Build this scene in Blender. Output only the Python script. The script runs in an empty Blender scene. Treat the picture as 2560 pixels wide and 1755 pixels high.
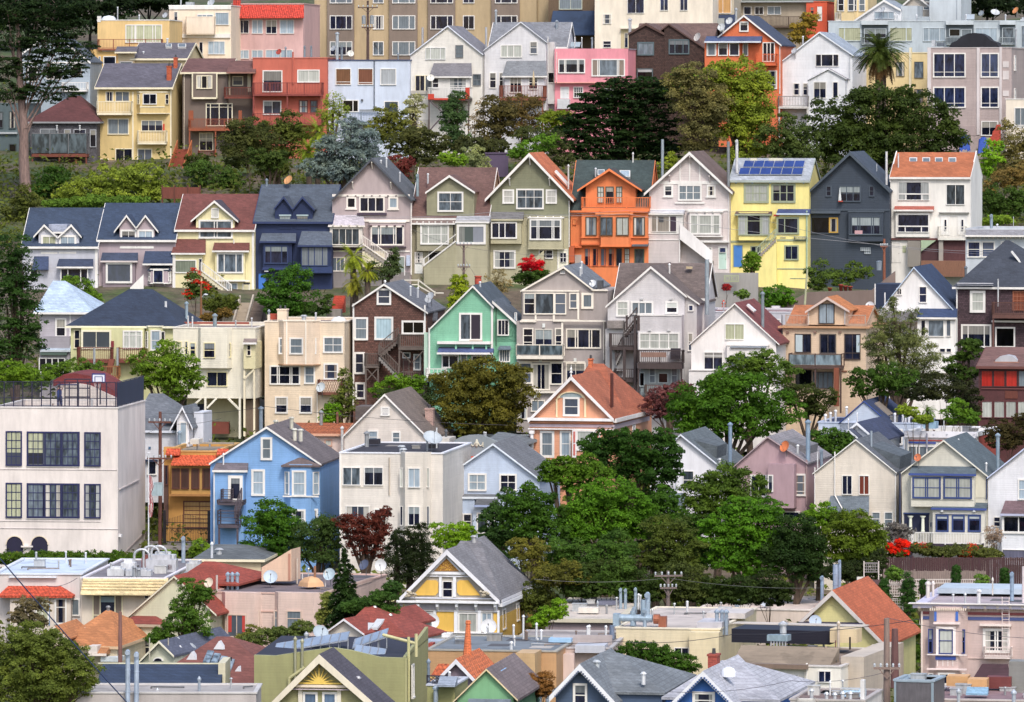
import bpy,math,random
import numpy as np
from mathutils import Vector
random.seed(11);RNG=np.random.default_rng(5)
sc=bpy.context.scene;COL=sc.collection
# ---------------------------------------------------------------- camera, sky, sun, exposure
F,HX,HY,K,S=15500.0,1280.0,262.0,3.6203,15500.0/9132.0      # focal length and eye line in pixels of the 2560 wide photograph
cam_d=bpy.data.cameras.new('camera');cam=bpy.data.objects.new('camera',cam_d);COL.objects.link(cam)
cam_d.sensor_width=36.0;cam_d.lens=36.0*F/2560.0
cam.rotation_euler=(math.radians(90),0,0);cam_d.shift_y=-(877.5-HY)/2560.0
cam_d.clip_start=5.0;cam_d.clip_end=9000.0;sc.camera=cam
SUN_TO=Vector((-0.22,0.80,-0.95)).normalized()  # light travels away from the camera,down and slightly to the left
el=math.asin(-SUN_TO.z);rot=math.atan2(-SUN_TO.x,-SUN_TO.y)
w=bpy.data.worlds.new("World");sc.world=w;w.use_nodes=True
wn=w.node_tree;bg=wn.nodes['Background'];sky=wn.nodes.new('ShaderNodeTexSky')
sky.sky_type='NISHITA';sky.sun_disc=False;sky.sun_elevation=el;sky.sun_rotation=rot
sky.air_density=1.0;sky.dust_density=3.0;sky.ozone_density=1.0
wn.links.new(sky.outputs[0],bg.inputs[0]);bg.inputs[1].default_value=0.15
sun_d=bpy.data.lights.new('sun','SUN');sun_d.energy=1.35;sun_d.angle=math.radians(12.0);sun_d.color=(1.0,0.96,0.90)
sun=bpy.data.objects.new('sun',sun_d);COL.objects.link(sun);sun.rotation_euler=SUN_TO.to_track_quat('-Z','Y').to_euler()
sc.view_settings.view_transform='Standard';sc.view_settings.look='None'
sc.view_settings.exposure=0.64;sc.view_settings.gamma=1.0
# ---------------------------------------------------------------- materials
NAMED=dict(W='eae7e2',C='efe4c4',navy='2c3a56',steel='8fa0b0',dark='16181f',brick='a8553c',slate='646670',grey='8d9096')
def lin(h):
 h=NAMED.get(h,h)
 c=[int(h[i:i+2],16)/255.0 for i in (0,2,4)]
 q=[0.93*(v/12.92 if v <= 0.04045 else ((v+0.055)/1.055) ** 2.4) for v in c];g=.3*q[0]+.6*q[1]+.1*q[2]
 return tuple(v*.9+g*.1 for v in q)
MATS={}
class NT:
 def __init__(s,m): s.t=m.node_tree;s.n=s.t.nodes;s.l=s.t.links
 def add(s,typ,**kw):
  nd=s.n.new(typ)
  for k,v in kw.items(): setattr(nd,k,v)
  return nd
 def math(s,op,a,b=None,c=None):
  nd=s.n.new('ShaderNodeMath');nd.operation=op
  for i,x in enumerate((a,b,c)):
   if x is None: continue
   if isinstance(x,(int,float)): nd.inputs[i].default_value=x
   else: s.l.new(x,nd.inputs[i])
  return nd.outputs[0]
 def noise(s,vec,scale,detail=4.0,rough=0.6):
  nd=s.n.new('ShaderNodeTexNoise');nd.inputs['Scale'].default_value=scale
  nd.inputs['Detail'].default_value=detail;nd.inputs['Roughness'].default_value=rough
  if vec is not None: s.l.new(vec,nd.inputs['Vector'])
  return nd.outputs['Fac']
 def mapr(s,x,a,b,c,d):
  nd=s.n.new('ShaderNodeMapRange');s.l.new(x,nd.inputs[0])
  for i,v in enumerate((a,b,c,d)): nd.inputs[i+1].default_value=v
  return nd.outputs[0]
 def scale(s,vec,x,y,z):
  nd=s.n.new('ShaderNodeVectorMath');nd.operation='MULTIPLY';s.l.new(vec,nd.inputs[0]);nd.inputs[1].default_value=(x,y,z)
  return nd.outputs[0]
 def tint(s,rgb,fac):           # colour times a factor
  nd=s.n.new('ShaderNodeVectorMath');nd.operation='SCALE';nd.inputs[0].default_value=rgb;s.l.new(fac,nd.inputs['Scale'])
  return nd.outputs[0]
 def mix(s,fac,a,b):
  nd=s.n.new('ShaderNodeMix');nd.data_type='RGBA'
  s.l.new(fac,nd.inputs[0])
  for i,x in ((6,a),(7,b)):
   if isinstance(x,tuple): nd.inputs[i].default_value=(*x,1)
   else: s.l.new(x,nd.inputs[i])
  return nd.outputs[2]
def mat(kind,hx):
 if kind == 'metal':
  h_=NAMED.get(hx,hx);q=[int(h_[i:i+2],16) for i in (0,2,4)];g=sum(q)/3;hx='%02x%02x%02x' % tuple(int(v*.6+g*.4) for v in q)
 key=(kind,hx)
 if key in MATS: return MATS[key]
 m=bpy.data.materials.new(kind+'_'+hx);m.use_nodes=True;MATS[key]=m
 t=NT(m);p=t.n['Principled BSDF'];c=lin(hx)
 tc=t.n.new('ShaderNodeTexCoord').outputs['Object']
 sx=t.n.new('ShaderNodeSeparateXYZ');t.l.new(tc,sx.inputs[0]);X,Y,Z=sx.outputs
 h=None;dist=0.02;rough=0.7;fac=None;colr=None
 if kind in ('siding','stucco','shingle','paint','wood','brick'):
  big=t.mapr(t.noise(t.scale(tc,1,1,0.45),0.4,6,0.65),0.3,0.7,0.82,1.08)
  fine=t.mapr(t.noise(t.scale(tc,1.3,1.3,0.22),1.3,5,0.7),0.4,0.75,1.03,0.86)
  fac=t.math('MULTIPLY',big,fine)
 if kind == 'siding':
  f=t.math('FRACT',t.math('MULTIPLY',Z,1/0.17));h=f;dist=0.02
  row=t.math('FLOOR',t.math('MULTIPLY',Z,1/0.17));wn_=t.add('ShaderNodeTexWhiteNoise',noise_dimensions='1D');t.l.new(row,wn_.inputs['W'])
  fac=t.math('MULTIPLY',fac,t.mapr(wn_.outputs[0],0,1,0.97,1.02));rough=0.6
 elif kind == 'stucco':
  h=t.noise(tc,9,3);dist=0.01;rough=0.85
 elif kind == 'shingle':
  b=t.add('ShaderNodeTexBrick');cb=t.add('ShaderNodeCombineXYZ');t.l.new(t.math('ADD',X,Y),cb.inputs[0]);t.l.new(Z,cb.inputs[1]);t.l.new(cb.outputs[0],b.inputs['Vector'])
  b.inputs['Scale'].default_value=1.0;b.inputs['Brick Width'].default_value=0.22;b.inputs['Row Height'].default_value=0.16;b.inputs['Mortar Size'].default_value=0.012
  b.inputs['Color1'].default_value=(1.25,1.2,1.2,1);b.inputs['Color2'].default_value=(0.62,0.6,0.62,1);b.inputs['Mortar'].default_value=(0.35,0.35,0.35,1)
  sp=t.add('ShaderNodeSeparateColor');t.l.new(b.outputs['Color'],sp.inputs[0]);fac=t.math('MULTIPLY',fac,sp.outputs[0]);rough=0.85;h=sp.outputs[0]
 elif kind == 'brick':
  b=t.add('ShaderNodeTexBrick');cb=t.add('ShaderNodeCombineXYZ');t.l.new(t.math('ADD',X,Y),cb.inputs[0]);t.l.new(Z,cb.inputs[1]);t.l.new(cb.outputs[0],b.inputs['Vector'])
  b.inputs['Scale'].default_value=1.0;b.inputs['Brick Width'].default_value=0.3;b.inputs['Row Height'].default_value=0.1;b.inputs['Mortar Size'].default_value=0.012
  b.inputs['Color1'].default_value=(1.15,1.1,1.1,1);b.inputs['Color2'].default_value=(0.75,0.7,0.7,1);b.inputs['Mortar'].default_value=(1.5,1.5,1.5,1)
  sp=t.add('ShaderNodeSeparateColor');t.l.new(b.outputs['Color'],sp.inputs[0]);fac=t.math('MULTIPLY',fac,sp.outputs[0]);rough=0.9
 elif kind == 'wood':
  g=t.noise(t.scale(tc,6,6,1.0),2.5,5,0.7);fac=t.math('MULTIPLY',fac,t.mapr(g,0.3,0.7,0.72,1.2));rough=0.8
 elif kind == 'roof':
  b=t.add('ShaderNodeTexBrick');cb=t.add('ShaderNodeCombineXYZ');t.l.new(t.math('ADD',X,Y),cb.inputs[0]);t.l.new(Z,cb.inputs[1]);t.l.new(cb.outputs[0],b.inputs['Vector'])
  b.inputs['Scale'].default_value=1.0;b.inputs['Brick Width'].default_value=0.34;b.inputs['Row Height'].default_value=0.13;b.inputs['Mortar Size'].default_value=0.006
  b.inputs['Color1'].default_value=(1.12,1.1,1.1,1);b.inputs['Color2'].default_value=(0.82,0.8,0.8,1);b.inputs['Mortar'].default_value=(0.6,0.6,0.6,1)
  sp=t.add('ShaderNodeSeparateColor');t.l.new(b.outputs['Color'],sp.inputs[0])
  big=t.mapr(t.noise(tc,0.4,6,0.7),0.3,0.7,0.74,1.2);sp2=t.mapr(t.noise(tc,7,3,0.7),0.3,0.7,0.86,1.14)
  fac=t.math('MULTIPLY',t.math('MULTIPLY',sp.outputs[0],big),sp2);h=sp.outputs[0];dist=0.02;rough=0.9
 elif kind == 'tile':
  f=t.math('ABSOLUTE',t.math('SINE',t.math('MULTIPLY',t.math('ADD',X,t.math('MULTIPLY',Y,0.5)),12.0)));h=f;dist=0.09
  row=t.math('FRACT',t.math('MULTIPLY',Z,1/0.21));n=t.noise(t.scale(tc,4,4,5),1.2,2)
  fac=t.math('MULTIPLY',t.mapr(n,0.3,0.7,0.55,1.4),t.mapr(row,0,1,0.72,1.1));rough=0.75
 elif kind == 'flat':
  pud=t.mapr(t.noise(t.scale(tc,1,1,.2),.55,3),.56,.62,1.0,.8);sm=t.mapr(t.math('FRACT',t.math('MULTIPLY',Y,1/1.05)),0,.07,.8,1);fac=t.math('MULTIPLY',t.math('MULTIPLY',t.math('MULTIPLY',pud,sm),t.mapr(t.noise(tc,0.35,6,0.65),0.3,0.7,0.78,1.12)),t.mapr(t.noise(t.scale(tc,1,4,1),1.0,4,0.7),0.3,0.7,0.88,1.1));rough=0.9;h=t.noise(tc,6,3)
 elif kind == 'metal':
  fac=t.mapr(t.noise(t.scale(tc,3,3,1),1.5,4),0.3,0.7,0.75,1.15);rough=0.45;p.inputs['Metallic'].default_value=0.35
 elif kind in ('glass','shade'):
  oi=t.n.new('ShaderNodeObjectInfo');n=t.noise(t.scale(tc,2.2,2.2,0.8),1.1,2)
  if kind == 'glass': fac=t.math('MULTIPLY',t.mapr(oi.outputs['Random'],0,1,0.5,1.7),t.mapr(n,0.35,0.65,0.45,1.6));rough=0.06;colr=t.mix(t.mapr(oi.outputs['Random'],0.8,1.0,0,.6),t.tint(c,fac),(0.2,0.235,0.27))  # some panes get a grey-blue sky reflection mixed into their colour
  else:
   fl=t.math('SINE',t.math('MULTIPLY',t.math('ADD',X,Y),24.0))
   fac=t.math('MULTIPLY',t.mapr(oi.outputs['Random'],0,1,0.72,1.05),t.math('MULTIPLY',t.mapr(fl,-1,1,0.86,1.0),t.mapr(n,0.35,0.65,0.85,1.05)));rough=0.12
 elif kind == 'solar':
  gx=t.math('FRACT',t.math('MULTIPLY',X,1/0.5));fac=t.mapr(t.noise(tc,0.5,2),0.3,0.7,0.85,1.2);rough=0.12
 elif kind == 'ground':
  n1=t.noise(tc,0.12,8,0.65);n2=t.noise(tc,0.9,6,0.7)
  colr=t.mix(t.mapr(n1,0.42,0.58,0,1),t.tint((0.05,0.075,0.02),t.mapr(n2,0.3,0.7,0.5,1.5)),t.tint((0.11,0.085,0.06),t.mapr(n2,0.3,0.7,0.5,1.5)));rough=0.95;h=n2;dist=0.15
 elif kind == 'leaf':
  g=t.n.new('ShaderNodeNewGeometry');ri=g.outputs['Random Per Island'];n=t.noise(tc,0.45,3);n2=t.noise(tc,1.7,2)
  v=t.math('MULTIPLY',t.mapr(ri,0,1,0.7,1.28),t.math('MULTIPLY',t.mapr(n,0.3,0.7,0.7,1.3),t.mapr(n2,0.3,0.7,0.75,1.25)))
  g_=.3*c[0]+.6*c[1]+.1*c[2];c=tuple(max(0,(v-.1*g_)/.9) for v in c);c=(c[0]*1.08,c[1]*1.1,c[2]*.85);c2=(c[0]*1.15,c[1]*1.05,c[2]*0.85)
  base=t.mix(t.mapr(n,0.38,0.62,0,1),c,c2)
  nd=t.add('ShaderNodeVectorMath',operation='SCALE');t.l.new(base,nd.inputs[0]);t.l.new(v,nd.inputs['Scale']);colr=nd.outputs[0]
  p.inputs['Specular IOR Level'].default_value=0.12;rough=0.6
  tr=t.n.new('ShaderNodeBsdfTranslucent');mx=t.n.new('ShaderNodeMixShader');mx.inputs[0].default_value=0.33
  t.l.new(colr,tr.inputs[0]);t.l.new(p.outputs[0],mx.inputs[1]);t.l.new(tr.outputs[0],mx.inputs[2]);t.l.new(mx.outputs[0],t.n['Material Output'].inputs[0])
 elif kind == 'bark':
  fac=t.mapr(t.noise(t.scale(tc,5,5,0.8),1.5,6,0.7),0.3,0.7,0.45,1.4);rough=0.95;h=t.noise(t.scale(tc,5,5,0.8),1.5,6,0.7);dist=0.2
 if colr is None and fac is not None: colr=t.tint(c,fac)
 if colr is not None: t.l.new(colr,p.inputs['Base Color'])
 else: p.inputs['Base Color'].default_value=(*c,1)
 p.inputs['Roughness'].default_value=rough
 if h is not None:
  b=t.n.new('ShaderNodeBump');b.inputs['Distance'].default_value=dist;b.inputs['Strength'].default_value=0.8
  t.l.new(h,b.inputs['Height']);t.l.new(b.outputs[0],p.inputs['Normal'])
 return m
# ---------------------------------------------------------------- mesh builder
class MB:
 def __init__(s): s.v=[];s.f=[]
 def poly(s,pts):
  i=len(s.v);s.v += [tuple(p) for p in pts];s.f.append(tuple(range(i,i+len(pts))));return s
 def box(s,x0,x1,y0,y1,z0,z1):
  x0,x1=min(x0,x1),max(x0,x1);y0,y1=min(y0,y1),max(y0,y1);z0,z1=min(z0,z1),max(z0,z1)
  i=len(s.v)
  s.v += [(x0,y0,z0),(x1,y0,z0),(x1,y1,z0),(x0,y1,z0),(x0,y0,z1),(x1,y0,z1),(x1,y1,z1),(x0,y1,z1)]
  s.f += [tuple(i+k for k in q) for q in ((3,2,1,0),(4,5,6,7),(0,1,5,4),(1,2,6,5),(2,3,7,6),(3,0,4,7))];return s
 def hexa(s,p):      # 8 points,bottom ring then top ring
  i=len(s.v);s.v += [tuple(q) for q in p]
  s.f += [tuple(i+k for k in q) for q in ((3,2,1,0),(4,5,6,7),(0,1,5,4),(1,2,6,5),(2,3,7,6),(3,0,4,7))];return s
 def prism(s,poly,axis,a0,a1):   # poly of (x,z) along y,or (y,z) along x,or (x,y) along z
  ar=sum(poly[k][0]*poly[(k+1) % len(poly)][1]-poly[(k+1) % len(poly)][0]*poly[k][1] for k in range(len(poly)))
  if ar < 0: poly=poly[::-1]
  a0,a1=min(a0,a1),max(a0,a1);n=len(poly);i=len(s.v)
  put={'y': lambda p,a: (p[0],a,p[1]),'x': lambda p,a: (a,p[0],p[1]),'z': lambda p,a: (p[0],p[1],a)}[axis]
  s.v += [put(p,a0) for p in poly]+[put(p,a1) for p in poly]
  fr=tuple(range(i,i+n));bk=tuple(range(i+2*n-1,i+n-1,-1))
  sides=[(i+k,i+n+k,i+n+(k+1) % n,i+(k+1) % n) for k in range(n)]
  if axis == 'y': s.f += [fr,bk]+sides
  else: s.f += [fr[::-1],bk[::-1]]+[q[::-1] for q in sides]
  return s
 def tube(s,p,q,r,r2=None,n=8,cap=True):
  p,q=Vector(p),Vector(q);d=(q-p)
  if d.length < 1e-6: return s
  d.normalize();a=d.orthogonal().normalized();b=d.cross(a);r2=r if r2 is None else r2;i=len(s.v)
  for c,rr in ((p,r),(q,r2)):
   for k in range(n):
    t=2*math.pi*k/n;s.v.append(tuple(c+a*(rr*math.cos(t))+b*(rr*math.sin(t))))
  s.f += [(i+k,i+(k+1) % n,i+n+(k+1) % n,i+n+k) for k in range(n)]
  if cap: s.f += [tuple(range(i+n-1,i-1,-1)),tuple(range(i+n,i+2*n))]
  return s
 def bar(s,p,q,t):                # square bar between two points
  return s.tube(p,q,t*0.7071,n=4)
 def lathe(s,c,prof,n=12,axis='z',rotm=None):  # prof of (r,h)
  i=len(s.v)
  for r,h in prof:
   for k in range(n):
    t=2*math.pi*k/n;q=Vector((r*math.cos(t),r*math.sin(t),h))
    if rotm is not None: q=rotm @ q
    s.v.append(tuple(Vector(c)+q))
  for j in range(len(prof)-1):
   s.f += [(i+j*n+k,i+j*n+(k+1) % n,i+(j+1)*n+(k+1) % n,i+(j+1)*n+k) for k in range(n)]
  return s
 def obj(s,name,m,parent=None,smooth=False):
  me=bpy.data.meshes.new(name);me.from_pydata(s.v,[],s.f);me.materials.append(m)
  if smooth: me.polygons.foreach_set('use_smooth',[True]*len(me.polygons))
  o=bpy.data.objects.new(name,me);COL.objects.link(o)
  if parent is not None: o.parent=parent
  return o
def tag(o,label=None,cat=None,group=None,kind=None):
 if label: o['label']=label
 if cat: o['category']=cat
 if group: o['group']=group
 if kind: o['kind']=kind
 return o
def empty(name,loc,rz=0.0):
 o=bpy.data.objects.new(name,None);COL.objects.link(o);o.location=loc;o.rotation_euler=(0,0,rz);o.empty_display_size=0.3;return o
OX=OY=0
def T(ox,oy):
 global OX,OY;OX,OY=ox,oy
def at(px,py,D):                      # point of the world at distance D behind a spot of the photograph
 nx,ny,D=OX+px/K,OY+py/K,D*S
 return Vector(((nx-HX)*D/F,D,(HY-ny)*D/F))
def mpp(D): return D*S/F/K            # metres per unit of the plan coordinates at distance D
WEIRD={'paint','siding','stucco','shingle','wood','roof','tile','flat','metal','glass','shade','brick'}
def M(spec,dflt='paint'):              # 'kind:colour' or plain colour
 if ':' in spec: k,c=spec.split(':');return mat(k,c)
 return mat(dflt,spec)
TINT=dict(d='1a1e30',g='4d5862',l='a9bccb',c='c4c8c0',r='b8261c',b='5f4034',k='0b0c12',n='222b48',m='7d8a94',y='c2c6a4')  # pale tint l serves blinds and sky reflections painted into the pane
def pane_mat(t):
 if t in ('d','k','n','g'): return mat('glass',TINT[t])
 return mat('shade',TINT.get(t,t))
# ---------------------------------------------------------------- houses
def scol(fc): return fc
class H:
 def __init__(s,label,D,x0,x1,yb,wall,rel=8.0,dep=11.0,cat='house',name='house',group=None,sink=4.0):
  s.ox,s.oy=OX,OY;s.D=D*S;s.x0,s.x1,s.yb,s.dep,s.sink=x0,x1,yb,dep,sink
  s.wall=M(wall,'siding');s.wallspec=wall;cx=(x0+x1)/2.0
  c=at(cx,yb,D);s.X0,s.Z0=c.x,c.z
  s.th=-(math.radians(rel)+math.atan((OX+cx/K-HX)/F))
  s.sn,s.cs=math.sin(s.th),math.cos(s.th)
  s.root=tag(empty(name,c,s.th),label,cat,group);s.s=mpp(D)
 def P(s,px,py,ly=0.0):
  nx,ny=s.ox+px/K,s.oy+py/K;lx=0.0
  for _ in range(4):
   Y=s.D+lx*s.sn+ly*s.cs
   lx=((nx-HX)*Y/F-s.X0+ly*s.sn)/s.cs
  Y=s.D+lx*s.sn+ly*s.cs
  return lx,(HY-ny)*Y/F-s.Z0
 def px(s,x,y,ly=0.0): return s.P(x,y,ly)
 def O(s,mb,name,m,parent=None,smooth=False): return mb.obj(name,m,parent or s.root,smooth)
 # ---- bodies
 def body(s,pts,ly0=0.0,ly1=None,m=None,name='wall',yb=None,sink=None):   # upper outline left to right,closed to the ground
  ly1=s.dep if ly1 is None else ly1;yb=s.yb if yb is None else yb
  q=[s.P(x,y,ly0) for x,y in pts];zb=s.P(pts[0][0],yb,ly0)[1]-(s.sink if sink is None else sink)
  poly=[(q[0][0],zb)]+q+[(q[-1][0],zb)]
  mb=MB().prism(poly,'y',ly0,ly1)
  return s.O(mb,name,m or s.wall)
 def gab(s,L,A,R,roof,trim='W',ov=0.35,x0=None,x1=None,ly0=0.0,ly1=None,yb=None,m=None,sink=None,name='wall',th=0.14,bb=0.24,rname='roof',back=0.15):
  x0=s.x0 if x0 is None else x0;x1=s.x1 if x1 is None else x1;ly1=s.dep if ly1 is None else ly1;yb=s.yb if yb is None else yb
  l,a,r=(s.P(*p,ly0-ov) for p in (L,A,R))
  wx0,wx1=s.P(x0,yb,ly0)[0],s.P(x1,yb,ly0)[0];zb=s.P(x0,yb,ly0)[1]-(s.sink if sink is None else sink)
  def zat(x):
   q=l if x < a[0] else r
   return a[1]+(q[1]-a[1])*(x-a[0])/(q[0]-a[0]) if abs(q[0]-a[0]) > 1e-4 else a[1]
  wx0=min(wx0,a[0]-.02);wx1=max(wx1,a[0]+.02)
  poly=[(wx0,zb),(wx0,zat(wx0)-th),(a[0],a[1]-th),(wx1,zat(wx1)-th),(wx1,zb)]
  wl=s.O(MB().prism(poly,'y',ly0,ly1),name,m or s.wall)
  ch=[l,a,r,(r[0],r[1]-th),(a[0],a[1]-th),(l[0],l[1]-th)]
  rf=s.O(MB().prism(ch,'y',ly0-ov,ly1+back),rname,M(roof,'roof'))
  if trim:
   k=0.02;ch=[(l[0],l[1]-k),(a[0],a[1]-k),(r[0],r[1]-k),(r[0],r[1]-bb),(a[0],a[1]-bb*1.25),(l[0],l[1]-bb)]
   mb=MB().prism(ch,'y',ly0-ov-0.07,ly0-ov-0.003);mb.obj('bargeboard',M(trim),rf)
  return rf
 def side(s,ye,yr,roof,trim='W',ov=0.35,x0=None,x1=None,dep=None,ly0=0.0,yb=None,m=None,ox=0.18,rake=True,rx=None,th=0.14):
  x0=s.x0 if x0 is None else x0;x1=s.x1 if x1 is None else x1;dep=s.dep if dep is None else dep;yb=s.yb if yb is None else yb
  zb=s.P(x0,yb,ly0)[1]-s.sink;xm=(x0+x1)/2
  ze=s.P(xm,ye,ly0-ov)[1];zr=s.P(xm,yr,ly0+dep/2)[1]
  wx0,wx1=s.P(x0,ye,ly0)[0],s.P(x1,ye,ly0)[0];yr_=ly0+dep/2
  sl=(zr-ze)/(dep/2+ov);zw=ze+sl*ov-th
  s.O(MB().prism([(ly0,zb),(ly0,zw),(yr_,zr-th),(ly0+dep,zw),(ly0+dep,zb)],'x',wx0+.01,wx1-.01),'wall',m or s.wall)
  ch=[(ly0-ov,ze),(yr_,zr),(ly0+dep+ov,ze),(ly0+dep+ov,ze-th),(yr_,zr-th),(ly0-ov,ze-th)]
  rf=s.O(MB().prism(ch,'x',wx0-ox,wx1+ox),'roof',M(roof,'roof'))
  if trim:
   MB().box(wx0-ox,wx1+ox,ly0-ov-.06,ly0-ov-.003,ze-.22,ze-.01).obj('fascia',M(trim),rf)
   if rake:
    b=.26;ch=[(ly0-ov,ze-.02),(yr_,zr-.02),(ly0+dep+ov,ze-.02),(ly0+dep+ov,ze-b),(yr_,zr-b),(ly0-ov,ze-b)]
    for a0,a1 in ((wx0-ox-.06,wx0-ox-.003),(wx1+ox+.003,wx1+ox+.06)): MB().prism(ch,'x',a0,a1).obj('bargeboard',M(trim),rf)
  return rf
 def flat(s,yt,roof='5a5a60',cap=None,par=0.45,x0=None,x1=None,dep=None,ly0=0.0,yb=None,m=None,ov=0.06,capth=0.1,sink=None):
  x0=s.x0 if x0 is None else x0;x1=s.x1 if x1 is None else x1;dep=s.dep if dep is None else dep;yb=s.yb if yb is None else yb
  a,zt=s.P(x0,yt,ly0);b,_=s.P(x1,yt,ly0);zb=s.P(x0,yb,ly0)[1]-(s.sink if sink is None else sink)
  w=0.18;mb=MB();mb.box(a+.01,b-.01,ly0,ly0+dep,zb,zt-par)
  mb.box(a+.01,b-.01,ly0,ly0+w,zt-par,zt-capth);mb.box(a+.01,b-.01,ly0+dep-w,ly0+dep,zt-par,zt-capth)
  mb.box(a+.01,a+w,ly0+w,ly0+dep-w,zt-par,zt-capth);mb.box(b-w,b-.01,ly0+w,ly0+dep-w,zt-par,zt-capth)
  wl=s.O(mb,'wall',m or s.wall)
  rf=s.O(MB().box(a+w+.005,b-w-.005,ly0+w+.005,ly0+dep-w-.005,zt-par-.1,zt-par+.02),'roof',M(roof,'flat'))
  mb=MB();e=ov
  mb.box(a-e,b+e,ly0-e,ly0+w+.02,zt-capth,zt);mb.box(a-e,b+e,ly0+dep-w-.02,ly0+dep+e,zt-capth,zt)
  mb.box(a-e,a+w+.02,ly0+w+.02,ly0+dep-w-.02,zt-capth,zt);mb.box(b-w-.02,b+e,ly0+w+.02,ly0+dep-w-.02,zt-capth,zt)
  mb.obj('coping',M(cap) if cap else (m or s.wall),wl)
  zr=zt-par+.02
  for k in range(9 if s.D < 272*S and dep > 6 else 3 if s.D < 335*S else 0):
   x,y=random.uniform(a+.8,b-.8),ly0+random.uniform(.2,.95)*(dep-1.2)+.5;q=random.random();hh=random.uniform(.25,.9)
   if q < .45: s.O(MB().tube((x,y,zr-.1),(x,y,zr+hh),random.uniform(.04,.09),n=8).tube((x,y,zr+hh),(x,y,zr+hh+.08),.11,.06,n=8),'roof_vent',mat('metal',random.choice(['d8dade','b4b8bc','8a6a5a','9c9ea2'])))
   elif q < .65: e=random.uniform(.2,.5);s.O(MB().box(x-e,x+e,y-e*.7,y+e*.7,zr,zr+hh*.6).box(x-e-.04,x+e+.04,y-e*.7-.04,y+e*.7+.04,zr+hh*.6,zr+hh*.6+.05),'roof_hatch',mat('metal',random.choice(['b8bcc0','a49c94','d4d2cc','7c8088'])))
   elif q < .8: L=random.uniform(1,2.6);s.O(MB().tube((x,y,zr+.12),(min(b-.4,x+L),y+random.uniform(-.4,.4),zr+.12),.05,n=7).tube((x,y,zr-.1),(x,y,zr+.14),.05,n=7),'roof_pipe',mat('metal',random.choice(['9a8478','b4b8be','6c6e72'])))
   else: s.O(MB().box(x-.7,x+.7,y-.9,y+.9,zr-.02,zr+.012),'roof_patch',M(random.choice(['55555a','8a8480','b4aea8','6e6a6c']),'flat'))
  return zt
 def hip(s,ye,xa0,xa1,yr,roof,trim='W',ov=0.4,x0=None,x1=None,dep=None,ly0=0.0,m=None,wall=True,yb=None,name='roof'):
  x0=s.x0 if x0 is None else x0;x1=s.x1 if x1 is None else x1;dep=s.dep if dep is None else dep;yb=s.yb if yb is None else yb
  a=s.P(x0,ye,ly0)[0];b=s.P(x1,ye,ly0)[0];ze=s.P((x0+x1)/2,ye,ly0-ov)[1]
  r0=s.P(xa0,yr,ly0+dep/2);r1=s.P(xa1,yr,ly0+dep/2);zr=(r0[1]+r1[1])/2;ym=ly0+dep/2
  if wall: s.O(MB().box(a,b,ly0,ly0+dep,s.P(x0,yb,ly0)[1]-s.sink,ze-.02),'wall',m or s.wall)
  e=[(a-ov,ly0-ov,ze),(b+ov,ly0-ov,ze),(b+ov,ly0+dep+ov,ze),(a-ov,ly0+dep+ov,ze)]
  lo=[(x,y,z-.14) for x,y,z in e];rr0,rr1=(r0[0],ym,zr),(max(r1[0],r0[0]+.02),ym,zr)
  mb=MB();mb.poly([e[0],e[1],rr1,rr0]);mb.poly([e[1],e[2],rr1]);mb.poly([e[2],e[3],rr0,rr1]);mb.poly([e[3],e[0],rr0]);mb.poly(lo[::-1])
  for k in range(4): mb.poly([lo[k],lo[(k+1) % 4],e[(k+1) % 4],e[k]])
  rf=s.O(mb,name,M(roof,'roof'))
  if trim:
   mb=MB();mb.box(a-ov-.05,b+ov+.05,ly0-ov-.05,ly0-ov-.003,ze-.2,ze-.012);mb.box(b+ov+.003,b+ov+.05,ly0-ov,ly0+dep+ov,ze-.2,ze-.012)
   mb.obj('fascia',M(trim),rf)
  return rf
 # ---- openings and trim
 def _win(s,O,U,N,u0,u1,z0,z1,n,m,t,fc,cw,parent,sill=True):
  U,N=Vector(U),Vector(N);O=Vector(O)
  def bx(mb,a,b,w0,w1,c,d):
   q=[]
   for z in (c,d):
    for (u,ww) in ((a,w1),(b,w1),(b,w0),(a,w0)): q.append(O+U*u+N*ww+Vector((0,0,z)))
   mb.hexa(q)
  mb=MB();e=0.075
  if cw > 0:
   bx(mb,u0,u1,-.02,e,z1-cw,z1);bx(mb,u0,u1,-.02,e+(.05 if sill else 0),z0,z0+cw)
   bx(mb,u0,u0+cw,-.02,e,z0+cw,z1-cw);bx(mb,u1-cw,u1,-.02,e,z0+cw,z1-cw)
  a,b,c,d=u0+cw,u1-cw,z0+cw,z1-cw
  pr=n if isinstance(n,(tuple,list)) else [1]*n;tot=float(sum(pr));acc=0;mw=0.05 if not isinstance(n,tuple) else 0.09
  mw=min(mw,(b-a)/(len(pr)*3.0));cuts=[]
  for q in pr[:-1]: acc += q;cuts.append(a+(b-a)*acc/tot)
  for x in cuts: bx(mb,x-mw/2,x+mw/2,.0,.055,c,d)
  rows=m if isinstance(m,(tuple,list)) else [1]*m;rt=float(sum(rows));acc=0
  for q in rows[:-1]:
   acc += q;z=d-(d-c)*acc/rt;bx(mb,a,b,.0,.05,z-.028,z+.028)
  if not mb.v: bx(mb,u0,u1,-.02,.02,z0,z1)
  fr=mb.obj('window',M(fc),parent)
  tilt=random.uniform(-.006,.006)
  MB().poly([O+U*a+N*(.022+tilt)+Vector((0,0,c)),O+U*b+N*(.022-tilt)+Vector((0,0,c)),O+U*b+N*(.022-tilt)+Vector((0,0,d)),O+U*a+N*(.022+tilt)+Vector((0,0,d))]).obj('pane',pane_mat(t),fr)
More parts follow.
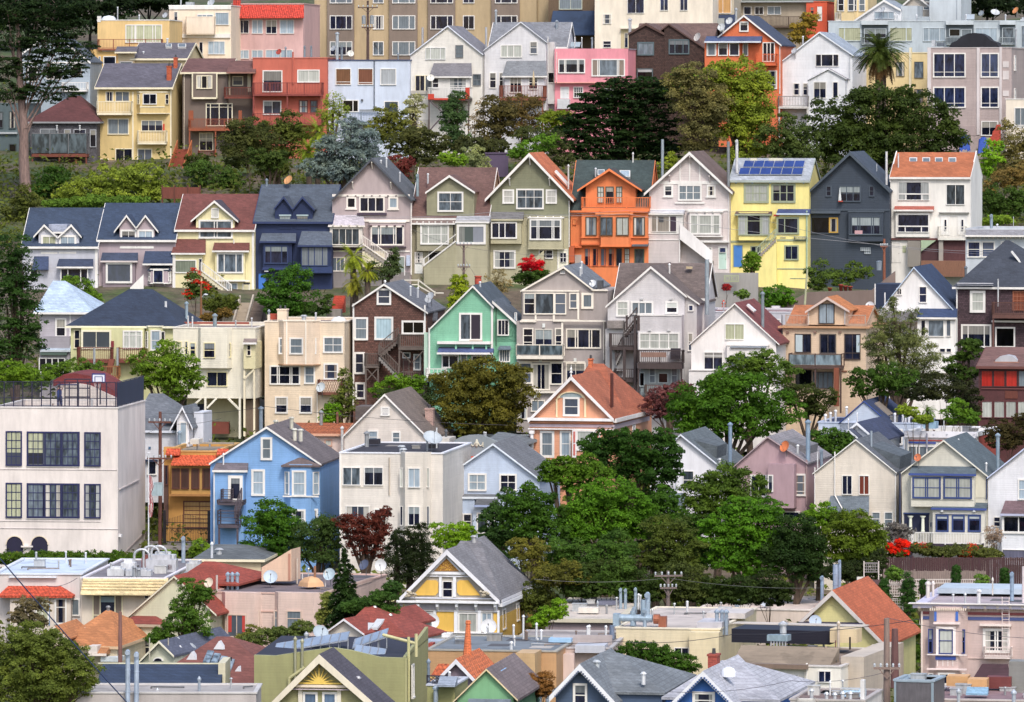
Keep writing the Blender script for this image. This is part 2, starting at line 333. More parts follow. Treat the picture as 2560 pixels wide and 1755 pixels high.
  if t == 'd' and random.random() < 0.34 and (d-c) > 0.7:
   fz=random.uniform(.25,.5);k=random.choice(cuts+[b]) if cuts and random.random() < .5 else b
   MB().poly([O+U*a+N*.034+Vector((0,0,d-(d-c)*fz)),O+U*k+N*.034+Vector((0,0,d-(d-c)*fz)),O+U*k+N*.034+Vector((0,0,d)),O+U*a+N*.034+Vector((0,0,d))]).obj('blind',mat('shade',random.choice(['8e8c88','a8a49a','7b8288','9aa5a8'])),fr)
  elif t in ('d','g') and random.random() < 0.3 and (b-a) > 0.5:
   cc=mat('shade',random.choice(['c8c2b4','b4b8b8','d0ccc4','9c8c80']));k=(b-a)*random.uniform(.16,.3)
   for q0,q1 in ((a,a+k),(b-k,b)): MB().poly([O+U*q0+N*.033+Vector((0,0,c)),O+U*q1+N*.033+Vector((0,0,c)),O+U*q1+N*.033+Vector((0,0,d)),O+U*q0+N*.033+Vector((0,0,d))]).obj('curtain',cc,fr)
  return fr
 def w(s,x0,y0,x1,y1,n=1,m=1,t='d',fc='W',off=0.0,cw=.1,parent=None):
  a,d=s.P(x0,y0,off);b,c=s.P(x1,y1,off)
  return s._win((0,off,0),(1,0,0),(0,-1,0),a,b,c,d,n,m,t,fc,min(cw,(b-a)*.2,(d-c)*.2),parent or s.root)
 def ws(s,rows,**kw):
  for r in rows: s.w(*r[:4],**{**kw,**(r[4] if len(r) > 4 else {})})
 def sidewin(s,y0,y1,l0,l1,**kw):       # window on the right-hand wall
  bx=s.P(s.x1,y0,0)[0];d=s.P(s.x1,y0,0)[1];c=s.P(s.x1,y1,0)[1]
  return s._win((bx,0,0),(0,1,0),(1,0,0),l0,l1,c,d,kw.get('n',1),kw.get('m',2),kw.get('t','d'),kw.get('fc','W'),.1,s.root)
 def door(s,x0,y0,x1,y1,c='e8e6e0',off=0.0,fc='W',gl=False):
  a,d=s.P(x0,y0,off);b,z=s.P(x1,y1,off);cw=min(.09,(b-a)*.15)
  mb=MB();mb.box(a,a+cw,off-.07,off+.02,z,d);mb.box(b-cw,b,off-.07,off+.02,z,d);mb.box(a+cw,b-cw,off-.07,off+.02,d-cw,d)
  fr=s.O(mb,'door',M(fc))
  mb=MB().box(a+cw,b-cw,off-.04,off,z,d-cw);h=d-z;ww=b-a-2*cw
  for k0,k1 in ((.1,.42),(.5,.9)): mb.box(a+cw+ww*.2,b-cw-ww*.2,off-.055,off-.04,z+h*k0*.95,z+h*k1*.95)
  mb.obj('door_leaf',M(c),fr)
  MB().box(b-cw-ww*.14,b-cw-ww*.06,off-.09,off-.04,z+h*.42,z+h*.46).obj('handle',M('metal:b0a890'),fr)
  return fr
 def t(s,x0,y0,x1,y1,c='W',pr=.05,off=0.0,name='trim_board',m=None):
  a,d=s.P(x0,y0,off);b,z=s.P(x1,y1,off)
  return s.O(MB().box(a,b,off-pr,off+.03,z,d),name,m or M(c))
 def ts(s,rows,**kw):
  for r in rows: s.t(*r,**kw)
 def bay(s,x0,x1,y0,y1,pr=.7,cant=.45,m=None,off=0.0,top='W',sw=None,fc='W',t='d',bot=None,name='bay'):
  a,d=s.P(x0,y0,off-pr);b,z=s.P(x1,y1,off-pr);cant=min(cant,(b-a)*.3)
  poly=[(a,off-pr) if cant == 0 else (a+cant,off-pr),(b-cant,off-pr),(b,off),(a,off)] if cant else [(a,off-pr),(b,off-pr),(b,off),(a,off)]
  by=s.O(MB().prism(poly,'z',z,d),name,m or s.wall)
  if top:
   e=.07;q=[(x+(-e if k in (0,3) else e),y+(-e if k < 2 else 0)) for k,(x,y) in enumerate(poly)]
   MB().prism(q,'z',d,d+.12).obj('cornice',M(top),by)
   MB().prism(q,'z',z-.1,z).obj('skirt',M(bot or top),by)
  if sw and cant > .1:
   zz1=s.P(x0,sw[0],off-pr)[1];zz0=s.P(x0,sw[1],off-pr)[1];L=math.hypot(cant,pr)
   for sd in (0,1):
    if sd == 0: U=Vector((cant,-pr,0)).normalized();O_=(a,off,0)
    else: U=Vector((cant,pr,0)).normalized();O_=(b-cant,off-pr,0)
    N=Vector((U.y,-U.x,0));s._win(O_,U,N,L*.16,L*.84,zz0,zz1,1,2,t,fc,.07,by)
  return by
 def bx(s,x0,x1,y0,y1,l0,l1,c,name='block'):
  a,d=s.P(x0,y0,l0);b,z=s.P(x1,y1,l0)
  return s.O(MB().box(a,b,l0,l1,z,d),name,M(c,'siding'))
 def aw(s,x0,x1,yt,yb,pr=.7,c='slate',off=0.0,trim='W',ins=0.0,name='shed_roof',under=None):   # small lean-to roof
  a,zt=s.P(x0,yt,off);b,_=s.P(x1,yt,off);a2,zb=s.P(x0,yb,off-pr);b2,_=s.P(x1,yb,off-pr);a=a2+ins;b=b2-ins
  if zb > zt-.05: zb=zt-.05
  th=.1;mb=MB().hexa([(a2,off-pr,zb-th),(b2,off-pr,zb-th),(b,off,zb-th),(a,off,zb-th),(a2,off-pr,zb),(b2,off-pr,zb),(b,off+.02,zt),(a,off+.02,zt)])
  o=s.O(mb,name,M(c,'roof'))
  if trim: MB().box(a2-.03,b2+.03,off-pr-.05,off-pr-.003,zb-th-.08,zb-.015).obj('fascia',M(trim),o)
  return o
 def dm(s,L,A,R,yb,l0,l1,roof,trim='W',x0=None,x1=None,m=None,ov=.3,name='dormer'):   # gabled dormer
  l,a,r=(s.P(*p,l0-ov) for p in (L,A,R));th=.1
  wx0=s.P(x0 if x0 is not None else L[0]+20,yb,l0)[0];wx1=s.P(x1 if x1 is not None else R[0]-20,yb,l0)[0];zb=s.P(L[0],yb,l0)[1]
  def zat(x):
   q=l if x < a[0] else r;return a[1]+(q[1]-a[1])*(x-a[0])/(q[0]-a[0])
  dd=s.O(MB().prism([(wx0,zb),(wx0,zat(wx0)-th),(a[0],a[1]-th),(wx1,zat(wx1)-th),(wx1,zb)],'y',l0,l1),name,m or s.wall)
  MB().prism([l,a,r,(r[0],r[1]-th),(a[0],a[1]-th),(l[0],l[1]-th)],'y',l0-ov,l1).obj('dormer_roof',M(roof,'roof'),dd)
  if trim:
   k,bb=.015,.2;MB().prism([(l[0],l[1]-k),(a[0],a[1]-k),(r[0],r[1]-k),(r[0],r[1]-bb),(a[0],a[1]-bb*1.3),(l[0],l[1]-bb)],'y',l0-ov-.06,l0-ov-.003).obj('bargeboard',M(trim),dd)
  return dd
 def dk(s,x0,x1,yt,yb,pr=1.2,c='wood:7a4634',slab=.2,posts=None,off=0.0,kind='bal',gap=.17,sides=True,name='balcony',sc_=None,brace=False):
  a,zt=s.P(x0,yt,off-pr);b,zb=s.P(x1,yb,off-pr);y=off-pr;m=M(c);ms=M(sc_) if sc_ else m
  mb=MB().box(a,b,y,off,zb-slab,zb)
  if posts is not None:
   zp=s.P(x0,posts,y)[1]-1.5
   for x in ((a+.08,b-.08) if b-a < 4 else (a+.08,(a+b)/2,b-.08)): mb.box(x-.07,x+.07,y+.05,y+.19,zp,zb-slab)
   if brace: mb.bar((a+.1,y+.12,zb-slab),(a+1.1,y+.12,zb-slab-1.1),.09).bar((b-.1,y+.12,zb-slab),(b-1.1,y+.12,zb-slab-1.1),.09)
  d=s.O(mb,name,ms);mb=MB()
  runs=[((a,y),(b,y))]+([((a,y),(a,off)),((b,y),(b,off))] if sides else [])
  for (xa,ya),(xb,yb_) in runs:
   L=math.hypot(xb-xa,yb_-ya);P0,P1=Vector((xa,ya,0)),Vector((xb,yb_,0));dr=(P1-P0)/L if L else Vector((1,0,0));nrm=Vector((-dr.y,dr.x,0))*.03
   def rl(z,h,k=1.0):
    q=[]
    for zz in (z,z+h):
     for p in (P0-nrm*k,P1-nrm*k,P1+nrm*k,P0+nrm*k): q.append(p+Vector((0,0,zz)))
    mb.hexa(q)
   rl(zt-.06,.07,1.5)
   if kind in ('bal','bars'):
    rl(zb+.06,.06);n=max(1,int(L/gap))
    for k in range(n+1):
     q=P0+dr*(L*k/n);t=.022 if kind == 'bal' else .012;mb.box(q.x-t,q.x+t,q.y-t,q.y+t,zb+.1,zt-.05)
   elif kind == 'solid': rl(zb,zt-zb-.06,.8)
   elif kind == 'rails':
    for k in range(1,4): rl(zb+(zt-zb)*k/4.0,.04)
   elif kind == 'lat':
    rl(zb+.04,.06);n=max(2,int(L/.2));hh=zt-zb-.1
    for k in range(n):
     q0=P0+dr*(L*k/n);q1=P0+dr*(L*min(n,k+2)/n)
     mb.bar((q0.x,q0.y,zb+.06),(q1.x,q1.y,zb+.06+hh),.03);mb.bar((q0.x,q0.y,zb+.06+hh),(q1.x,q1.y,zb+.06),.03)
   n=max(1,int(L/1.8))
   for k in range(n+1):
    q=P0+dr*(L*k/n);mb.box(q.x-.045,q.x+.045,q.y-.045,q.y+.045,zb-.02,zt+.03)
  r=mb.obj('railing',m,d)
  if kind == 'glass': MB().box(a+.05,b-.05,y-.01,y+.01,zb+.08,zt-.08).obj('glass_panel',mat('glass','5b6a72'),d)
  return d
 def stair(s,x0,y0,x1,y1,l0=-.3,l1=-1.4,c='W',tread='9a9188',solid=False,rail=.9):   # flight seen from the side,from the top end to the bottom end
  a=s.P(x0,y0,l1);b=s.P(x1,y1,l1);mb=MB();n=max(3,int(abs(a[1]-b[1])/.19))
  for k in range(n):
   f0,f1=k/n,(k+1)/n;z=a[1]+(b[1]-a[1])*f1
   mb.box(a[0]+(b[0]-a[0])*f0,a[0]+(b[0]-a[0])*f1,l1,l0,z-.35,z)
  st=s.O(mb,'steps',M(tread));mb=MB();h=rail
  if solid:
   d=.12;mb.prism([(a[0],a[1]+h),(b[0],b[1]+h),(b[0],b[1]-.35),(a[0],a[1]-.6)],'y',l1-d,l1)
  else:
   mb.bar((a[0],l1-.05,a[1]+h),(b[0],l1-.05,b[1]+h),.08);mb.bar((a[0],l1-.05,a[1]+.1),(b[0],l1-.05,b[1]+.1),.1)
   k=max(3,int(math.hypot(a[0]-b[0],a[1]-b[1])/.2))
   for i in range(k+1):
    f=i/k;x=a[0]+(b[0]-a[0])*f;z=a[1]+(b[1]-a[1])*f;e=.05 if i in (0,k) else .022;mb.box(x-e,x+e,l1-.07,l1-.03,z+.05,z+h)
  mb.obj('railing',M(c),st);return st
 # ---- small roof things
 def pipe(s,x,y0,y1,r=.11,ly=3.0,c='steel',cap='cone',name='flue'):
  r *= .84
  lx,z1=s.P(x,y0,ly);_,z0=s.P(x,y1,ly);z0 -= .4;m=mat('metal',c);mb=MB().tube((lx,ly,z0),(lx,ly,z1-(.25 if cap == 'cone' else 0)),r,n=12)
  if cap == 'cone':
   mb.tube((lx,ly,z1-.25),(lx,ly,z1-.15),r*1.5,n=12);mb.tube((lx,ly,z1-.15),(lx,ly,z1),r*1.5,r*.3,n=12)
  elif cap == 'hood':
   mb.tube((lx,ly,z1),(lx,ly-r*2.2,z1-r*.2),r*1.02,n=12);mb.tube((lx,ly,z1-r),(lx,ly,z1+r),r,r*.5,n=12)
  if z1-z0 > 1.5:
   for f in (.35,.7): zz=z0+(z1-z0)*f;mb.tube((lx,ly,zz),(lx,ly,zz+.05),r*1.12,n=12)
  return s.O(mb,name,m)
 def chim(s,x0,x1,y0,y1,ly=3.0,d=.7,c='brick:a8553c'):
  a,z1=s.P(x0,y0,ly);b,z0=s.P(x1,y1,ly);z0 -= .8
  ch=s.O(MB().box(a,b,ly,ly+d,z0,z1-.12).box(a-.05,b+.05,ly-.05,ly+d+.05,z1-.12,z1),'chimney',M(c));n=1 if b-a < .8 else 2
  for k in range(n):
   x=a+(b-a)*(k+.5)/n;MB().tube((x,ly+d/2,z1),(x,ly+d/2,z1+.3),.11,.09,n=10).obj('chimney_pot',M('metal:4a4a4e'),ch)
  return ch
 def dish(s,x,y,r=.4,ly=2.0,c='b9bec4',az=-.5,elv=.5,stalk=.8):
  lx,z=s.P(x,y,ly);d=Vector((math.sin(az)*math.cos(elv),-math.cos(az)*math.cos(elv),math.sin(elv)));rm=d.to_track_quat('Z','Y').to_matrix()
  mb=MB().lathe((lx,ly,z),[(0.01,0),(r*.5,r*.07),(r*.85,r*.2),(r,r*.3),(r*1.0,r*.26),(r*.84,r*.15),(r*.5,r*.02),(0.01,-.04)],16,rotm=rm)
  o=s.O(mb,'satellite_dish',mat('paint',c));b=Vector((lx,ly,z));fcs=b+d*r*1.1
  low=b-(rm @ Vector((0,1,0)))*r*.8
  MB().tube(b-d*.03,b-d*.15-Vector((0,0,.1)),.03,n=6).tube(b-d*.15-Vector((0,0,.1)),b-d*.15-Vector((0,0,stalk)),.03,n=6).tube(low,fcs,.015,n=5).tube(fcs-d*.05,fcs+d*.08,.05,n=8).obj('dish_arm',mat('metal','6f747a'),o)
  return o
 def vent(s,x,y,ly=3.0,h=.4,r=.09,c='c8ccd2'):
  lx,z=s.P(x,y,ly);return s.O(MB().tube((lx,ly,z-.5),(lx,ly,z+h),r,n=8).tube((lx,ly,z+h),(lx,ly,z+h+.12),r*1.6,r*.8,n=8),'roof_vent',mat('metal',c))
 def skyl(s,x0,y0,x1,y1,l0,l1,c='l'):     # roof window lying on a front slope between two depths
  a,zt=s.P(x0,y0,l1);b,_=s.P(x1,y0,l1);a2,zb=s.P(x0,y1,l0);b2,_=s.P(x1,y1,l0);q=.08
  up=Vector((0,-(zt-zb),(l1-l0))).normalized()*.1
  pts=[Vector(p) for p in ((a2,l0,zb),(b2,l0,zb),(b,l1,zt),(a,l1,zt))]
  fr=s.O(MB().hexa([p-up*2 for p in pts]+[p+up for p in pts]),'skylight',M('d4d4d2'));ce=sum(pts,Vector())/4
  MB().poly([ce+(p-ce)*.82+up*1.1 for p in pts]).obj('pane',mat('shade',TINT.get(c,c)),fr);return fr
 def brk(s,x0,x1,y,n,c='W',off=-.02,h=.3,d=.25,w=.12):
  for k in range(n):
   x=x0+(x1-x0)*k/max(1,n-1);lx,z=s.P(x,y,off)
   s.O(MB().prism([(off,z),(off-d,z),(off-d,z-h*.35),(off,z-h)],'x',lx-w/2,lx+w/2),'bracket',M(c))
 def rp(s,x,y0,y1,c='9a9a9a',r=.05,off=0.0):   # downpipe on the front
  lx,z1=s.P(x,y0,off);_,z0=s.P(x,y1,off);s.O(MB().tube((lx,off-.08,z0),(lx,off-.08,z1),r,n=8),'downpipe',M(c))
 def sol(s,x0,y0,x1,y1,l0,l1,nx,ny,c='2a4aa0'):
  a,zt=s.P(x0,y0,l1);b,_=s.P(x1,y0,l1);a2,zb=s.P(x0,y1,l0);b2,_=s.P(x1,y1,l0)
  up=Vector((0,-(zt-zb),(l1-l0))).normalized()*.12
  def q(u,v): return Vector((a2+(b2-a2)*u,l0+(l1-l0)*v,zb+(zt-zb)*v))+up
  for i in range(nx):
   for j in range(ny):
    e=.012;p=[q((i+e)/nx,(j+e)/ny),q((i+1-e)/nx,(j+e)/ny),q((i+1-e)/nx,(j+1-e)/ny),q((i+e)/nx,(j+1-e)/ny)]
    fr=s.O(MB().hexa([k-up*.6 for k in p]+p),'solar_panel',M('metal:b4bcc6'));ce=sum(p,Vector())/4
    MB().poly([ce+(k-ce)*.95+up*.06 for k in p]).obj('pane',mat('solar',c),fr)
# ---------------------------------------------------------------- ground and planting
PROF=[(100,-43.5),(200,-42.5),(255,-42),(272,-40.5),(285,-38.3),(300,-36.5),(325,-30.8),(345,-26.5),(357,-22),(370,-18.5),(400,-9.3),(415,-7.5),(440,-.5),(470,6),(520,14),(1200,90)]
def gz(y): return float(np.interp(y,[p[0] for p in PROF],[p[1] for p in PROF]))+75.0*y/9132.0
def terrain():
 xs=np.concatenate([np.linspace(-700,-90,8),np.linspace(-80,80,81),np.linspace(90,700,8)]);ys=np.concatenate([np.linspace(100,190,6),np.linspace(195,480,116),np.linspace(500,1200,10)])
 v=[];
 for y in ys:
  for x in xs: v.append((x,y*S,gz(y)+.25*math.sin(x*.21+y*.13)+.2*math.sin(x*.07-y*.31)))
 nx=len(xs);f=[(j*nx+i,j*nx+i+1,(j+1)*nx+i+1,(j+1)*nx+i) for j in range(len(ys)-1) for i in range(nx-1)]
 mb=MB();mb.v=v;mb.f=f;tag(mb.obj('ground',mat('ground','403828')),'sloping hillside of soil and weeds under the houses',None,None,'structure')
terrain()
def leaf_mesh(name,C,N,size,m,parent,asp=0.62,loc=None):
 n=len(C);N=N/(np.linalg.norm(N,axis=1,keepdims=True)+1e-9);r=RNG.normal(size=(n,3));U=np.cross(N,r);U /= np.linalg.norm(U,axis=1,keepdims=True)+1e-9;V=np.cross(N,U)
 s=size[:,None];bend=N*s*.12
 pts=np.stack([C-U*s*.5,C-V*s*asp*.5+bend,C+U*s*.5,C+V*s*asp*.5+bend],1).reshape(-1,3)
 me=bpy.data.meshes.new(name);me.vertices.add(4*n);me.vertices.foreach_set('co',pts.astype(np.float32).ravel())
 me.loops.add(4*n);me.loops.foreach_set('vertex_index',np.arange(4*n,dtype=np.int32));me.polygons.add(n)
 me.polygons.foreach_set('loop_start',np.arange(0,4*n,4,dtype=np.int32));me.polygons.foreach_set('loop_total',np.full(n,4,dtype=np.int32))
 me.update(calc_edges=True);me.materials.append(m);o=bpy.data.objects.new(name,me);COL.objects.link(o)
 if parent is not None: o.parent=parent
 return o
def sph(n):
 d=RNG.normal(size=(n,3));return d/np.linalg.norm(d,axis=1,keepdims=True)
def crown_points(ells,D,leaf,dens,flat,up,sub,rough,base,thick):
 Cs,Ns=[],[];ells=[(cx,cy,rx*1.2,ry*1.2) for cx,cy,rx,ry in ells]
 for (cx,cy,rx,ry) in ells:
  s=mpp(D);c=np.array(at(cx,cy,D))-np.array(base);a,b=rx*s,ry*s;dp=min(max(a,b*.7),3.2)*thick
  R=np.array([a,dp,b]);q0=.32*min(a,b,1.5+.2*max(a,b));area=4*math.pi*(((a*b)**1.6+(a*dp)**1.6+(b*dp)**1.6)/3) ** (1/1.6)
  k=int(min(160,max(8,sub*.36*area/(math.pi*q0*q0))));d=sph(k);d=d[(d[:,1] < .35) | (RNG.random(k) < .3)]
  rad=RNG.uniform(.6,.95,len(d));pc=c+d*R*rad[:,None];sr=np.clip(q0*RNG.uniform(.65,1.35,len(d))*(1+rough*RNG.normal(size=len(d))*.2),.22,1.5)
  for q,r in zip(pc,sr):
   n=int(dens*17.0*r*r/(leaf*leaf))+4;e=sph(n);e[:,2]=np.where(e[:,2] < -.25,-e[:,2]*.6,e[:,2]);e[:,1]=np.where(e[:,1] > .5,-e[:,1],e[:,1])
   rr=r*RNG.uniform(.4,1.08,n) ** .6;off=e*rr[:,None]*RNG.uniform(.65,1.5,3);off[:,2] *= flat
   Cs.append(q+off);Ns.append(e*.75+RNG.normal(size=(n,3))*.42+np.array([0,-.12,up]))
  n=int(dens*9*a*b/(leaf*leaf));e=sph(n);Cs.append(c+e*R*(RNG.random(n) ** .45*.85)[:,None]);Ns.append(e+RNG.normal(size=(n,3))*.5+np.array([0,-.4,up]))
 return np.concatenate(Cs),np.concatenate(Ns)
def tree(label,D,ells,col,leaf=.34,dens=1.0,flat=.85,up=.35,sub=1.6,rough=1.0,name='tree',cat='tree',group=None,trunk='5b4a3c',base=None,tr=None,thick=.9,bare=0,br=.5,flowers=None,asp=.62,ttop=None):
 xs=sum(e[0]*e[2] for e in ells)/sum(e[2] for e in ells);lo=max(e[1]+e[3] for e in ells);z=gz(D)
 bp=at(xs,lo,D) if base is None else at(base[0],base[1],D)
 if base is None: bp.z=min(z,bp.z) if bp.z > z else bp.z-.3
 root=tag(empty(name,bp),label,cat,group)
 leaf *= .84*D/400
 C,N=crown_points(ells,D,leaf,dens,flat,up,sub,rough,bp,thick);sz=leaf*RNG.uniform(.65,1.35,len(C))
 leaf_mesh('crown',C,N,sz,mat('leaf',col),root,asp)
 if flowers:
  fc,frac,es=flowers;C2,N2=crown_points(es,D,leaf,frac,flat,up,sub,rough,bp,thick*1.15);leaf_mesh('blossom',C2,N2,leaf*.8*RNG.uniform(.6,1.2,len(C2)),mat('leaf',fc),root)
 mb=MB();s=mpp(D);h=max((at(e[0],e[1],D).z-bp.z) for e in ells);r=tr or max(.05,min(.4,.035*h+.04))
 top=(at(*ttop,D) if ttop else at(xs,min(e[1] for e in ells),D))-bp;cur=Vector((0,0,-.5));nseg=6
 for k in range(1,nseg+1):
  nx_=Vector((top.x*k/nseg+random.uniform(-.15,.15),top.y+random.uniform(-.2,.2),top.z*k/nseg*.9));mb.tube(cur,nx_,r*(1-(k-1)/nseg*.7),r*(1-k/nseg*.7),n=7,cap=False);cur=nx_
 for e in ells:
  c=at(e[0],e[1],D)-bp;st=Vector((top.x*.3,0,max(.2,c.z*.45)))
  mid=(st+c)/2+Vector((random.uniform(-.3,.3),random.uniform(-.3,.3),.2));mb.tube(st,mid,r*br,r*br*.7,n=6,cap=False);mb.tube(mid,c,r*br*.7,r*.12,n=6,cap=False)
  for k in range(3+bare):
   d=Vector(sph(1)[0]);d.y=-abs(d.y)*.8;tip=c+Vector((d.x*e[2]*s,d.y*1.2,d.z*e[3]*s))*(.95 if bare else .8);mb.tube(mid if k % 2 else c,tip,min(.05,r*.2),.012,n=5,cap=False)
 mb.obj('trunk',mat('bark',trunk),root,True)
 return root
def shrub(label,D,ells,col,**kw):
 kw.setdefault('name','shrub');kw.setdefault('cat','shrub');kw.setdefault('leaf',.28);kw.setdefault('tr',.05);return tree(label,D,ells,col,**kw)
def conifer(label,D,x,y0,y1,hw,col,name='conifer',tiers=14,leaf=.4,droop=.25,group=None,cat='tree',lean=0,dens=1.0):
 top,bot=at(x+lean,y0,D),at(x,y1,D);bp=Vector((bot.x,bot.y,min(bot.z,gz(D))));root=tag(empty(name,bp),label,cat,group)
 h=top.z-bot.z;s=mpp(D);R=hw*s;Cs,Ns=[],[]
 for k in range(tiers):
  f=(k+.5)/tiers;r=R*(1-f) ** .8*(.75+.4*random.random())+.12;z=bot.z-bp.z+h*f;nb=max(4,int(9*(1-f)+3));xx=(top.x-bot.x)*f
  for b in range(nb):
   t=2*math.pi*(b+random.random())/nb;L=r*random.uniform(.6,1.15);n=int(dens*26*L/leaf)+6;u=RNG.random(n) ** .7;wv=RNG.normal(size=n)*.16*(1.1-u)*L
   px=xx+np.cos(t)*L*u-np.sin(t)*wv;py=np.sin(t)*L*u+np.cos(t)*wv;pz=z-droop*L*u*u+.1*RNG.normal(size=n)*.8
   Cs.append(np.stack([px,py,pz],1));Ns.append(np.stack([np.cos(t)*.3+RNG.normal(size=n)*.4,np.sin(t)*.3+RNG.normal(size=n)*.4,.9+RNG.normal(size=n)*.3],1))
 C,N=np.concatenate(Cs),np.concatenate(Ns);leaf_mesh('crown',C,N,leaf*RNG.uniform(.6,1.3,len(C)),mat('leaf',col),root,.35)
 MB().tube((0,0,-.5),(top.x-bot.x,0,top.z-bp.z-.3),.14+.012*h,.03,n=8).obj('trunk',mat('bark','5a4838'),root,True);return root
def palm(label,D,x,y,r,ybase,col,nf=46,dead=True,tr=.28,name='palm_tree',group=None,wd=.5):
 c,b=at(x,y,D),at(x,ybase,D);bp=Vector((c.x,c.y,min(b.z,gz(D))));root=tag(empty(name,bp),label,'palm',group);R=r*mpp(D);cz=c.z-bp.z;mb,md=MB(),MB()
 for k in range(nf):
  t=random.uniform(0,2*math.pi);e=random.uniform(-.5,1.35);isd=dead and e < -.12;q=md if isd else mb;L=R*random.uniform(.8,1.1);p=Vector((0,0,cz));d=Vector((math.cos(t)*math.cos(e),math.sin(t)*math.cos(e),math.sin(e)));seg=7
  for j in range(seg):
   d2=(d+Vector((0,0,-.22 if not isd else -.4))).normalized();n2=p+d2*L/seg;sd=d2.cross(Vector((0,0,1)))
   if sd.length < 1e-3: sd=Vector((1,0,0))
   sd.normalize();wk=wd*R*.34*math.sin(math.pi*(j+.9)/(seg+1.2))
   for s_ in (-1,1):
    for i in range(3):
     o=p+(n2-p)*(i/3.0);tip=o+sd*s_*wk+d2*wk*.75+Vector((0,0,-.25*wk));q.poly([o,o+(n2-p)*.26,tip])
   q.poly([p+sd*.02,n2+sd*.02,n2-sd*.02,p-sd*.02]);p,d=n2,d2
 mb.obj('frond',mat('leaf',col),root)
 if md.f: md.obj('dry_frond',mat('leaf','6b5340'),root)
 MB().tube((0,0,-.5),(0,0,cz-.3),tr*1.1,tr,n=10).tube((0,0,cz-.9),(0,0,cz+.1),tr*1.5,tr*.8,n=10).obj('trunk',mat('bark','55463a'),root,True);return root
def wire(label,pts,r=.02,c='2a2a30',sag=.25,name='overhead_wire',group=None):
 mb=MB()
 for (a,b) in zip(pts[:-1],pts[1:]):
  a,b=Vector(a),Vector(b);prev=a
  for k in range(1,9):
   f=k/8;q=a+(b-a)*f-Vector((0,0,sag*4*f*(1-f)));mb.tube(prev,q,r,n=5,cap=False);prev=q
 return tag(mb.obj(name,mat('paint',c)),label,'wire',group)
def upole(label,D,x,y0,y1,r=.16,c='5e4a40',arms=((.06,1.1),),trans=0,rung=False):
 a,b=at(x,y0,D),at(x,y1,D);bp=Vector((a.x,a.y,b.z));root=tag(empty('utility_pole',bp,random.uniform(-.2,.2)),label,'utility pole');h=a.z-b.z
 MB().tube((0,0,-1),(0,0,h),r*1.15,r*.8,n=10).obj('pole',mat('wood',c),root)
 for f,L in arms:
  z=h*(1-f);cr=MB().box(-L,L,-r-.12,-r+.02,z-.06,z+.06).bar((-L*.6,-r-.05,z),(0,-r-.05,z-.6),.05).bar((L*.6,-r-.05,z),(0,-r-.05,z-.6),.05).obj('crossarm',mat('wood',c),root)
  for k in range(5): MB().lathe((-L*.92+L*.46*k,-r-.05,z+.06),[(.03,0),(.07,.05),(.05,.1),(.08,.14),(.04,.22),(.0,.24)],8).obj('insulator',mat('paint','b9c0c4'),cr)
 for k in range(trans):
  z=h*(1-arms[0][0])-1.0;x_=(-1 if k == 0 else 1)*(r+.3);MB().tube((x_,0,z-.9),(x_,0,z),.24,n=12).tube((x_,0,z),(x_,0,z+.12),.26,.1,n=12).obj('transformer',mat('metal','9aa4ac'),root)
 return root
# ---------------------------------------------------------------- middle row of painted ladies
T(0,380)
h=H('lavender-white house with blue roof and joined twin dormers at the left end',361,200,886,1340,'siding:c8cad6',rel=9,dep=10)
h.side(855,503,'36455c','W',ox=.05);
h.dm((303,760),(400,652),(525,770),928,.1,4.6,'36455c',x0=350,x1=528);h.dm((520,770),(645,652),(738,762),928,.1,4.4,'36455c',x0=528,x1=716)
h.bx(440,606,655,735,.3,3.2,'roof:a8b0c4','dormer_cap');h.t(460,722,590,738,off=-.12);h.w(372,750,522,922,n=2,m=2,t='y',off=.1,cw=.2);h.w(534,752,692,920,n=2,m=2,t='l',off=.1,cw=.2)
h.aw(512,842,965,1036,.9,'3a4660',ins=.1);h.bay(540,800,1040,1310,.5,0,top=None);h.w(548,1052,798,1185,n=(1,2,1),off=-.5,t='d');h.aw(290,440,940,1060,.7,'3c4a6a',trim=None,ins=.1);h.t(860,870,884,1300);h.w(270,1000,345,1140)
h=H('mauve house with blue roof, twin pointed dormers and a picture window',361,886,1590,1370,'stucco:b2a1a8',rel=9,dep=10)
h.side(795,460,'35455e','W',ox=.05);h.dm((1032,716),(1145,566),(1238,690),872,.1,4.6,'35455e',x0=1082,x1=1232);h.dm((1226,690),(1316,566),(1434,716),872,.1,4.6,'35455e',x0=1236,x1=1400)
h.w(1090,702,1237,868,n=2,t='d',off=.1,cw=.18);h.w(1243,702,1392,868,n=2,t='l',off=.1,cw=.18);h.t(1085,860,1392,874,off=.05,pr=.12)
h.aw(910,1243,908,982,.8,'3d4860',trim='d8ccc8',ins=.05);h.aw(1292,1560,894,1008,.9,'384662',ins=.1);h.bay(930,1222,990,1252,.55,0,top=None,m=mat('stucco','8f8088'));h.w(958,998,1197,1188,t='d',off=-.55,cw=.2);h.t(980,1022,1175,1068,c='a3aa92',off=-.5,pr=.02,name='blind')
h.bay(1334,1548,1066,1184,.6,.35,top='W',sw=(1085,1172));h.w(1386,1066,1480,1186,off=-.6,t='n',cw=.08);h.w(1480,1070,1546,1186,off=-.3,t='n',cw=.08);h.aw(1334,1548,1028,1066,.65,'35455e',trim=None,ins=.3);h.t(900,1260,1000,1400,c='d8ccd0');h.w(1020,1290,1110,1380,t='d');h.brk(1385,1490,1190,2)
h.stair(1300,1190,1180,1310,c='W',solid=True);h.t(884,800,900,1330,c='cfc4c6')
h=H('pale yellow house with maroon roof, wide gabled dormer and white stair',361,1590,2302,1370,'stucco:ebe0ac',rel=9,dep=10)
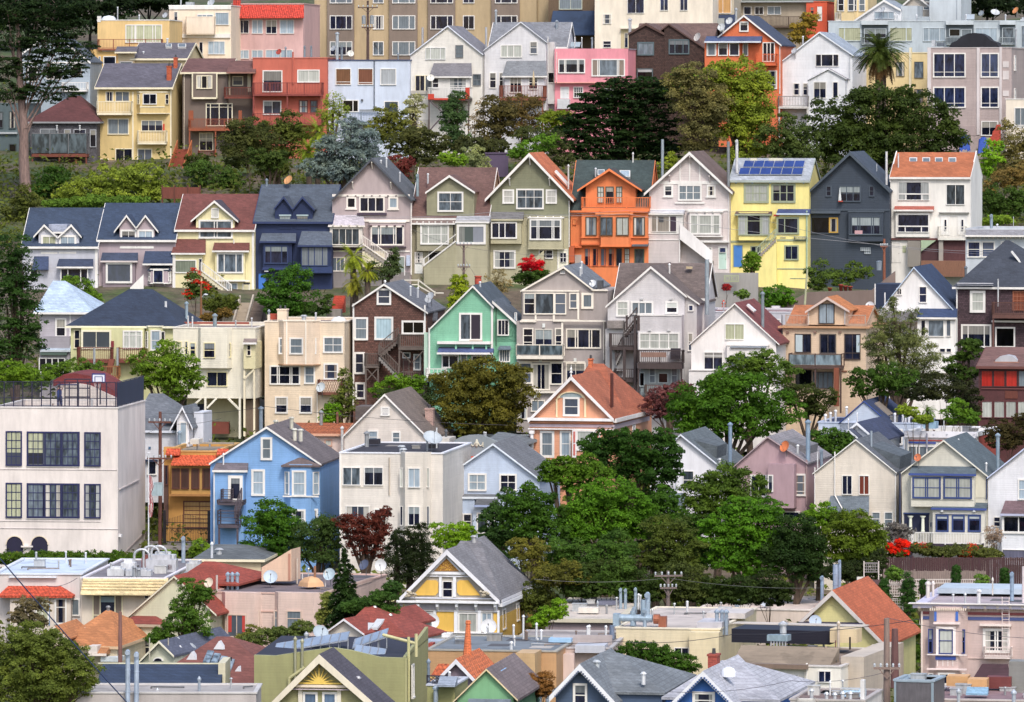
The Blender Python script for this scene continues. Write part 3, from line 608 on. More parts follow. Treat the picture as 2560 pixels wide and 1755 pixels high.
h.side(703,378,'72403a','W',ox=.05);h.dm((1726,620),(1940,436),(2156,622),790,-.05,4.4,'4c4450',x0=1775,x1=2122,ov=.35);h.w(1798,612,2108,784,n=(1,.2,1),m=(1,1.2),off=-.05,t='g',cw=.18);h.w(1912,506,1982,600,t='dcdcd4',off=-.05,cw=.12)
h.aw(1552,1856,785,912,1.4,'72403a',ins=.15);h.aw(1922,2252,818,890,.9,'6e4038',ins=.05);h.bx(1562,1832,915,1400,-1.1,0,'stucco:ebe0ac','porch');h.w(1580,975,1778,1096,off=-1.1,t='8c9684');h.t(1562,930,1588,1360,off=-1.12);h.w(1800,965,1830,1080,off=-1.1,t='d',cw=.04)
h.bay(1948,2215,900,1165,.6,0,top=None,bot='W');h.w(1963,912,2204,1098,n=(1,2,1),m=1,t='g',off=-.6,cw=.15);h.t(1948,1158,2260,1172,off=-.62);h.stair(1822,1080,2095,1285,c='W',l0=-.1,l1=-1.3,tread='d8cfb0');h.w(2040,1180,2152,1256,t='l');h.rp(2118,790,900,'W');h.t(2280,710,2300,1240);h.door(2195,1190,2260,1350,'e6dcb0');h.bx(2205,2262,1180,1195,-.12,-.05,'2a2a2e','house_number_plate')
T(640,380)
h=H('midnight navy house with slate roof, twin dormers and bright blue door',361,-15,690,1390,'siding:22325c',rel=9,dep=10)
h.side(630,292,'4e5866','2a3a66',ox=.05);h.dm((160,510),(250,398),(335,515),702,.05,4.6,'4a5464','2a3a66',x0=172,x1=332);h.dm((328,515),(420,398),(530,518),702,.05,4.6,'4a5464','2a3a66',x0=334,x1=512)
for x in (205,362): h.w(x,562,x+117,695,m=2,off=.05,fc='24345e',t='d',cw=.12);h.t(x+4,566,x+113,580,c='a8bcc0',off=-.02,name='blind')
h.aw(33,360,732,806,.9,'566070',trim='2a3a66',ins=.1);h.aw(378,690,714,842,1.3,'566070',trim='2a3a66',ins=.2);h.bay(62,325,820,1060,.6,0,top='26376a');h.w(75,845,292,1012,n=(1,2,1),m=1,off=-.6,fc='2a3c66',t='d',cw=.12);h.bx(405,682,850,1100,-1.0,0,'siding:22325c','porch');h.w(410,858,655,1032,n=(1,1,1.3,.8),off=-1.0,fc='2a3c66',t='7d858c',cw=.08);h.bx(380,690,1035,1095,-1.05,-.9,'2f4270','parapet')
h.door(16,1092,98,1300,'3a7cd8',fc='22325c');h.dish(297,258,.5,4.4,'d89a5c',-.6,.6);h.pipe(97,238,295,.13,4.8,'7d94a8');h.t(60,1045,330,1062,off=-.62,c='2c3e70')
h.bx(75,112,1074,1084,-.66,-.62,'c8ccd4','house_number_plate')
h=H('taupe gabled house with cream trim, glazed porch and white front stair',361,690,1398,1390,'stucco:b5a4a4',rel=7.5,dep=11)
h.gab((682,430),(1046,52),(1412,432),'5b6067','4a4e58',ov=.6,bb=.22);h.ts([(690,382,1392,404),(665,848,965,866),(690,610,1392,632),(675,890,1392,906)],c='f0e7dc',pr=.1);h.ws([(818,406,908,512,{}),(933,402,1166,548,dict(n=(1,1,1))),(1198,406,1287,514,dict(t='l'))],fc='f0e7dc',cw=.16,t='d');h.t(918,552,1184,572,c='4a3a4c',pr=.25)
h.ts([(808,512,915,522),(1190,514,1296,526)],c='f0e7dc',pr=.14);h.brk(830,1270,392,7,c='6a4e58',h=.15,w=.16,d=.16)
h.bx(668,962,662,860,-1.0,0,'f0e7dc','porch');h.aw(655,985,568,662,1.25,'b9b1ba',trim='f0e7dc',ins=.3);h.w(686,690,938,842,n=4,t='g',off=-1.0,fc='f0e7dc',cw=.08);h.brk(700,920,655,4,off=-1.2,c='f0e7dc')
h.bay(1028,1348,640,856,.5,0,top='f0e7dc',bot='4a3a4c');h.w(1038,668,1338,846,n=(1,.35,2,.35,1),off=-.5,fc='f0e7dc',t='d',cw=.14);h.brk(1042,1330,662,5,off=-.55,c='6a4e58',w=.2,h=.16)
h.w(688,950,805,1082,n=3,fc='f0e7dc',t='d');h.t(672,870,962,890,c='4a3a4c',pr=.3);h.door(1282,942,1350,1118,'8f9c94');h.stair(962,838,1195,1000,c='f0e7dc',l0=-.2,l1=-1.3);h.bx(962,1160,900,1040,-1.2,-.2,'f0e2c0','stair_wall');h.rp(676,670,1350,'f0e7dc',.06);h.rp(1405,460,1110,'f4ece4',.07)
h.bx(680,1392,1085,1390,-.06,-.01,'siding:8f8786','base_cladding');h.vent(1130,90,2.5,.1);h.vent(1180,105,3.5,.5);h.pipe(1302,175,235,.08,2.5,'c9ccd2');h.bx(1360,1392,935,1030,-.5,0,'c4cfe6','porch_screen')
a=h.P(1046,85,-.6)[0]
for x,y in ((1046,85),(872,265),(1218,268)): lx,z=h.P(x,y,-.55);h.O(MB().bar((lx,-.02,z-.75),(lx,-.55,z-.05),.1).box(lx-.05,lx+.05,-.6,0,z-.12,z-.02),'bracket',M('f0e7dc'))
h=H('olive-taupe house with brown roof, broad gabled dormer and sided stair wall',361,1408,2105,1330,'siding:a39d82',rel=9,dep=10)
h.side(596,138,'6d504a','W',ox=.08);h.dm((1532,362),(1750,206),(1982,360),575,-.15,4.2,'6d504a','W',x0=1545,x1=1975,ov=.4,m=mat('siding','979476'));h.w(1642,358,1878,542,n=2,m=2,off=-.15,t='g',cw=.17);h.aw(1405,1830,596,640,.8,'7d6a64',trim='W');h.aw(1805,2110,570,628,1.2,'a7a8b0',trim='W')
h.brk(1460,1790,628,7,off=-.6);h.bay(1455,1782,640,895,.6,0,top=None);h.w(1488,652,1748,838,n=(1,2,1),m=2,t='c',off=-.6,cw=.16);h.bx(1808,2095,620,1260,-1.1,0,'siding:b4ae90','porch');h.w(1818,655,2080,836,t='8f938e',off=-1.1,cw=.22);h.t(1890,680,1965,815,c='4c5854',off=-1.12,pr=.02);h.t(1965,680,2060,815,c='868b96',off=-1.11,pr=.02)
h.door(1436,905,1510,1100,'e8ece8');h.ws([(1444,912,1504,1002,dict(n=3,m=3,cw=.04))],t='d',off=-.04);h.w(1562,902,1690,1002,t='k',cw=.05);a=h.P(1520,1035,-1.15);b=h.P(1808,815,-1.15);c_=h.P(1808,1250,-1.15)
h.O(MB().prism([(a[0],c_[1]),a,b,(b[0],c_[1])],'y',-1.15,-.2),'stair_wall',mat('siding','b0aa8a'));h.O(MB().bar((a[0],-1.2,a[1]+.1),(b[0],-1.2,b[1]+.1),.14).bar((a[0],-1.2,a[1]+.75),(b[0],-1.2,b[1]+.75),.08).box(a[0]-.06,a[0]+.06,-1.25,-1.15,a[1],a[1]+.8),'handrail',M('W'))
h.pipe(1462,210,365,.17,.8,'8fb0be','hood');h.vent(1556,240,2.5,.4);h.rp(1405,610,1090,'W',.07);h.rp(2098,600,1080,'W',.07);h.t(1790,610,1806,900)
T(1280,380)
h=H('olive green gabled house with rust-orange roof and white bargeboards',361,-198,516,1230,'siding:85866a',rel=7,dep=11)
h.gab((-246,425),(155,5),(558,430),'c46a3c','W',ov=.6,bb=.3);h.bx(-196,514,588,1230,-.05,-.01,'siding:bcb594','lower_cladding');h.ws([(38,332,288,518,dict(n=3,m=(1,1.5),t='g',cw=.15)),(306,338,407,468,dict(t='dcdad4',m=2)),(-86,338,20,468,dict(t='dcdad4',m=2))],cw=.16)
h.t(-198,575,516,590,c='9a967a',pr=.1);h.brk(165,445,580,5,c='W',w=.1);h.aw(-200,98,540,605,.9,'6f6e70',trim='bcb594');h.bx(-192,84,605,830,-.7,-.05,'siding:bcb594','bay');h.w(-190,632,46,785,n=(1,.9,1.6),off=-.7,t='d',cw=.14);h.bay(148,462,600,872,.65,0,top='W',bot='bcb594',m=mat('siding','b9b291'));h.w(160,606,447,798,n=(1,.3,2.2,.3,1),m=(1,2),t='d',off=-.65,cw=.15)
h.w(-168,888,34,1056,n=2,m=2,t='d',off=-.05,cw=.17);h.w(242,882,373,966,n=2,m=2,t='d',off=-.05);h.door(412,880,505,1060,'e6e2cc',off=-.05);h.w(435,912,492,998,n=2,m=2,off=-.1,cw=.03);h.rp(518,440,860,'e6e6e0',.05);h.bx(510,560,850,1000,0,1,'c05a2a','side_gate')
for x,y in ((158,40),(335,225),(-25,225)): lx,z=h.P(x,y,-.55);h.O(MB().bar((lx,-.02,z-.85),(lx,-.55,z-.1),.1).box(lx-.06,lx+.06,-.6,0,z-.2,z-.08),'bracket',M('W'))
a=h.P(400,170,3);h.O(MB().hexa([(a[0],1.5,a[1]-.1),(a[0]+1.3,1.5,a[1]-1.5),(a[0]+1.3,2.6,a[1]-1.5),(a[0],2.6,a[1]-.1),(a[0]+.1,1.5,a[1]+.08),(a[0]+1.4,1.5,a[1]-1.32),(a[0]+1.4,2.6,a[1]-1.32),(a[0]+.1,2.6,a[1]+.08)]),'skylight',M('e8e8e6'));h.pipe(510,110,300,.1,1.0,'d4d2cc');h.stair(290,935,170,1040,solid=True,c='siding:b9b291',rail=.5)
h=H('vivid orange house with green-grey roof and balcony under a gabled dormer',361,530,1236,1330,'stucco:ec8040',rel=7,dep=10)
h.side(528,73,'3c4a4a','ec8040',ox=.05);h.dm((590,342),(880,148),(1176,340),525,.0,4.0,'4a4848','f4803a',x0=668,x1=1118,ov=.7);h.ws([(773,312,832,462,dict(n=2,m=3,t='c')),(848,312,922,465,dict(t='d')),(943,312,998,462,dict(n=2,m=3,t='c'))],fc='4e5a50',cw=.08)
h.bay(630,1228,545,770,.75,0,top='f07c34',m=mat('stucco','ec8040'));h.bay(768,1092,545,850,1.25,.4,top='f07c34');h.t(608,530,1232,548,c='e8742e',off=-.75,pr=.3);h.t(755,548,1095,566,c='f58a44',off=-1.25,pr=.12)
h.dk(630,1242,410,508,.9,'f07c34',slab=.3);h.ws([(665,586,768,758,dict(off=-.75,n=2)),(797,588,912,758,dict(off=-1.25,n=(1,1))),(942,588,1058,758,dict(off=-1.25,n=2,t='c')),(1097,588,1205,758,dict(off=-.75,n=2))],fc='5a4630',t='g',cw=.1)
h.aw(1088,1228,822,838,.9,'6a6c70',trim='5a6068');h.bx(628,1230,770,850,-.6,0,'stucco:ec8040','belt');h.t(628,828,1230,842,c='e06a28',pr=.1,off=-.6)
for x in (658,731,803,874): h.w(x,872,x+48,1030,n=(3,1),t='d',fc='d8662a',cw=.04)
h.ws([(944,872,996,1030,{}),(1018,872,1064,1030,dict(n=2,m=3,t='c'))],fc='5a4630',cw=.06);h.w(1108,876,1198,1060,fc='5a6a4a',t='g',cw=.08);h.t(628,1030,1230,1040,c='d8662a',pr=.06);h.skyl(775,165,838,215,2.2,3.2,'m');h.skyl(975,172,1070,230,2.2,3.2,'l');h.vent(757,180,2.8,.3);h.pipe(1095,0,75,.09,4.8,'e0ded8');h.w(548,610,582,660,t='ee8a4a',fc='c85a22',cw=.03)
h.bx(530,632,850,868,-.5,0,'e06a28','ledge');h.t(568,930,628,1010,c='b8aca4',pr=.03);h.rp(515,430,1010,'6a4a3c',.05)
h=H('pale pink-white gabled house with white timbering and solid white stair',361,1240,1968,1210,'siding:dcd0ce',rel=7,dep=11)
h.gab((1194,372),(1605,-6),(1996,362),'705c56','W',ov=.6,bb=.28);h.ts([(1515,90,1526,262),(1603,40,1614,262),(1694,90,1705,262),(1330,262,1880,292),(1240,518,1968,532),(1840,800,1960,812)],pr=.07)
h.ws([(1372,296,1458,406,dict(m=2,t='d')),(1502,292,1718,442,dict(n=(1,1,1),m=2,t='m')),(1762,296,1844,406,dict(m=2,t='d'))],cw=.17);h.ts([(1365,402,1460,412),(1475,452,1745,468),(1755,404,1850,414)],pr=.15)
h.bx(1230,1545,540,740,-1.1,0,'W','porch');h.aw(1225,1550,522,552,1.3,'b8bcc8',trim='W');h.w(1262,578,1490,722,n=(1,2.4,1.3),t='9a9288',off=-1.1,fc='W',cw=.04);h.t(1436,586,1486,720,c='3a2a3c',off=-1.12,pr=.03);h.t(1330,590,1372,635,c='4a4c50',off=-1.12,pr=.03);h.bx(1230,1518,728,1010,-1.05,0,'siding:d6cac8','stair_wall');h.ts([(1230,790,1518,798),(1512,730,1522,1000),(1228,726,1520,742)],off=-1.06,pr=.06)
h.bay(1595,1902,545,760,.6,0,top='W');h.w(1608,562,1890,748,n=(1,.25,2,.25,1),m=2,t='c',off=-.6,cw=.16);h.brk(1605,1895,535,5,off=-.6);h.stair(1520,735,1815,985,solid=True,c='ece8e6',l0=-.1,l1=-1.2,rail=.95);h.door(1866,856,1948,1060,'bcd8cc');h.w(1880,865,1935,910,t='n',off=-.08,cw=.03);h.w(1715,858,1812,945,t='c');h.bx(1700,1965,800,820,-.5,0,'W','canopy');h.rp(1962,380,950,'e4dedc')
for x,y in ((1608,30),(1425,200),(1785,205)): lx,z=h.P(x,y,-.55);h.O(MB().bar((lx,-.02,z-.8),(lx,-.55,z-.1),.1).box(lx-.06,lx+.06,-.6,0,z-.2,z-.08),'bracket',M('dcd0ce'))
h.pipe(1362,-115,190,.17,2.0,'9cb0bc',None);h.pipe(1958,-95,280,.18,.8,'8a9298',None)
T(1920,380)
h=H('lemon yellow house with sage trim and blue solar panels on a grey roof',361,-342,372,1350,'stucco:f3e488',rel=7,dep=9)
h.side(256,55,'a6acb4','aab4ac',ox=.06,ov=.3);h.sol(-268,152,310,212,.6,2.0,6,1,'283f82');h.sol(-228,86,322,146,2.2,3.7,6,1,'283f82');h.bx(5,132,55,82,3.6,3.9,'e8e4cc','roof_box');h.bx(-160,-100,55,80,3.6,3.9,'e8e4cc','roof_box');h.pipe(-282,-100,155,.17,1.2,'e6e6e4','hood')
for x in (-288,-140,20,172,322): lx,z=h.P(x,270);h.O(MB().lathe((lx,-.05,z),[(0,-.22),(.12,-.1),(.2,.05),(.12,.14),(0,.14)],8),'ornament',M('9cbcd8'))
SG='9ba488'
h.ws([(-218,283,8,462,dict(n=(1,1,1),m=2,t='c')),(30,283,250,460,dict(n=(1,1,1),m=(1,1.1),t='d'))],fc=SG,cw=.2);h.bay(-290,22,545,800,.6,.3,top=None,m=mat('stucco','f3e488'));h.aw(-300,30,536,558,.8,'5a4044',trim=SG);h.w(-272,562,15,756,n=(1,.25,2,.25,1),m=(1,2.4),t='d',off=-.6,fc=SG,cw=.12)
h.bx(72,362,552,1350,-.9,0,'stucco:f3e488','front_wing');h.aw(78,372,515,552,1.2,'3a4a7c',trim='c2d2dc');h.w(78,588,282,745,n=(1,2),t='d',off=-.9,fc=SG,cw=.17);h.w(148,842,278,980,n=2,t='d',off=-.9,fc=SG,cw=.14);h.ts([(72,788,362,808),(72,1052,362,1062),(72,810,80,1230)],off=-.9,c=SG,pr=.05);h.ts([(-340,802,72,822)],c=SG)
h.door(-316,838,-226,1040,'3d84d6',fc=SG);h.w(-158,850,-60,945,n=2,t='d',fc=SG);a=h.P(-70,985,-1.6);b=h.P(75,770,-1.6);c_=h.P(75,1240,-1.6)
h.O(MB().prism([(a[0]-.6,c_[1]),(a[0]-.6,a[1]),a,b,(b[0]+.02,c_[1])],'y',-1.6,-.4),'stair_wall',mat('stucco','f3e488'));h.stair(72,770,-105,945,c='a8b496',l0=-1.4,l1=-1.7,rail=.8);h.rp(352,530,1080,'a9c4a8',.08,-.9);h.dk(240,345,765,790,.3,'metal:9aa68a',off=-.9,kind='bars',slab=.04);h.t(110,766,160,780,c='b0a880',off=-.92,pr=.03,name='house_number_plate');h.bx(50,100,566,582,-1.0,-.4,'c02a22','alarm_box')
for x,y0 in ((200,1140),): h.t(x,y0,340,1146,c=SG,off=-.9)
h=H('dark slate blue gabled house painted one colour, bay window on the right',361,374,1102,1320,'siding:3c4756',rel=7,dep=11)
h.gab((376,342),(740,-4),(1108,352),'414d5d','46525f',ov=.6,bb=.28);h.ws([(522,303,577,404,dict(m=2)),(640,303,842,452,dict(n=(1,1,1),m=2)),(912,303,965,404,dict(m=2))],fc='44505e',t='d',cw=.12);h.t(374,516,1102,532,c='46525f',pr=.1);h.t(372,532,660,556,c='4a5562',pr=.5);h.w(386,585,645,740,t='k',fc='3c4756',cw=.1);h.w(552,592,635,732,fc='c0962c',t='d',off=-.05,cw=.13)  # wide black pane stands for the porch recess, its shade put into the colour
h.bay(728,1044,545,800,.6,0,top='4a5562',bot='343e4c');h.w(752,584,1018,748,n=(1,.35,2,.35,1),m=(1,1),t='d',off=-.6,fc='46525f',cw=.1);h.ws([(838,862,928,895,dict(n=5,m=2)),(874,890,930,922,dict(n=3,m=1))],t='9aa4ac',fc='b4bcc0',cw=.03);h.t(785,710,855,745,c='c89aa0',off=-.72,pr=.02,name='flower_box');h.bx(735,1040,742,752,-.75,-.6,'5a6670','sill')
a=h.P(650,330,-.3);MB().lathe((a[0],-.3,a[1]-1.25),[(.16,0),(.15,.3),(.06,1.0),(.03,1.3)],8).obj('hanging_flag',M('d8dcdc'),h.root);h.bx(636,676,440,452,-.5,-.2,'b8402e','flag_hem');h.t(380,540,390,1090,c='4a5562');h.rp(985,105,175,'b8bec4',.04,2)
h.pipe(1072,-5,260,.14,.6,'dad6d4',None)
h=H('white modern house with rust-orange roof and four skylights',361,1106,1832,1110,'stucco:ebe7df',rel=7.5,dep=9)
h.side(226,2,'b2653c','W',ox=.02,ov=.25);
for x in (1280,1398,1512,1634): h.skyl(x,56,x+70,140,2.0,3.4,'m')
a=h.P(1840,240,.0);h.O(MB().prism([(0,h.P(1835,235)[1]),(4.5,h.P(1865,-12,4.5)[1]),(4.55,h.P(1865,-12,4.5)[1]-.3),(9,h.P(1835,235)[1]),(9,h.P(1835,270)[1]-9),(0,h.P(1835,270)[1]-9)],'x',h.P(1829,300)[0],h.P(1838,300)[0]),'gable_wall',mat('stucco','e9e7e4'));h.O(MB().prism([(-.2,h.P(1110,235)[1]),(4.5,h.P(1150,-10,4.5)[1]),(4.5,h.P(1150,30,4.5)[1]),(-.2,h.P(1110,270)[1])],'x',h.P(1104,300)[0],h.P(1112,300)[0]),'gable_parapet',M('W'))
h.w(1178,268,1462,438,t='d',m=(2,1),n=1,cw=.07);h.ts([(1243,388,1252,432),(1388,388,1398,432),(1178,374,1462,386)],off=-.04,pr=.04);h.bay(1155,1462,548,770,.4,0,top=None);h.aw(1140,1495,488,520,.7,'b05a4a',trim='W');h.w(1173,562,1457,728,t='d',m=(2,1),off=-.4,cw=.07);h.ts([(1238,680,1246,722),(1384,680,1393,722),(1174,666,1456,678)],off=-.44,pr=.04)
h.w(1613,293,1782,478,n=2,t='g',cw=.06);h.ts([(1550,545,1820,556)],c='8a8a86',pr=.3);h.door(1562,578,1645,752,'e8e6e2');h.door(1718,578,1805,752,'e8e6e2');
for x in (1597,1750): h.w(x,612,x+20,705,t='n',off=-.07,cw=.015)
h.dk(1538,1790,675,775,.8,'e6e2d6',kind='rails',slab=.25);h.t(1112,778,1545,798,c='6a3a38',pr=.25);h.bx(1545,1785,790,985,-.3,-.05,'wood:5a3436','garage_wall');h.bx(1380,1545,800,985,-.2,-.05,'wood:4e3034','garage_wall');h.bx(1262,1378,805,1040,-.9,-.05,'stucco:8f887e','concrete_pier');h.bx(1545,1584,800,985,-.6,-.3,'stucco:a49c92','concrete_pier');h.door(1122,815,1200,1000,'e6e2da');h.t(1218,848,1250,910,c='b8bf96')
a=h.P(1385,900,-.5);b=h.P(1520,800,-.5);h.O(MB().prism([(a[0],a[1]),(a[0],b[1]),(b[0],b[1])],'y',-.5,-.2),'stair_side',M('a9bf9c'));h.bx(1385,1790,985,1130,-1.6,-.3,'wood:8c6048','timber_fence');h.pipe(1180,20,130,.08,1.6,'e4e4e6','hood')
h=H('low white house with bracketed grey cornice and double sash windows',348,1788,2700,1180,'siding:cbd3db',rel=7,dep=12)
h.flat(692,'9a9a9e','c8ccd2',par=.3);h.aw(1786,2700,695,750,.7,'8a8a90',trim='W');h.t(1788,756,2700,768,pr=.3);h.brk(1800,2600,768,21,off=-.05,h=.22,w=.1);h.w(1803,806,1927,956,n=1,m=2,t='n',cw=.13);h.w(1932,806,2056,956,n=1,m=2,t='n',cw=.13);h.w(2105,806,2225,956,m=2,t='n',cw=.13);h.pipe(2022,575,690,.17,4,'93aec4','hood');h.pipe(1790,1030,1110,.14,-.6,'6a7686');h.vent(2075,680,3,.2);h.vent(2222,680,5,.9,.03)
# ---------------------------------------------------------------- row below the street
T(0,690)
h=H('lilac-grey house with pale blue hip roof beside the large left conifer',331,385,724,900,'siding:b8b2ba',rel=10,dep=10)
h.hip(327,480,590,43,'b2c6dc','W',ov=.5,x0=360,x1=800);h.w(500,380,602,554,n=1,m=2,cw=.15);h.bx(370,632,545,900,-.9,0,'siding:aca6b0','wing');h.aw(368,635,580,668,1.1,'b4c4d4',trim='c4ccd4');h.w(352,738,592,875,n=(1,1,1,1),t='d',off=-.9);h.t(368,690,610,716,c='4e6258',off=-.92,pr=.3);h.t(630,340,642,760)
h=H('lime-cream house with navy hip roof and brick-red timber balconies',324,640,1556,1000,'stucco:d2d09a',rel=10,dep=12)
h.hip(452,1170,1380,118,'2f3b50','ece6c8',ov=.4,x0=640,x1=1600);h.bx(640,735,460,1000,-.05,1,'stucco:d2d09a','wing');h.bay(735,1300,466,1000,.8,0,top=None,m=mat('stucco','d4d29c'));h.w(668,484,728,658,m=2,t='d',off=-.05,fc='C');h.w(735,488,1008,662,n=2,t='k',off=-.8,fc='ece6c8',cw=.17);h.w(1112,492,1290,660,n=(1,1.4,1),m=(1,3.4),t='c',off=-.8,cw=.12)
h.bay(1305,1485,462,720,.7,.4,top='ece6c8',sw=(500,655));h.w(1362,488,1456,676,m=2,t='l',off=-.7,cw=.12);h.dk(700,1002,646,762,1.2,'wood:7c3c30',off=-.8,slab=.25,posts=920);h.dk(1058,1288,650,760,1.2,'wood:7c3c30',off=-.8,slab=.25,posts=920);h.ts([(846,650,864,800),(1056,650,1074,810)],c='9aa0a4',off=-2.05,pr=.1);h.t(1007,588,1031,642,c='8c2430',off=-.85,pr=.12,name='meter_box')
h.dk(915,1072,815,915,.8,'wood:a86a3c',off=-1.6,slab=.15,posts=980);a=h.P(960,750,-2);h.O(MB().hexa([(a[0],-2.2,a[1]-1.3),(a[0]+.5,-2.2,a[1]-1.3),(a[0]+.5,-1.9,a[1]-1.3),(a[0],-1.9,a[1]-1.3),(a[0]+.3,-2.2,a[1]),(a[0]+.8,-2.2,a[1]),(a[0]+.8,-1.9,a[1]),(a[0]+.3,-1.9,a[1])]),'steps',M('wood:8c4a38'))
h.pipe(1500,228,375,.13,3,'dfe2e6',None);h.pipe(1688,230,375,.17,6,'8fb0c4');h.vent(1465,320,3,.3,.06,'W');h.vent(1482,325,3,.3,.06,'W')
h=H('cream bay-fronted house raised on white posts over an open patio',320,1565,2312,1500,'siding:efe8d4',rel=9,dep=14)
h.flat(462,'9c8c84','e9e2d4',par=.35,yb=1105,sink=0);h.body([(1690,1100),(2190,1100)],3.0,10,mat('siding','e4dcb4'),'lower_wall');h.bay(1780,2092,468,835,.7,.35,top=None,bot='efe8d4')
for x in (1860,2172): h.t(x-9,1105,x+9,1470,off=-.05,pr=.15,name='post',c='f0ead8');
for a,b,c,d in ((1820,1108,1745,1175),(1960,1108,1875,1195),(2065,1108,2165,1205)):
 p,q=h.P(a,b,-.1),h.P(c,d,-.1);h.O(MB().bar((p[0],-.1,p[1]),(q[0],-.1,q[1]),.16),'brace',M('f0ead8'))
h.ws([(1843,602,1948,742,dict(m=2,off=-.7)),(2028,604,2093,738,dict(m=2,off=-.35)),(1718,602,1772,735,dict(m=2)),(1673,590,1702,712,dict(m=2)),(1585,590,1648,655,dict(t='y')),(1872,866,2058,1000,dict(n=2))],cw=.07,fc='f0e4b0',t='d');h.bx(2205,2312,600,840,-.9,3,'siding:eadfae','side_wing');h.aw(2200,2320,565,600,.5,'8a7a74',trim='W',off=-.8);h.w(2232,618,2275,724,m=2,off=-.9,fc='C')
h.bx(2215,2300,845,1110,.6,4,'wood:7d6a58','side_stair');h.ts([(2205,840,2222,1450),(2295,840,2310,1480)],off=-.6,c='efe2c0',pr=.15);p,q=h.P(2210,930,-.8),h.P(2300,845,-.8);h.O(MB().bar((p[0],-.8,p[1]),(q[0],-.8,q[1]),.14),'brace',M('efe2c0'));h.bx(2215,2300,1120,1480,.8,4,'wood:84705c','side_stair')
h.pipe(1945,338,460,.2,1.0,'8fa8b4');h.pipe(1703,365,440,.08,3,'e4e4e4','hood');h.pipe(1742,370,455,.08,2,'e4e4e4','hood');h.bx(1565,2250,415,436,9,9.4,'a5503c','roof_edge');h.bx(1870,2070,1320,1430,1.2,1.9,'wood:7c3c2c','patio_bench');h.bx(1790,1850,1160,1240,2.0,2.6,'1e2a4c','patio_screen');h.t(1876,1125,2160,1380,c='d9d2aa',off=3.0,pr=.03)
T(640,690)
h=H('peach flat-topped house with canted bays and lattice balcony',321,78,802,1360,'siding:f0dabd',rel=9.5,dep=11)
h.flat(406,'8f7f7a','f2e4d0',par=.3);h.bay(195,568,410,800,.75,.55,top='f2e4d0',bot='b08a6a',m=mat('siding','eed6bc'));h.ts([(272,412,284,800),(445,412,457,800)],off=-.76,c='f6ecdc')
h.ws([(205,556,272,708,dict(off=-.4,m=2)),(303,558,428,710,dict(off=-.75,m=2)),(463,558,547,708,dict(off=-.4,m=2)),(608,548,788,698,dict(n=2,m=2)),(123,808,402,985,dict(n=(1,.3,1.7,.3,1.1),m=2,t='d')),(436,812,535,978,dict(m=2)),(612,790,745,938,dict(m=2,t='d')),(172,1090,290,1245,dict(m=2,t='d')),(392,1090,510,1245,dict(m=2,t='d'))],t='m',cw=.13)
h.dk(560,772,940,1062,1.0,'wood:7d4a38',kind='lat',slab=.15);h.t(553,940,562,1330,c='f6ecdc',pr=.2);h.bx(565,640,1075,1360,.05,.4,'wood:5a4a44','lower_door');h.chim(192,278,298,385,2.5,.9,'stucco:f0dabd');h.vent(433,395,2,.3,.2);h.pipe(117,300,400,.11,2,'8a98a4');h.bx(110,200,340,395,3,3.2,'b5482c','roof_hatch');h.dish(592,1010,.45,-1.4,'c0c8cc',-.4,.4);h.bx(104,124,350,404,1,1.3,'f2e4d0','parapet_post')
a=h.P(752,375,4);MB().lathe((a[0],4,a[1]-.5),[(.75,0),(.7,.25),(.45,.5),(0,.6)],14).obj('skylight_dome',M('eceef0'),h.root,True)
h=H('brown shingled gabled house with white trim and grey back-stair decks',322,878,1548,1260,'shingle:6e4a40',rel=8,dep=12)
h.gab((870,262),(1158,66),(1556,328),'696c74','W',ov=.25,bb=.17);h.ts([(876,250,890,1200),(1522,262,1536,980)],pr=.09)
h.ws([(1093,112,1224,262,dict(m=2)),(888,372,1015,582,dict(m=2,t='m')),(1072,368,1243,580,dict(t='a8c4d0')),(1318,402,1532,530,dict(n=2,t='k')),(888,688,986,888,dict(m=2)),(898,962,992,1115,dict(m=2)),(1325,690,1400,745,dict(t='g')),(1425,705,1495,855,dict(t='m',m=2))],cw=.17)
GW='wood:6a5d56'
h.dk(1288,1528,528,645,1.4,GW,slab=.25,posts=1000,brace=True);h.dk(985,1112,700,812,1.4,GW,slab=.2,posts=1010,brace=True);h.stair(1290,560,1120,700,c=GW,tread='6a5d56',l0=-.1,l1=-.9);h.stair(1112,715,1292,900,c=GW,tread='8a8480',l0=-.6,l1=-1.5);h.dk(1318,1500,865,920,1.4,GW,slab=.2,posts=1000);h.vent(1168,60,.6,.1,.08,'W');h.vent(1398,130,3,.3);h.vent(1465,145,2.5,.3);h.dish(1580,188,.42,3,'b9bec4',-.6,.5);h.door(1330,755,1390,900,'5a3a36',fc='6a5d56');h.dish(1555,218,.3,2.6,'a9aeb4',.3)
h.aw(1540,1640,330,400,.4,'565a64',trim=None,off=4)
h=H('mint green gabled house with white trim and pergola-like lower band',319,1572,2142,990,'siding:80c4a2',rel=7.5,dep=12)
h.gab((1578,465),(1962,82),(2152,280),'4c5863','W',ov=.3,bb=.17,x1=2136);h.w(1838,332,2048,588,n=(1,1),t='g',cw=.17);h.t(1945,350,2025,575,c='2a2030',off=-.03,pr=.01,name='open_leaf');h.t(1935,576,2052,590,c='c8b8a8',pr=.35);h.t(1646,590,2128,616,pr=.5);h.t(1655,640,2128,664,c='3c4650',pr=.1);h.aw(1640,2142,652,690,.9,'4c5a88',trim='W',off=-.1);h.ts([(1805,616,1822,665),(1958,616,1972,665),(2080,616,2094,665)],c='8cd0ac',pr=.3)
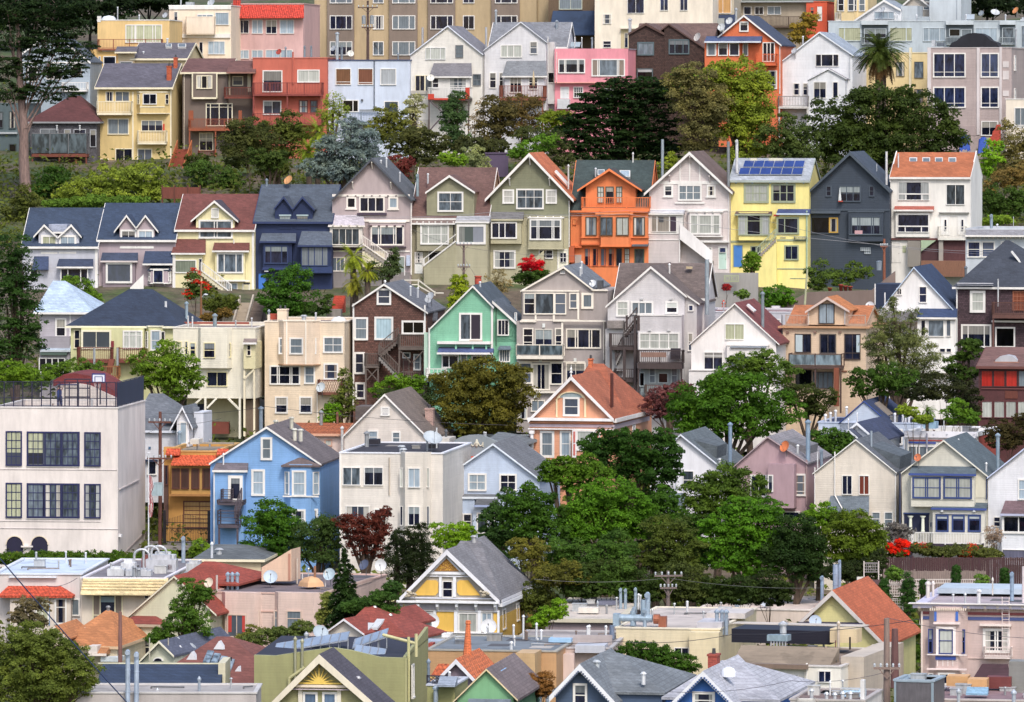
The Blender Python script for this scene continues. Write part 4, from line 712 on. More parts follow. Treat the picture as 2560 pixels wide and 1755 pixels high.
h.w(1680,712,1838,835,n=(1,1.4),t='d',cw=.12);h.w(1850,700,1912,835,t='g',cw=.1);h.w(1948,714,2088,800,t='k',cw=.14);h.t(2128,280,2146,760,pr=.1);h.t(1522,510,1572,960,c='b8d8c4',off=.3);h.t(1562,470,1576,920)
h.dk(1538,1710,838,895,1.2,'W',slab=.25,gap=.3);h.bx(1140+1000,2490,420,990,.8,8,'siding:7cc09e','side_wing')
q=[h.P(2140,215,.6),h.P(2395,445,.6)];h.O(MB().prism([(q[0][0],q[0][1]),(q[1][0],q[1][1]),(q[1][0],q[1][1]-.2),(q[0][0],q[0][1]-.2)],'y',.5,8),'wing_roof',M('5a6470','roof'));h.O(MB().prism([(q[0][0],q[0][1]-.05),(q[1][0],q[1][1]-.05),(q[1][0],q[1][1]-.3),(q[0][0],q[0][1]-.3)],'y',.42,.49),'bargeboard',M('W'));h.O(MB().prism([(q[0][0],q[0][1]-.21),(q[1][0],q[1][1]-.21),(q[1][0],q[1][1]-1.5),(q[0][0],q[1][1]-1.5)],'y',.8,8),'side_wing',mat('siding','7cc09e'))
h.w(2184,392,2292,540,n=3,off=.8,t='d');h.aw(2185,2310,630,660,.6,'6a7a88',off=.8,trim=None,ins=.15);h.w(2200,660,2300,780,n=4,t='g',off=.8);h.rp(2175,230,640,'4a6a5c',.04,.8);h.w(2340,330,2362,420,off=.8,t='l');h.vent(2028,70,3,.1)
T(1280,690)
h=H('grey-taupe three-storey house with cream trim and a glass balcony',319,84,866,1420,'stucco:a59b97',rel=7,dep=13)
h.gab((76,130),(466,-92),(735,118),'70767e','efe6d6',ov=.25,bb=.17,x1=722);h.bx(720,866,135,1420,.02,12.9,'stucco:a59b97','side_block');h.t(715,120,868,136,c='efe6d6',pr=.15);h.w(435,-56,482,-18,t='c8ccd0',cw=.08,fc='c8c4c0')
T_='efe6d6'
h.bay(92,600,140,395,.5,0,top=T_,m=mat('stucco','9a918c'));h.w(105,152,212,348,t='d',off=-.5,fc=T_,m=2);h.w(206,150,384,348,t='g',off=-.5,fc=T_);h.w(384,152,492,348,t='d',off=-.5,fc=T_,m=2);h.w(518,152,594,298,t='d',off=-.5,fc=T_,m=2);h.w(628,152,738,298,t='m',fc=T_,cw=.2);h.t(592,150,608,392,off=-.5,c=T_);h.t(206,350,222,415,off=-.52,c=T_);h.t(370,350,388,408,off=-.52,c=T_)
h.bx(42,462,408,1420,-1.0,0,'stucco:a59b97','lower_block');h.ts([(74,402,220,418),(372,398,850,414)],off=-.98,c=T_,pr=.2);h.w(98,470,194,668,m=3,t='d',off=-1.0,fc=T_);h.w(205,478,370,725,n=2,t='d',off=-1.0,fc='c8c2b6',cw=.1);h.w(388,470,460,665,m=3,t='d',off=-1.0,fc=T_);h.bx(462,836,415,1420,-.6,0,'stucco:a89e9b','lower_block');h.w(488,474,808,658,n=(1,.3,1.4,.3,1),m=1,t='d',off=-.6,fc=T_,cw=.13);h.ts([(446,415,464,750)],off=-1.02,c=T_);h.t(826,415,836,760,off=-.62,c=T_)
h.dk(40,460,620,722,1.1,T_,kind='glass',off=-1.0,slab=.3);h.ws([(62,780,182,975,dict(m=2)),(182,790,346,1035,dict(n=2)),(346,780,462,985,dict(m=2))],t='d',off=-1.0,fc=T_,cw=.12);h.w(486,782,668,960,n=2,t='d',off=-.6,fc=T_,cw=.12);h.t(50,770,660,782,off=-1.02,c=T_);h.t(150,1040,480,1060,off=-1.05,c=T_,pr=.3);h.ws([(172,1120,300,1230,dict(n=2,t='m')),(60,1180,140,1300,{})],off=-1.0,fc=T_)
for x,y in ((288,448),(258,762),(572,762),(214,1085)): h.t(x-12,y-18,x+12,y+18,c='d8dcd8',off=-1.02 if x < 460 else -.62,pr=.12,name='wall_lamp')
h.vent(630,-70,3,.5);h.vent(618,-40,2,.3);h.vent(720,90,1,.4,.09,'W');h.bx(770,820,40,115,1.5,2.2,'55585e','roof_unit');h.dish(735,72,.35,.8,'dfe3e6')
h=H('light grey clapboard gabled house with dark spiral back stair and deck',317,866,1568,1160,'siding:d6d2d3',rel=7.5,dep=13)
h.gab((846,270),(1256,-92),(1582,178),'6a5d59','W',ov=.25,bb=.2,x1=1562);h.gab((1380,30),(1385,28),(1698,248),'6a5d59','W',ov=.2,bb=.16,x0=1566,x1=1672,ly0=.4,ly1=12,name='side_wing',rname='wing_roof',m=mat('siding','d0cccc'));h.side(200,-118,'6b5e5a','W',x0=940,x1=1742,ly0=4.5,dep=8,ov=.1)
h.ws([(943,222,1060,368,dict(m=2,t='c')),(1076,228,1280,352,dict(n=(1,1,1),t='m')),(1388,228,1505,342,dict(m=2,t='d'))],cw=.15);h.t(1395,240,1490,285,c='c9cdc6',off=-.03,pr=.01,name='blind');h.w(1594,258,1645,320,off=.4,t='n');h.w(1590,512,1642,680,off=.4,m=2,t='d');h.bx(1138,1536,352,800,-1.6,0,'siding:d4d0d2','rear_wing');h.t(1136,350,1540,362,off=-1.62);h.w(1148,508,1518,668,n=(1,1,1,1),m=2,t='c',off=-1.6,cw=.14);h.t(1100,290,1145,440,c='b8c4c4',pr=.02)
DW='wood:4a3d3c'
h.dk(1135,1540,672,790,1.2,DW,off=-1.6,slab=.5,posts=1060);h.dk(884,1128,520,640,1.5,DW,slab=.3,posts=1060);h.stair(1130,380,1020,520,c=DW,tread='4a3d3c',l0=-.4,l1=-1.3);h.stair(1000,645,940,770,c=DW,tread='8a8684',l0=-.4,l1=-1.2);h.dk(930,1120,840,930,1.5,DW,slab=.3,posts=1060);h.ts([(885,520,905,1060),(1103,360,1125,1060),(1030,355,1048,480),(1132,355,1158,490),(1005,650,1030,940)],c=DW,off=-1.55,pr=.12,name='stair_post')
h.bx(1165,1500,815,1080,-1.5,0,'siding:9aa6a8','lower_wing');h.ws([(1152,870,1202,1000,dict(t='k')),(1240,830,1300,972,dict(m=2,t='m')),(1322,875,1415,972,dict(t='k')),(1440,830,1500,972,dict(m=2,t='m'))],off=-1.5,fc='b9c4c4',cw=.08);h.dk(1202,1510,985,1060,.8,'wood:6a5a54',off=-1.6,slab=.2);h.bx(1435,1520,655,755,-2.4,-1.9,'3c3540','barbecue_cover');h.bx(860,1005,405,475,-1.0,0,'roof:8a827e','low_roof');h.bx(845,1005,480,860,-.6,0,'siding:c8c6c6','side_wing')
for x in (1175,1440): h.t(x-14,200,x+14,214,c='c8c8c8',pr=.15,name='wall_lamp')
for x in (1245,1420): h.t(x-14,486,x+14,500,c='c8c8c8',off=-1.62,pr=.15,name='wall_lamp')
h.pipe(1765,-150,310,.22,1.5,'9cb2c0',None);h.vent(1425,-60,5,.4,.08,'W');h.bx(1575,1630,-85,-65,7,7.5,'c8b48c','roof_box');h.bx(1165,1395,690,735,-3.0,-2.82,'wood:8a6a5c','planter_box')
h=H('white flat house with maroon roof deck seen past the white gable',328,1716,2545,860,'siding:cdccd4',rel=7,dep=10)
h.flat(318,'7a3c3c','dcdce4',par=.25);h.w(1722,408,1778,488,n=2);h.w(2375,390,2432,505,m=5,t='d');h.w(2310,385,2370,520,t='l');h.rp(1828,340,480,'6a6a80',.08);h.bx(2350,2420,272,290,4,4.8,'e0e0e2','skylight')
h=H('white stucco gabled house with maroon roof in front of the grey clapboard one',313,1622,2390,1160,'stucco:ece7e3',rel=8,dep=12)
h.gab((1604,612),(2015,242),(2420,615),'7a3b39','f2efea',ov=.2,bb=.13);h.w(1928,432,2103,578,n=2,t='y',cw=.06);h.w(1733,683,1913,852,n=2,m=(1,4),t='d',cw=.1);h.bay(1945,2316,630,1160,.6,0,top='f2efea');h.aw(1975,2300,618,640,.5,'8a929c',off=-.3,trim=None);h.w(1968,728,2175,815,n=6,t='g',off=-.6,fc='6a6e6c',cw=.05);h.bx(1600,1930,850,1160,-.8,0,'stucco:e9e5e1','wing');h.t(1600,846,1932,858,off=-.8,pr=.1)
a=h.P(2160,290,2.6);h.O(MB().hexa([(a[0]-.3,2,a[1]+.22),(a[0]+.35,2,a[1]-.35),(a[0]+.35,3,a[1]-.35),(a[0]-.3,3,a[1]+.22),(a[0]-.2,2,a[1]+.36),(a[0]+.45,2,a[1]-.2),(a[0]+.45,3,a[1]-.2),(a[0]-.2,3,a[1]+.36)]),'skylight',M('e8e8e8'));h.pipe(2268,140,440,.17,.8,'8598a4','cone');h.t(2330,640,2390,860,c='dfe1e6',off=.4)
T(1920,690)
h=H('peach tan house with orange roof and a tall glazed dormer over a roof terrace',316,132,888,1180,'siding:e5c9aa',rel=9,dep=11)
h.flat(452,'b08458','c8966a',par=.08,ov=.35,capth=.16);h.side(432,262,'bb7040','b89a80',x0=185,x1=868,ly0=1.2,dep=9.5,ov=.0,yb=460)
h.dm((335,318),(536,186),(738,312),440,.4,5.5,'c07438','d8c0b4',x0=362,x1=712,ov=.45,m=mat('siding','e2c4a4'));h.w(458,248,603,434,n=2,t='l',off=.4,fc='3c3432',cw=.08);h.ts([(358,312,372,440),(690,312,704,440)],off=.38,c='ece8e4')
h.dk(163,360,352,446,.1,'b49a88',kind='bars',slab=.04,off=.15,sides=False,gap=.12);h.dk(705,882,352,446,.1,'b49a88',kind='bars',slab=.04,off=.15,sides=False,gap=.12);h.t(132,455,888,476,c='3a3350',pr=.12)
h.w(243,522,392,694,n=2,t='d',fc='4a3c38',cw=.07);h.t(250,532,312,690,c='b9cad0',off=-.03,pr=.01,name='curtain');h.w(468,522,618,705,n=2,t='d',fc='5a524e',cw=.1);h.w(692,522,838,757,n=2,m=(3.2,1),t='d',fc='4a3c38',cw=.07);h.t(800,535,832,690,c='b9cad0',off=-.03,pr=.01,name='curtain');h.dk(190,664,702,815,1.6,'wood:58423c',kind='glass',slab=.25,posts=1080);h.ts([(600,830,645,1180)],c='wood:8a4a30',off=-1.5,pr=.25,name='post')
h.w(405,865,592,1020,n=4,t='m',fc='6a5a50',cw=.06);h.w(250,850,395,1000,t='k',cw=.03,fc='4a3c38');h.t(652,855,715,868,c='8c5a44',pr=.1)
for x in (180,428,652): h.t(x-12,500,x+12,516,c='8c6a5c',pr=.18,name='wall_lamp')
h.rp(128,350,720,'4a4a4e',.04)
h=H('white gabled house with navy roof and lower bay behind grey-green shrubs',322,948,1668,880,'stucco:ecebea',rel=8,dep=11)
h.gab((925,425),(1320,-85),(1678,300),'2e4060','c4d8f0',ov=.2,bb=.12);h.ws([(1163,108,1213,174,dict(n=2)),(1366,92,1440,243,dict(m=2,t='n'))],cw=.08);h.bx(970,1240,72,300,5,9,'navy','rear_roof');h.t(965,70,975,260,off=5,c='W');h.bx(1352,1697,370,880,-1.2,0,'stucco:eae9e6','front_wing');h.aw(1345,1705,292,372,1.5,'33456a',trim='W',ins=.1);h.ws([(1383,396,1428,545,{}),(1448,396,1594,550,dict(t='g')),(1612,396,1657,548,{})],off=-1.2,t='d',cw=.06);h.t(1690,370,1702,620,off=-1.2)
h.dish(925,275,.42,-.3,'dfe2e6',-.2,.3);h.pipe(1058,150,330,.07,-.2,'f0f0f0',None);h.bx(1060,1345,325,415,-1.4,0,'roof:7c7a7e','low_roof');h.w(970,360,1045,430,t='k',off=-.02,cw=.04);h.ws([(1555,655,1605,690,{}),(1615,655,1660,690,{})],off=-1.2,cw=.03)
h=H('dark purple-brown shingled house under a tall charcoal pyramid roof',322,1706,2560,760,'shingle:513c44',rel=8,dep=12)
h.hip(100,2150,2185,-325,'3d434f','W',ov=.3,x0=1706,x1=2660);h.w(1828,132,1968,332,m=2,t='c',cw=.22);h.w(1748,436,2022,650,n=(1,3,1),t='d',cw=.15);h.w(2056,460,2238,650,t='k',cw=.14);h.dk(2030,2420,238,350,1.3,'wood:6a463e',slab=.35,posts=640);h.w(2215,135,2330,312,n=3,m=4,t='8a4a34',fc='9c5a3c',cw=.08);h.t(2030,400,2420,420,pr=.5);h.t(1704,100,1716,600);h.bx(2025,2420,425,760,.02,.3,'shingle:5a3a3a','wing')
h.skyl(2112,-150,2182,-66,3.0,4.2,'m');h.pipe(2083,32,235,.07,-.8,'d4d8dc','hood');h.t(1715,62,2040,68,off=-.3,c='e6e6ea',pr=.4);h.t(1715,80,2040,84,off=-.3,c='e6e6ea',pr=.4);a=h.P(2230,-220,4);h.O(MB().hexa([(a[0]-.2,3,a[1]),(a[0]+.7,3,a[1]-1.1),(a[0]+.7,3.5,a[1]-1.1),(a[0]-.2,3.5,a[1]),(a[0]-.1,3,a[1]+.1),(a[0]+.8,3,a[1]-1.0),(a[0]+.8,3.5,a[1]-1.0),(a[0]-.1,3.5,a[1]+.1)]),'skylight',M('e2e2e0'))
h=H('maroon-brown house with three bright red blinds under a brown roof',303,1925,2560,1430,'wood:5a2f30',rel=8,dep=10)
h.side(818,642,'7a5852','6a3c34',x0=1905,ov=.5,ox=.1);
for k,x in enumerate((1928,2040,2152,2264)): h.w(x,852,x+108,1005,t='r' if k < 3 else 'm',fc='4a2426',cw=.07)
for x in (1933,2044,2150,2258): h.w(x,1130,x+100,1285,t='c',fc='6a3438',cw=.06)
h.t(1930,1010,2560,1030,c='6a3a38',pr=.1);h.bx(2145,2260,1040,1110,-.06,-.01,'wood:6e3628','panel');a=h.P(2160,785,1.0);h.O(MB().prism([(a[0]-1.0,a[1]-.1),(a[0]-.9,a[1]+.25),(a[0]-.5,a[1]+.55),(a[0],a[1]+.65),(a[0]+.5,a[1]+.55),(a[0]+.9,a[1]+.25),(a[0]+1.0,a[1]-.1)],'y',.8,2.4),'skylight_dome',M('b4b6bc'));h.t(2045,776,2270,792,c='b87a54',off=.7,pr=.1)
# ---------------------------------------------------------------- lower street
T(0,1000)
h=H('large off-white school building with a fenced rooftop court and multi-pane windows',284,-60,1068,1420,'stucco:e5dbd5',rel=11,dep=12,cat='school',name='school_building')
zt=h.flat(58,'9a9088','e9e2de',par=.5)
DB='23285a'
for y0,y1,t3 in ((280,596,'ymd'),(748,1066,'ymm')):
 h.w(52,y0,200,y1,n=3,m=4,t='y',fc=DB,cw=.11);h.w(243,y0+4,722,y1+5,n=(1,1,1),t='d',fc=DB,cw=.13);h.w(763,y0+10,913,y1+6,n=3,m=4,t='g',fc=DB,cw=.11)
 for k,x in enumerate((258,415,572)): h.w(x-5,y0+14,x+135,y1-6,n=3,m=4,t='y' if (k == 0 and y0 < 300) else 'g',fc=DB,cw=.04,off=-.02)
h.t(62,475,190,585,c='3c4250',off=-.03,pr=.01,name='blind');h.t(258,478,388,580,c='1c2030',off=-.06,pr=.01,name='blind')
for y,x1 in ((626,1060),(1094,915),(1160,1068)): h.t(-60,y,x1,y+8,c='c9bfc4',pr=.06)
h.t(243,598,722,606,pr=.1);h.t(243,1070,722,1078,pr=.1)
for xa,xb in ((60,208),(284,432)):
 a,z0=h.P(xa,1400);b,z1=h.P(xb,1235);r=(b-a)/2;c=(a+b)/2
 pts=[(a,z0),(b,z0)]+[(c+r*math.cos(t),z1-r+r*math.sin(t)) for t in np.linspace(0,math.pi,13)]
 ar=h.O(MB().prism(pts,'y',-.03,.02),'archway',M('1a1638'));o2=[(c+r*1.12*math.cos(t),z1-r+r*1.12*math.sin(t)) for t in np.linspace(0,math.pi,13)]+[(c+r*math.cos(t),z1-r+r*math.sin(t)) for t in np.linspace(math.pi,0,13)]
 MB().prism(o2,'y',-.09,-.02).obj('arch_moulding',M('e8d8c0'),ar)
h.t(195,1318,300,1332,c='efe6e0',pr=.25);bx=h.P(1068,500)[0];h.O(MB().bar((bx+.05,.4,h.P(0,805)[1]),(bx+.05,9,h.P(0,805)[1]+.25),.09),'conduit',M('c9c2c0'));h.O(MB().box(bx-.05,bx+.2,.3,.8,h.P(0,1235)[1],h.P(0,1210)[1]),'security_lamp',M('e9e9ec'));h.O(MB().hexa([(bx-.02,2,h.P(0,1420)[1]),(bx+.03,2,h.P(0,1420)[1]),(bx+.03,12,h.P(0,1300)[1]),(bx-.02,12,h.P(0,1300)[1]),(bx-.02,2,h.P(0,1405)[1]),(bx+.03,2,h.P(0,1405)[1]),(bx+.03,12,h.P(0,1270)[1]),(bx-.02,12,h.P(0,1270)[1])]),'ramp_edge',M('a89c98'))
fz=h.P(0,-90)[1];f2=h.P(0,-45)[1]
COURT_Z=h.root.location.z+zt;fn=tag(empty('court_fence',h.root.location+Vector((0,0,zt)),h.th),'tall dark mesh fence around the rooftop court of the school','fence');xa,xb=h.P(-60,60)[0]+.1,h.P(1045,60)[0];H_=h.P(0,-165)[1]-zt
mb=MB()
for x in np.linspace(xa,xb,14): mb.tube((x,.12,0),(x,.12,H_),.05,n=6)
for z in (.05,H_*.35,H_): mb.tube((xa,.12,z),(xb,.12,z),.035,n=6)
for y in np.linspace(.2,11.6,7): mb.tube((xb+.1,y,0),(xb+.1,y,H_),.05,n=6)
for z in (.05,H_): mb.tube((xb+.1,.2,z),(xb+.1,11.6,z),.035,n=6)
mb.obj('fence_frame',mat('metal','35305a'),fn);mb=MB()
for x in np.arange(xa,xb,.11): mb.bar((x,.12,.05),(x,.12,H_),.013)
for z in np.arange(.15,H_,.11): mb.bar((xa,.12,z),(xb,.12,z),.013)
mb.obj('fence_mesh',mat('metal','35385a'),fn);MB().box(xb+.12,xb+.15,.3,11.5,.1,H_-.05).obj('windscreen',mat('paint','22304e'),fn)
g=H('arched maroon-roofed gym with cream wall behind the rooftop court',300,525,1045,150,'stucco:dccfc6',rel=10,dep=8,cat='gym',name='gym_building')
a=[g.P(x,y) for x,y in ((525,-140),(700,-150),(800,-135),(1045,-20))];zb=g.P(525,60)[1]-6;g.O(MB().prism([(a[0][0],zb)]+a+[(a[-1][0],zb)],'y',0,8),'wall',g.wall);g.O(MB().prism([(p[0],p[1]+.02) for p in [g.P(470,-170),g.P(560,-225),g.P(660,-238),g.P(800,-215),g.P(900,-160),g.P(1048,-60)]]+[(p[0],p[1]) for p in [g.P(1048,-18),g.P(800,-135),g.P(700,-150),g.P(525,-140),g.P(470,-120)]],'y',.6,8.2),'roof',M('roof:7c2f30'));g.t(795,-90,812,60,c='c9b9b4');g.t(520,-145,705,-135,c='3a3a6c')
hp=tag(empty('basketball_hoop',Vector((at(893,-20,286).x,286*S,h.root.location.z+zt)),-.2),'white basketball backboard with orange rim above the school roof','basketball hoop');c=at(893,-198,286)-hp.location
MB().tube((0,.5,0),(0,.5,c.z),.06,n=8).bar((0,.5,c.z),(0,.1,c.z),.08).obj('pole',mat('metal','5a5a70'),hp);bw,bh=60*mpp(286),38*mpp(286);bd=MB().box(-bw,bw,0,.06,c.z-bh,c.z+bh).obj('backboard',mat('paint','e6eaf4'),hp);mb=MB();
for a0,a1,b0,b1 in ((-bw-.03,-bw+.04,-bh,bh),(bw-.04,bw+.03,-bh,bh),(-bw,bw,bh-.05,bh+.04),(-bw,bw,-bh-.04,-bh+.05),(-.33,-.27,-bh*.8,bh*.3),(.27,.33,-bh*.8,bh*.3),(-.33,.33,bh*.3,bh*.42)): mb.box(a0,a1,-.025,.0,c.z+b0,c.z+b1)
mb.obj('board_marking',mat('paint','2c3c86'),bd);mb=MB()
for k in range(16): t0,t1=2*math.pi*k/16,2*math.pi*(k+1)/16;mb.tube((.3*math.cos(t0),-.35+.3*math.sin(t0),c.z-bh),(.3*math.cos(t1),-.35+.3*math.sin(t1),c.z-bh),.03,n=5,cap=False)
rm_=mb.obj('rim',mat('paint','d8402a'),hp);mb=MB()
for k in range(14): t0=2*math.pi*k/14;t1=t0+.4;mb.tube((.3*math.cos(t0),-.35+.3*math.sin(t0),c.z-bh),(.16*math.cos(t1),-.35+.16*math.sin(t1),c.z-bh-.5),.013,n=4,cap=False)
mb.obj('net',mat('paint','e8dcd8'),rm_)
for x,y0,y1,ww in ((585,-60,8,120),): pass
gl=tag(empty('goal_frame',Vector((at(700,50,288.5).x,288.5*S,h.root.location.z+zt-.5)),h.th),'dark steel goal frame standing on the rooftop court','goal');mb=MB();w_=115*mpp(288)
for x in (-w_,0,w_): mb.tube((x,0,0),(x,0,2.3),.05,n=6)
for z in (.9,1.6,2.3): mb.tube((-w_,0,z),(w_,0,z),.05,n=6)
mb.obj('frame',mat('metal','3c3450'),gl);mb=MB()
h=H('grey-roofed white house with a steep white dormer behind the brown utility pole',297,1300,1760,480,'siding:e4e4ea',rel=12,dep=11)
h.hip(275,1350,1480,-60,'6d727a','dfe4ee',ov=.3,x0=1200,x1=1620);h.dm((1535,270),(1650,55),(1745,250),420,-1.2,4,'6a7078','e2e4ea',x0=1600,x1=1710);h.w(1625,195,1695,400,t='l',off=-1.2,cw=.1);h.aw(1480,1760,60,190,2,'6c727a',off=2,trim=None);h.w(1330,545,1420,680,t='d');h.bx(1300,1420,540,560,-.4,0,'navy','canopy')
h.bx(1755,1840,110,400,.5,4,'siding:d8dce6','side_wing');h.pipe(1625,275,420,.15,-1.5,'8fb0c8');h.t(1345,422,1365,446,c='4a6c8c',pr=.06,name='porthole')
h=H('ochre house with red tile eyebrow roof, tall brown windows and panelled garage',290,1482,1960,1310,'stucco:c8913f',rel=9,dep=12)
h.flat(455,'8f8577','d6a860',par=.35);h.bx(1550,1960,560,865,-.8,0,'stucco:c39449','bay');h.aw(1545,1960,496,582,1.3,'tile:dc5a2a',trim=None,ins=.1);h.bx(1482,1632,425,500,-.1,.5,'stucco:d09a4e','parapet');h.aw(1500,1625,436,490,.5,'tile:d8542a',trim=None,off=-.1);h.aw(1960,2060,440,490,.6,'tile:d8542a',trim=None)
for x in (1556,1638,1732,1832): h.w(x,618,x+74,805,fc='5c2f22',t='5a4038',off=-.8,cw=.1)
h.t(1530,850,1960,872,c='b07a38',off=-.8,pr=.2);h.w(1658,912,1960,1162,n=2,m=6,t='c49a58',fc='6a3a24',cw=.1);h.t(1484,590,1526,1130,c='5c4038',pr=.1);h.w(1492,590,1520,770,t='d',fc='6a3a30',off=-.1)
h.bx(1700,2110,385,400,6,6.5,'a89c8c','roof_edge');h.bx(1720,1800,355,400,3,5,'e0d8cc','roof_hatch')
gt=tag(empty('iron_gate',at(1690,1300,286.5),-.16),'black wrought-iron gate across the ochre house driveway','gate');s_=mpp(286.5);mb=MB();hw=205*s_
for x in np.arange(-hw,hw,.13): top=1.75+.55*(1-abs(x/hw)) ;mb.tube((x,0,0),(x,0,top),.016,n=4).tube((x,0,top),(x,0,top+.12),.03,0.0,n=4)
for z in (.1,1.2,1.65): mb.bar((-hw,0,z),(hw,0,z),.05)
mb.obj('bars',mat('metal','221c2c'),gt);mb=MB()
for x in (-hw,hw): MB().box(x-.1,x+.1,-.1,.1,0,2.6).obj('gate_post',mat('metal','2a2028'),gt)
pass;mb=MB()
for cx in (-hw*.45,hw*.05,hw*.75):
 for k in range(5):
  for q in range(10): t0,t1=2*math.pi*q/10,2*math.pi*(q+1)/10;x0_,z0_=cx-.35+.18*k,.95+.12*(k % 2);mb.tube((x0_+.14*math.cos(t0),0,z0_+.14*math.sin(t0)),(x0_+.14*math.cos(t1),0,z0_+.14*math.sin(t1)),.014,n=4,cap=False)
mb.obj('scrollwork',mat('metal','2a2430'),gt)
tag(MB().box(-3.2,3.2,-3,4,-.2,0).obj('driveway',mat('flat','8d8682')),None,None,None,'structure').location=at(1690,1310,287)
fp=tag(empty('flagpole',at(1345,1395,282)),'white flagpole with a limp red and white striped flag beside the school','flagpole');ht=at(1355,490,282).z-fp.location.z
MB().tube((0,0,-1),(0,0,ht),.06,.035,n=8).lathe((0,0,ht),[(0,-.02),(.08,.05),(.08,.1),(0,.18)],8).obj('pole',mat('paint','e4e6ea'),fp)
v=[];f=[];zs=np.linspace(ht-1.6,ht-4.9,18)
def flagpt(i,j): return (.03+.28*(i/6)*(1+.25*math.sin(j*.6)) ,.1*math.sin(i*2.0+j*.35),zs[j]-.25*i/6*math.sin(j*.3+1))
for nm,cl,rows in (('flag_stripe_red','b8303a',0),('flag_stripe_white','ece6e6',1)):
 mb=MB()
 for j in range(17):
  for i in range(6):
   if ((i+j // 3) % 2) == rows: mb.poly([flagpt(i,j),flagpt(i+1,j),flagpt(i+1,j+1),flagpt(i,j+1)])
 mb.obj(nm,mat('paint',cl),fp)
upole('brown wooden utility pole beside the school with red-brown box',287,1450,105,1280,.15,'6e4236',((.08,.9),(.36,1.0)))
bxo=tag(MB().box(-.42,.42,-.3,.3,0,.95).box(-.46,.46,-.34,.34,.95,1.02).obj('utility_box',mat('metal','9cc0cc')),'pale blue utility box mounted high near the school flagpole','utility box');bxo.location=at(1425,865,286)
T(640,1000)
h=H('sky blue house with white trim, hipped bay and dark back stair',282,-412,580,1400,'siding:80b0e6',rel=9,dep=11)
h.gab((-425,570),(95,236),(592,578),'6b6264','W',ov=.25,bb=.16);h.ws([(43,336,148,545,dict(m=2,t='m')),(-42,626,82,868,dict(m=2,t='l'))],cw=.17);h.bay(242,568,595,1250,.75,.6,top='8ab8ea',sw=(650,860),t='l',m=mat('siding','80b0e6'));h.hip(592,400,410,516,'6a5c5c',trim=None,ov=.12,x0=242,x1=568,dep=1.6,ly0=-.75,wall=False,name='bay_roof')
h.w(325,636,455,876,m=2,t='l',off=-.75,cw=.15);h.w(322,988,450,1160,m=2,t='d',off=-.75,cw=.15);h.w(462,984,563,1175,m=2,t='d',off=-.4,cw=.14);h.t(242,865,568,880,off=-.78);h.bx(-385,-112,625,1400,-1.0,0,'siding:80b0e6','rear_wing');h.aw(-392,-80,566,632,1.2,'6f666c',trim='W',ins=.1);h.w(-252,682,-120,920,n=1,t='d',off=-1.0,cw=.26);h.t(-412,570,-398,1300,c='74a4dc');h.t(-384,640,-374,1300,off=-1.02)
DK='wood:564c56'
h.dk(-350,-112,905,935,1.0,DK,off=-1.0,slab=.15,kind='rails');h.dk(-345,-160,1000,1130,1.3,DK,off=-1.0,kind='rails',slab=.25,posts=1330);h.stair(-130,900,-190,1080,c=DK,tread='5a5058',l0=-1.4,l1=-2.2);h.dk(-315,-225,810,900,.9,DK,off=-1.0,kind='rails',slab=.12)
for x,y,c in ((180,235,'d4cdb0'),(322,205,'d4cdb0'),(350,310,'e0d9c0'),(405,315,'e0d9c0')): h.vent(x,y,2.0 if y > 300 else 6,.35,.16,c)
h.vent(-295,600,-.3,.9,.06,'W')
h=H('pink stucco house with orange tile roof seen behind the sky blue gable',304,300,800,640,'stucco:ecd2c6',rel=9,dep=9)
h.side(302,205,'tile:b5602c','e2a888',ox=.1,x0=120,x1=790);h.w(620,355,690,420,t='c',fc='d8a890');h.pipe(780,235,460,.14,-1,'e6e0dc','cone');h.pipe(737,118,205,.12,4,'b5603c','hood',);h.pipe(590,92,205,.17,3.5,'9aa0a4','cone');h.pipe(45,55,230,.2,1.5,'7f9cb4','cone')
h=H('cream gabled house with brown roof, brick chimney and blue louvred vent',299,800,1562,560,'siding:e3d8ce',rel=9.5,dep=13)
h.gab((784,325),(1163,-58),(1575,352),'776a62','f0ece8',ov=.25,bb=.16);h.w(1128,60,1212,145,t='5c6a9c',m=7,cw=.14);h.ws([(1013,272,1108,400,dict(m=2,t='l')),(1228,284,1310,400,dict(m=2,t='m'))],cw=.12);h.chim(1530,1600,76,210,6,.9,'brick:a98a80');h.bx(1640,1750,345,450,-.4,3,'siding:d8d2c8','side_dormer');h.bx(900,1040,58,180,8,11,'roof:6b605c','rear_roof');h.pipe(1720,262,350,.12,1.5,'5a6068')
h=H('white bay-fronted flat house with black flat roof above the maroon tree',279,758,1692,1500,'siding:ece4da',rel=9,dep=15)
h.flat(470,'38353f','eceef6',par=.12);h.bay(1290,1572,474,1450,.9,.5,top=None,m=mat('siding','ece3d6'));h.ws([(783,606,948,774,dict(n=2,t='g')),(978,606,1153,774,dict(n=2,t='d')),(1376,614,1488,794,dict(n=2,t='l',off=-.9)),(813,956,1030,1084,dict(n=2,t='d')),(1376,960,1486,1138,dict(n=2,t='d',off=-.9)),(1068,985,1132,1180,dict(t='5a2a28'))],cw=.07);h.ws([(1302,614,1330,790,dict(t='c',off=-.45)),(1538,614,1570,790,dict(t='c',off=-.45)),(1303,960,1330,1136,dict(off=-.45)),(1538,960,1570,1136,dict(off=-.45))],cw=.04)
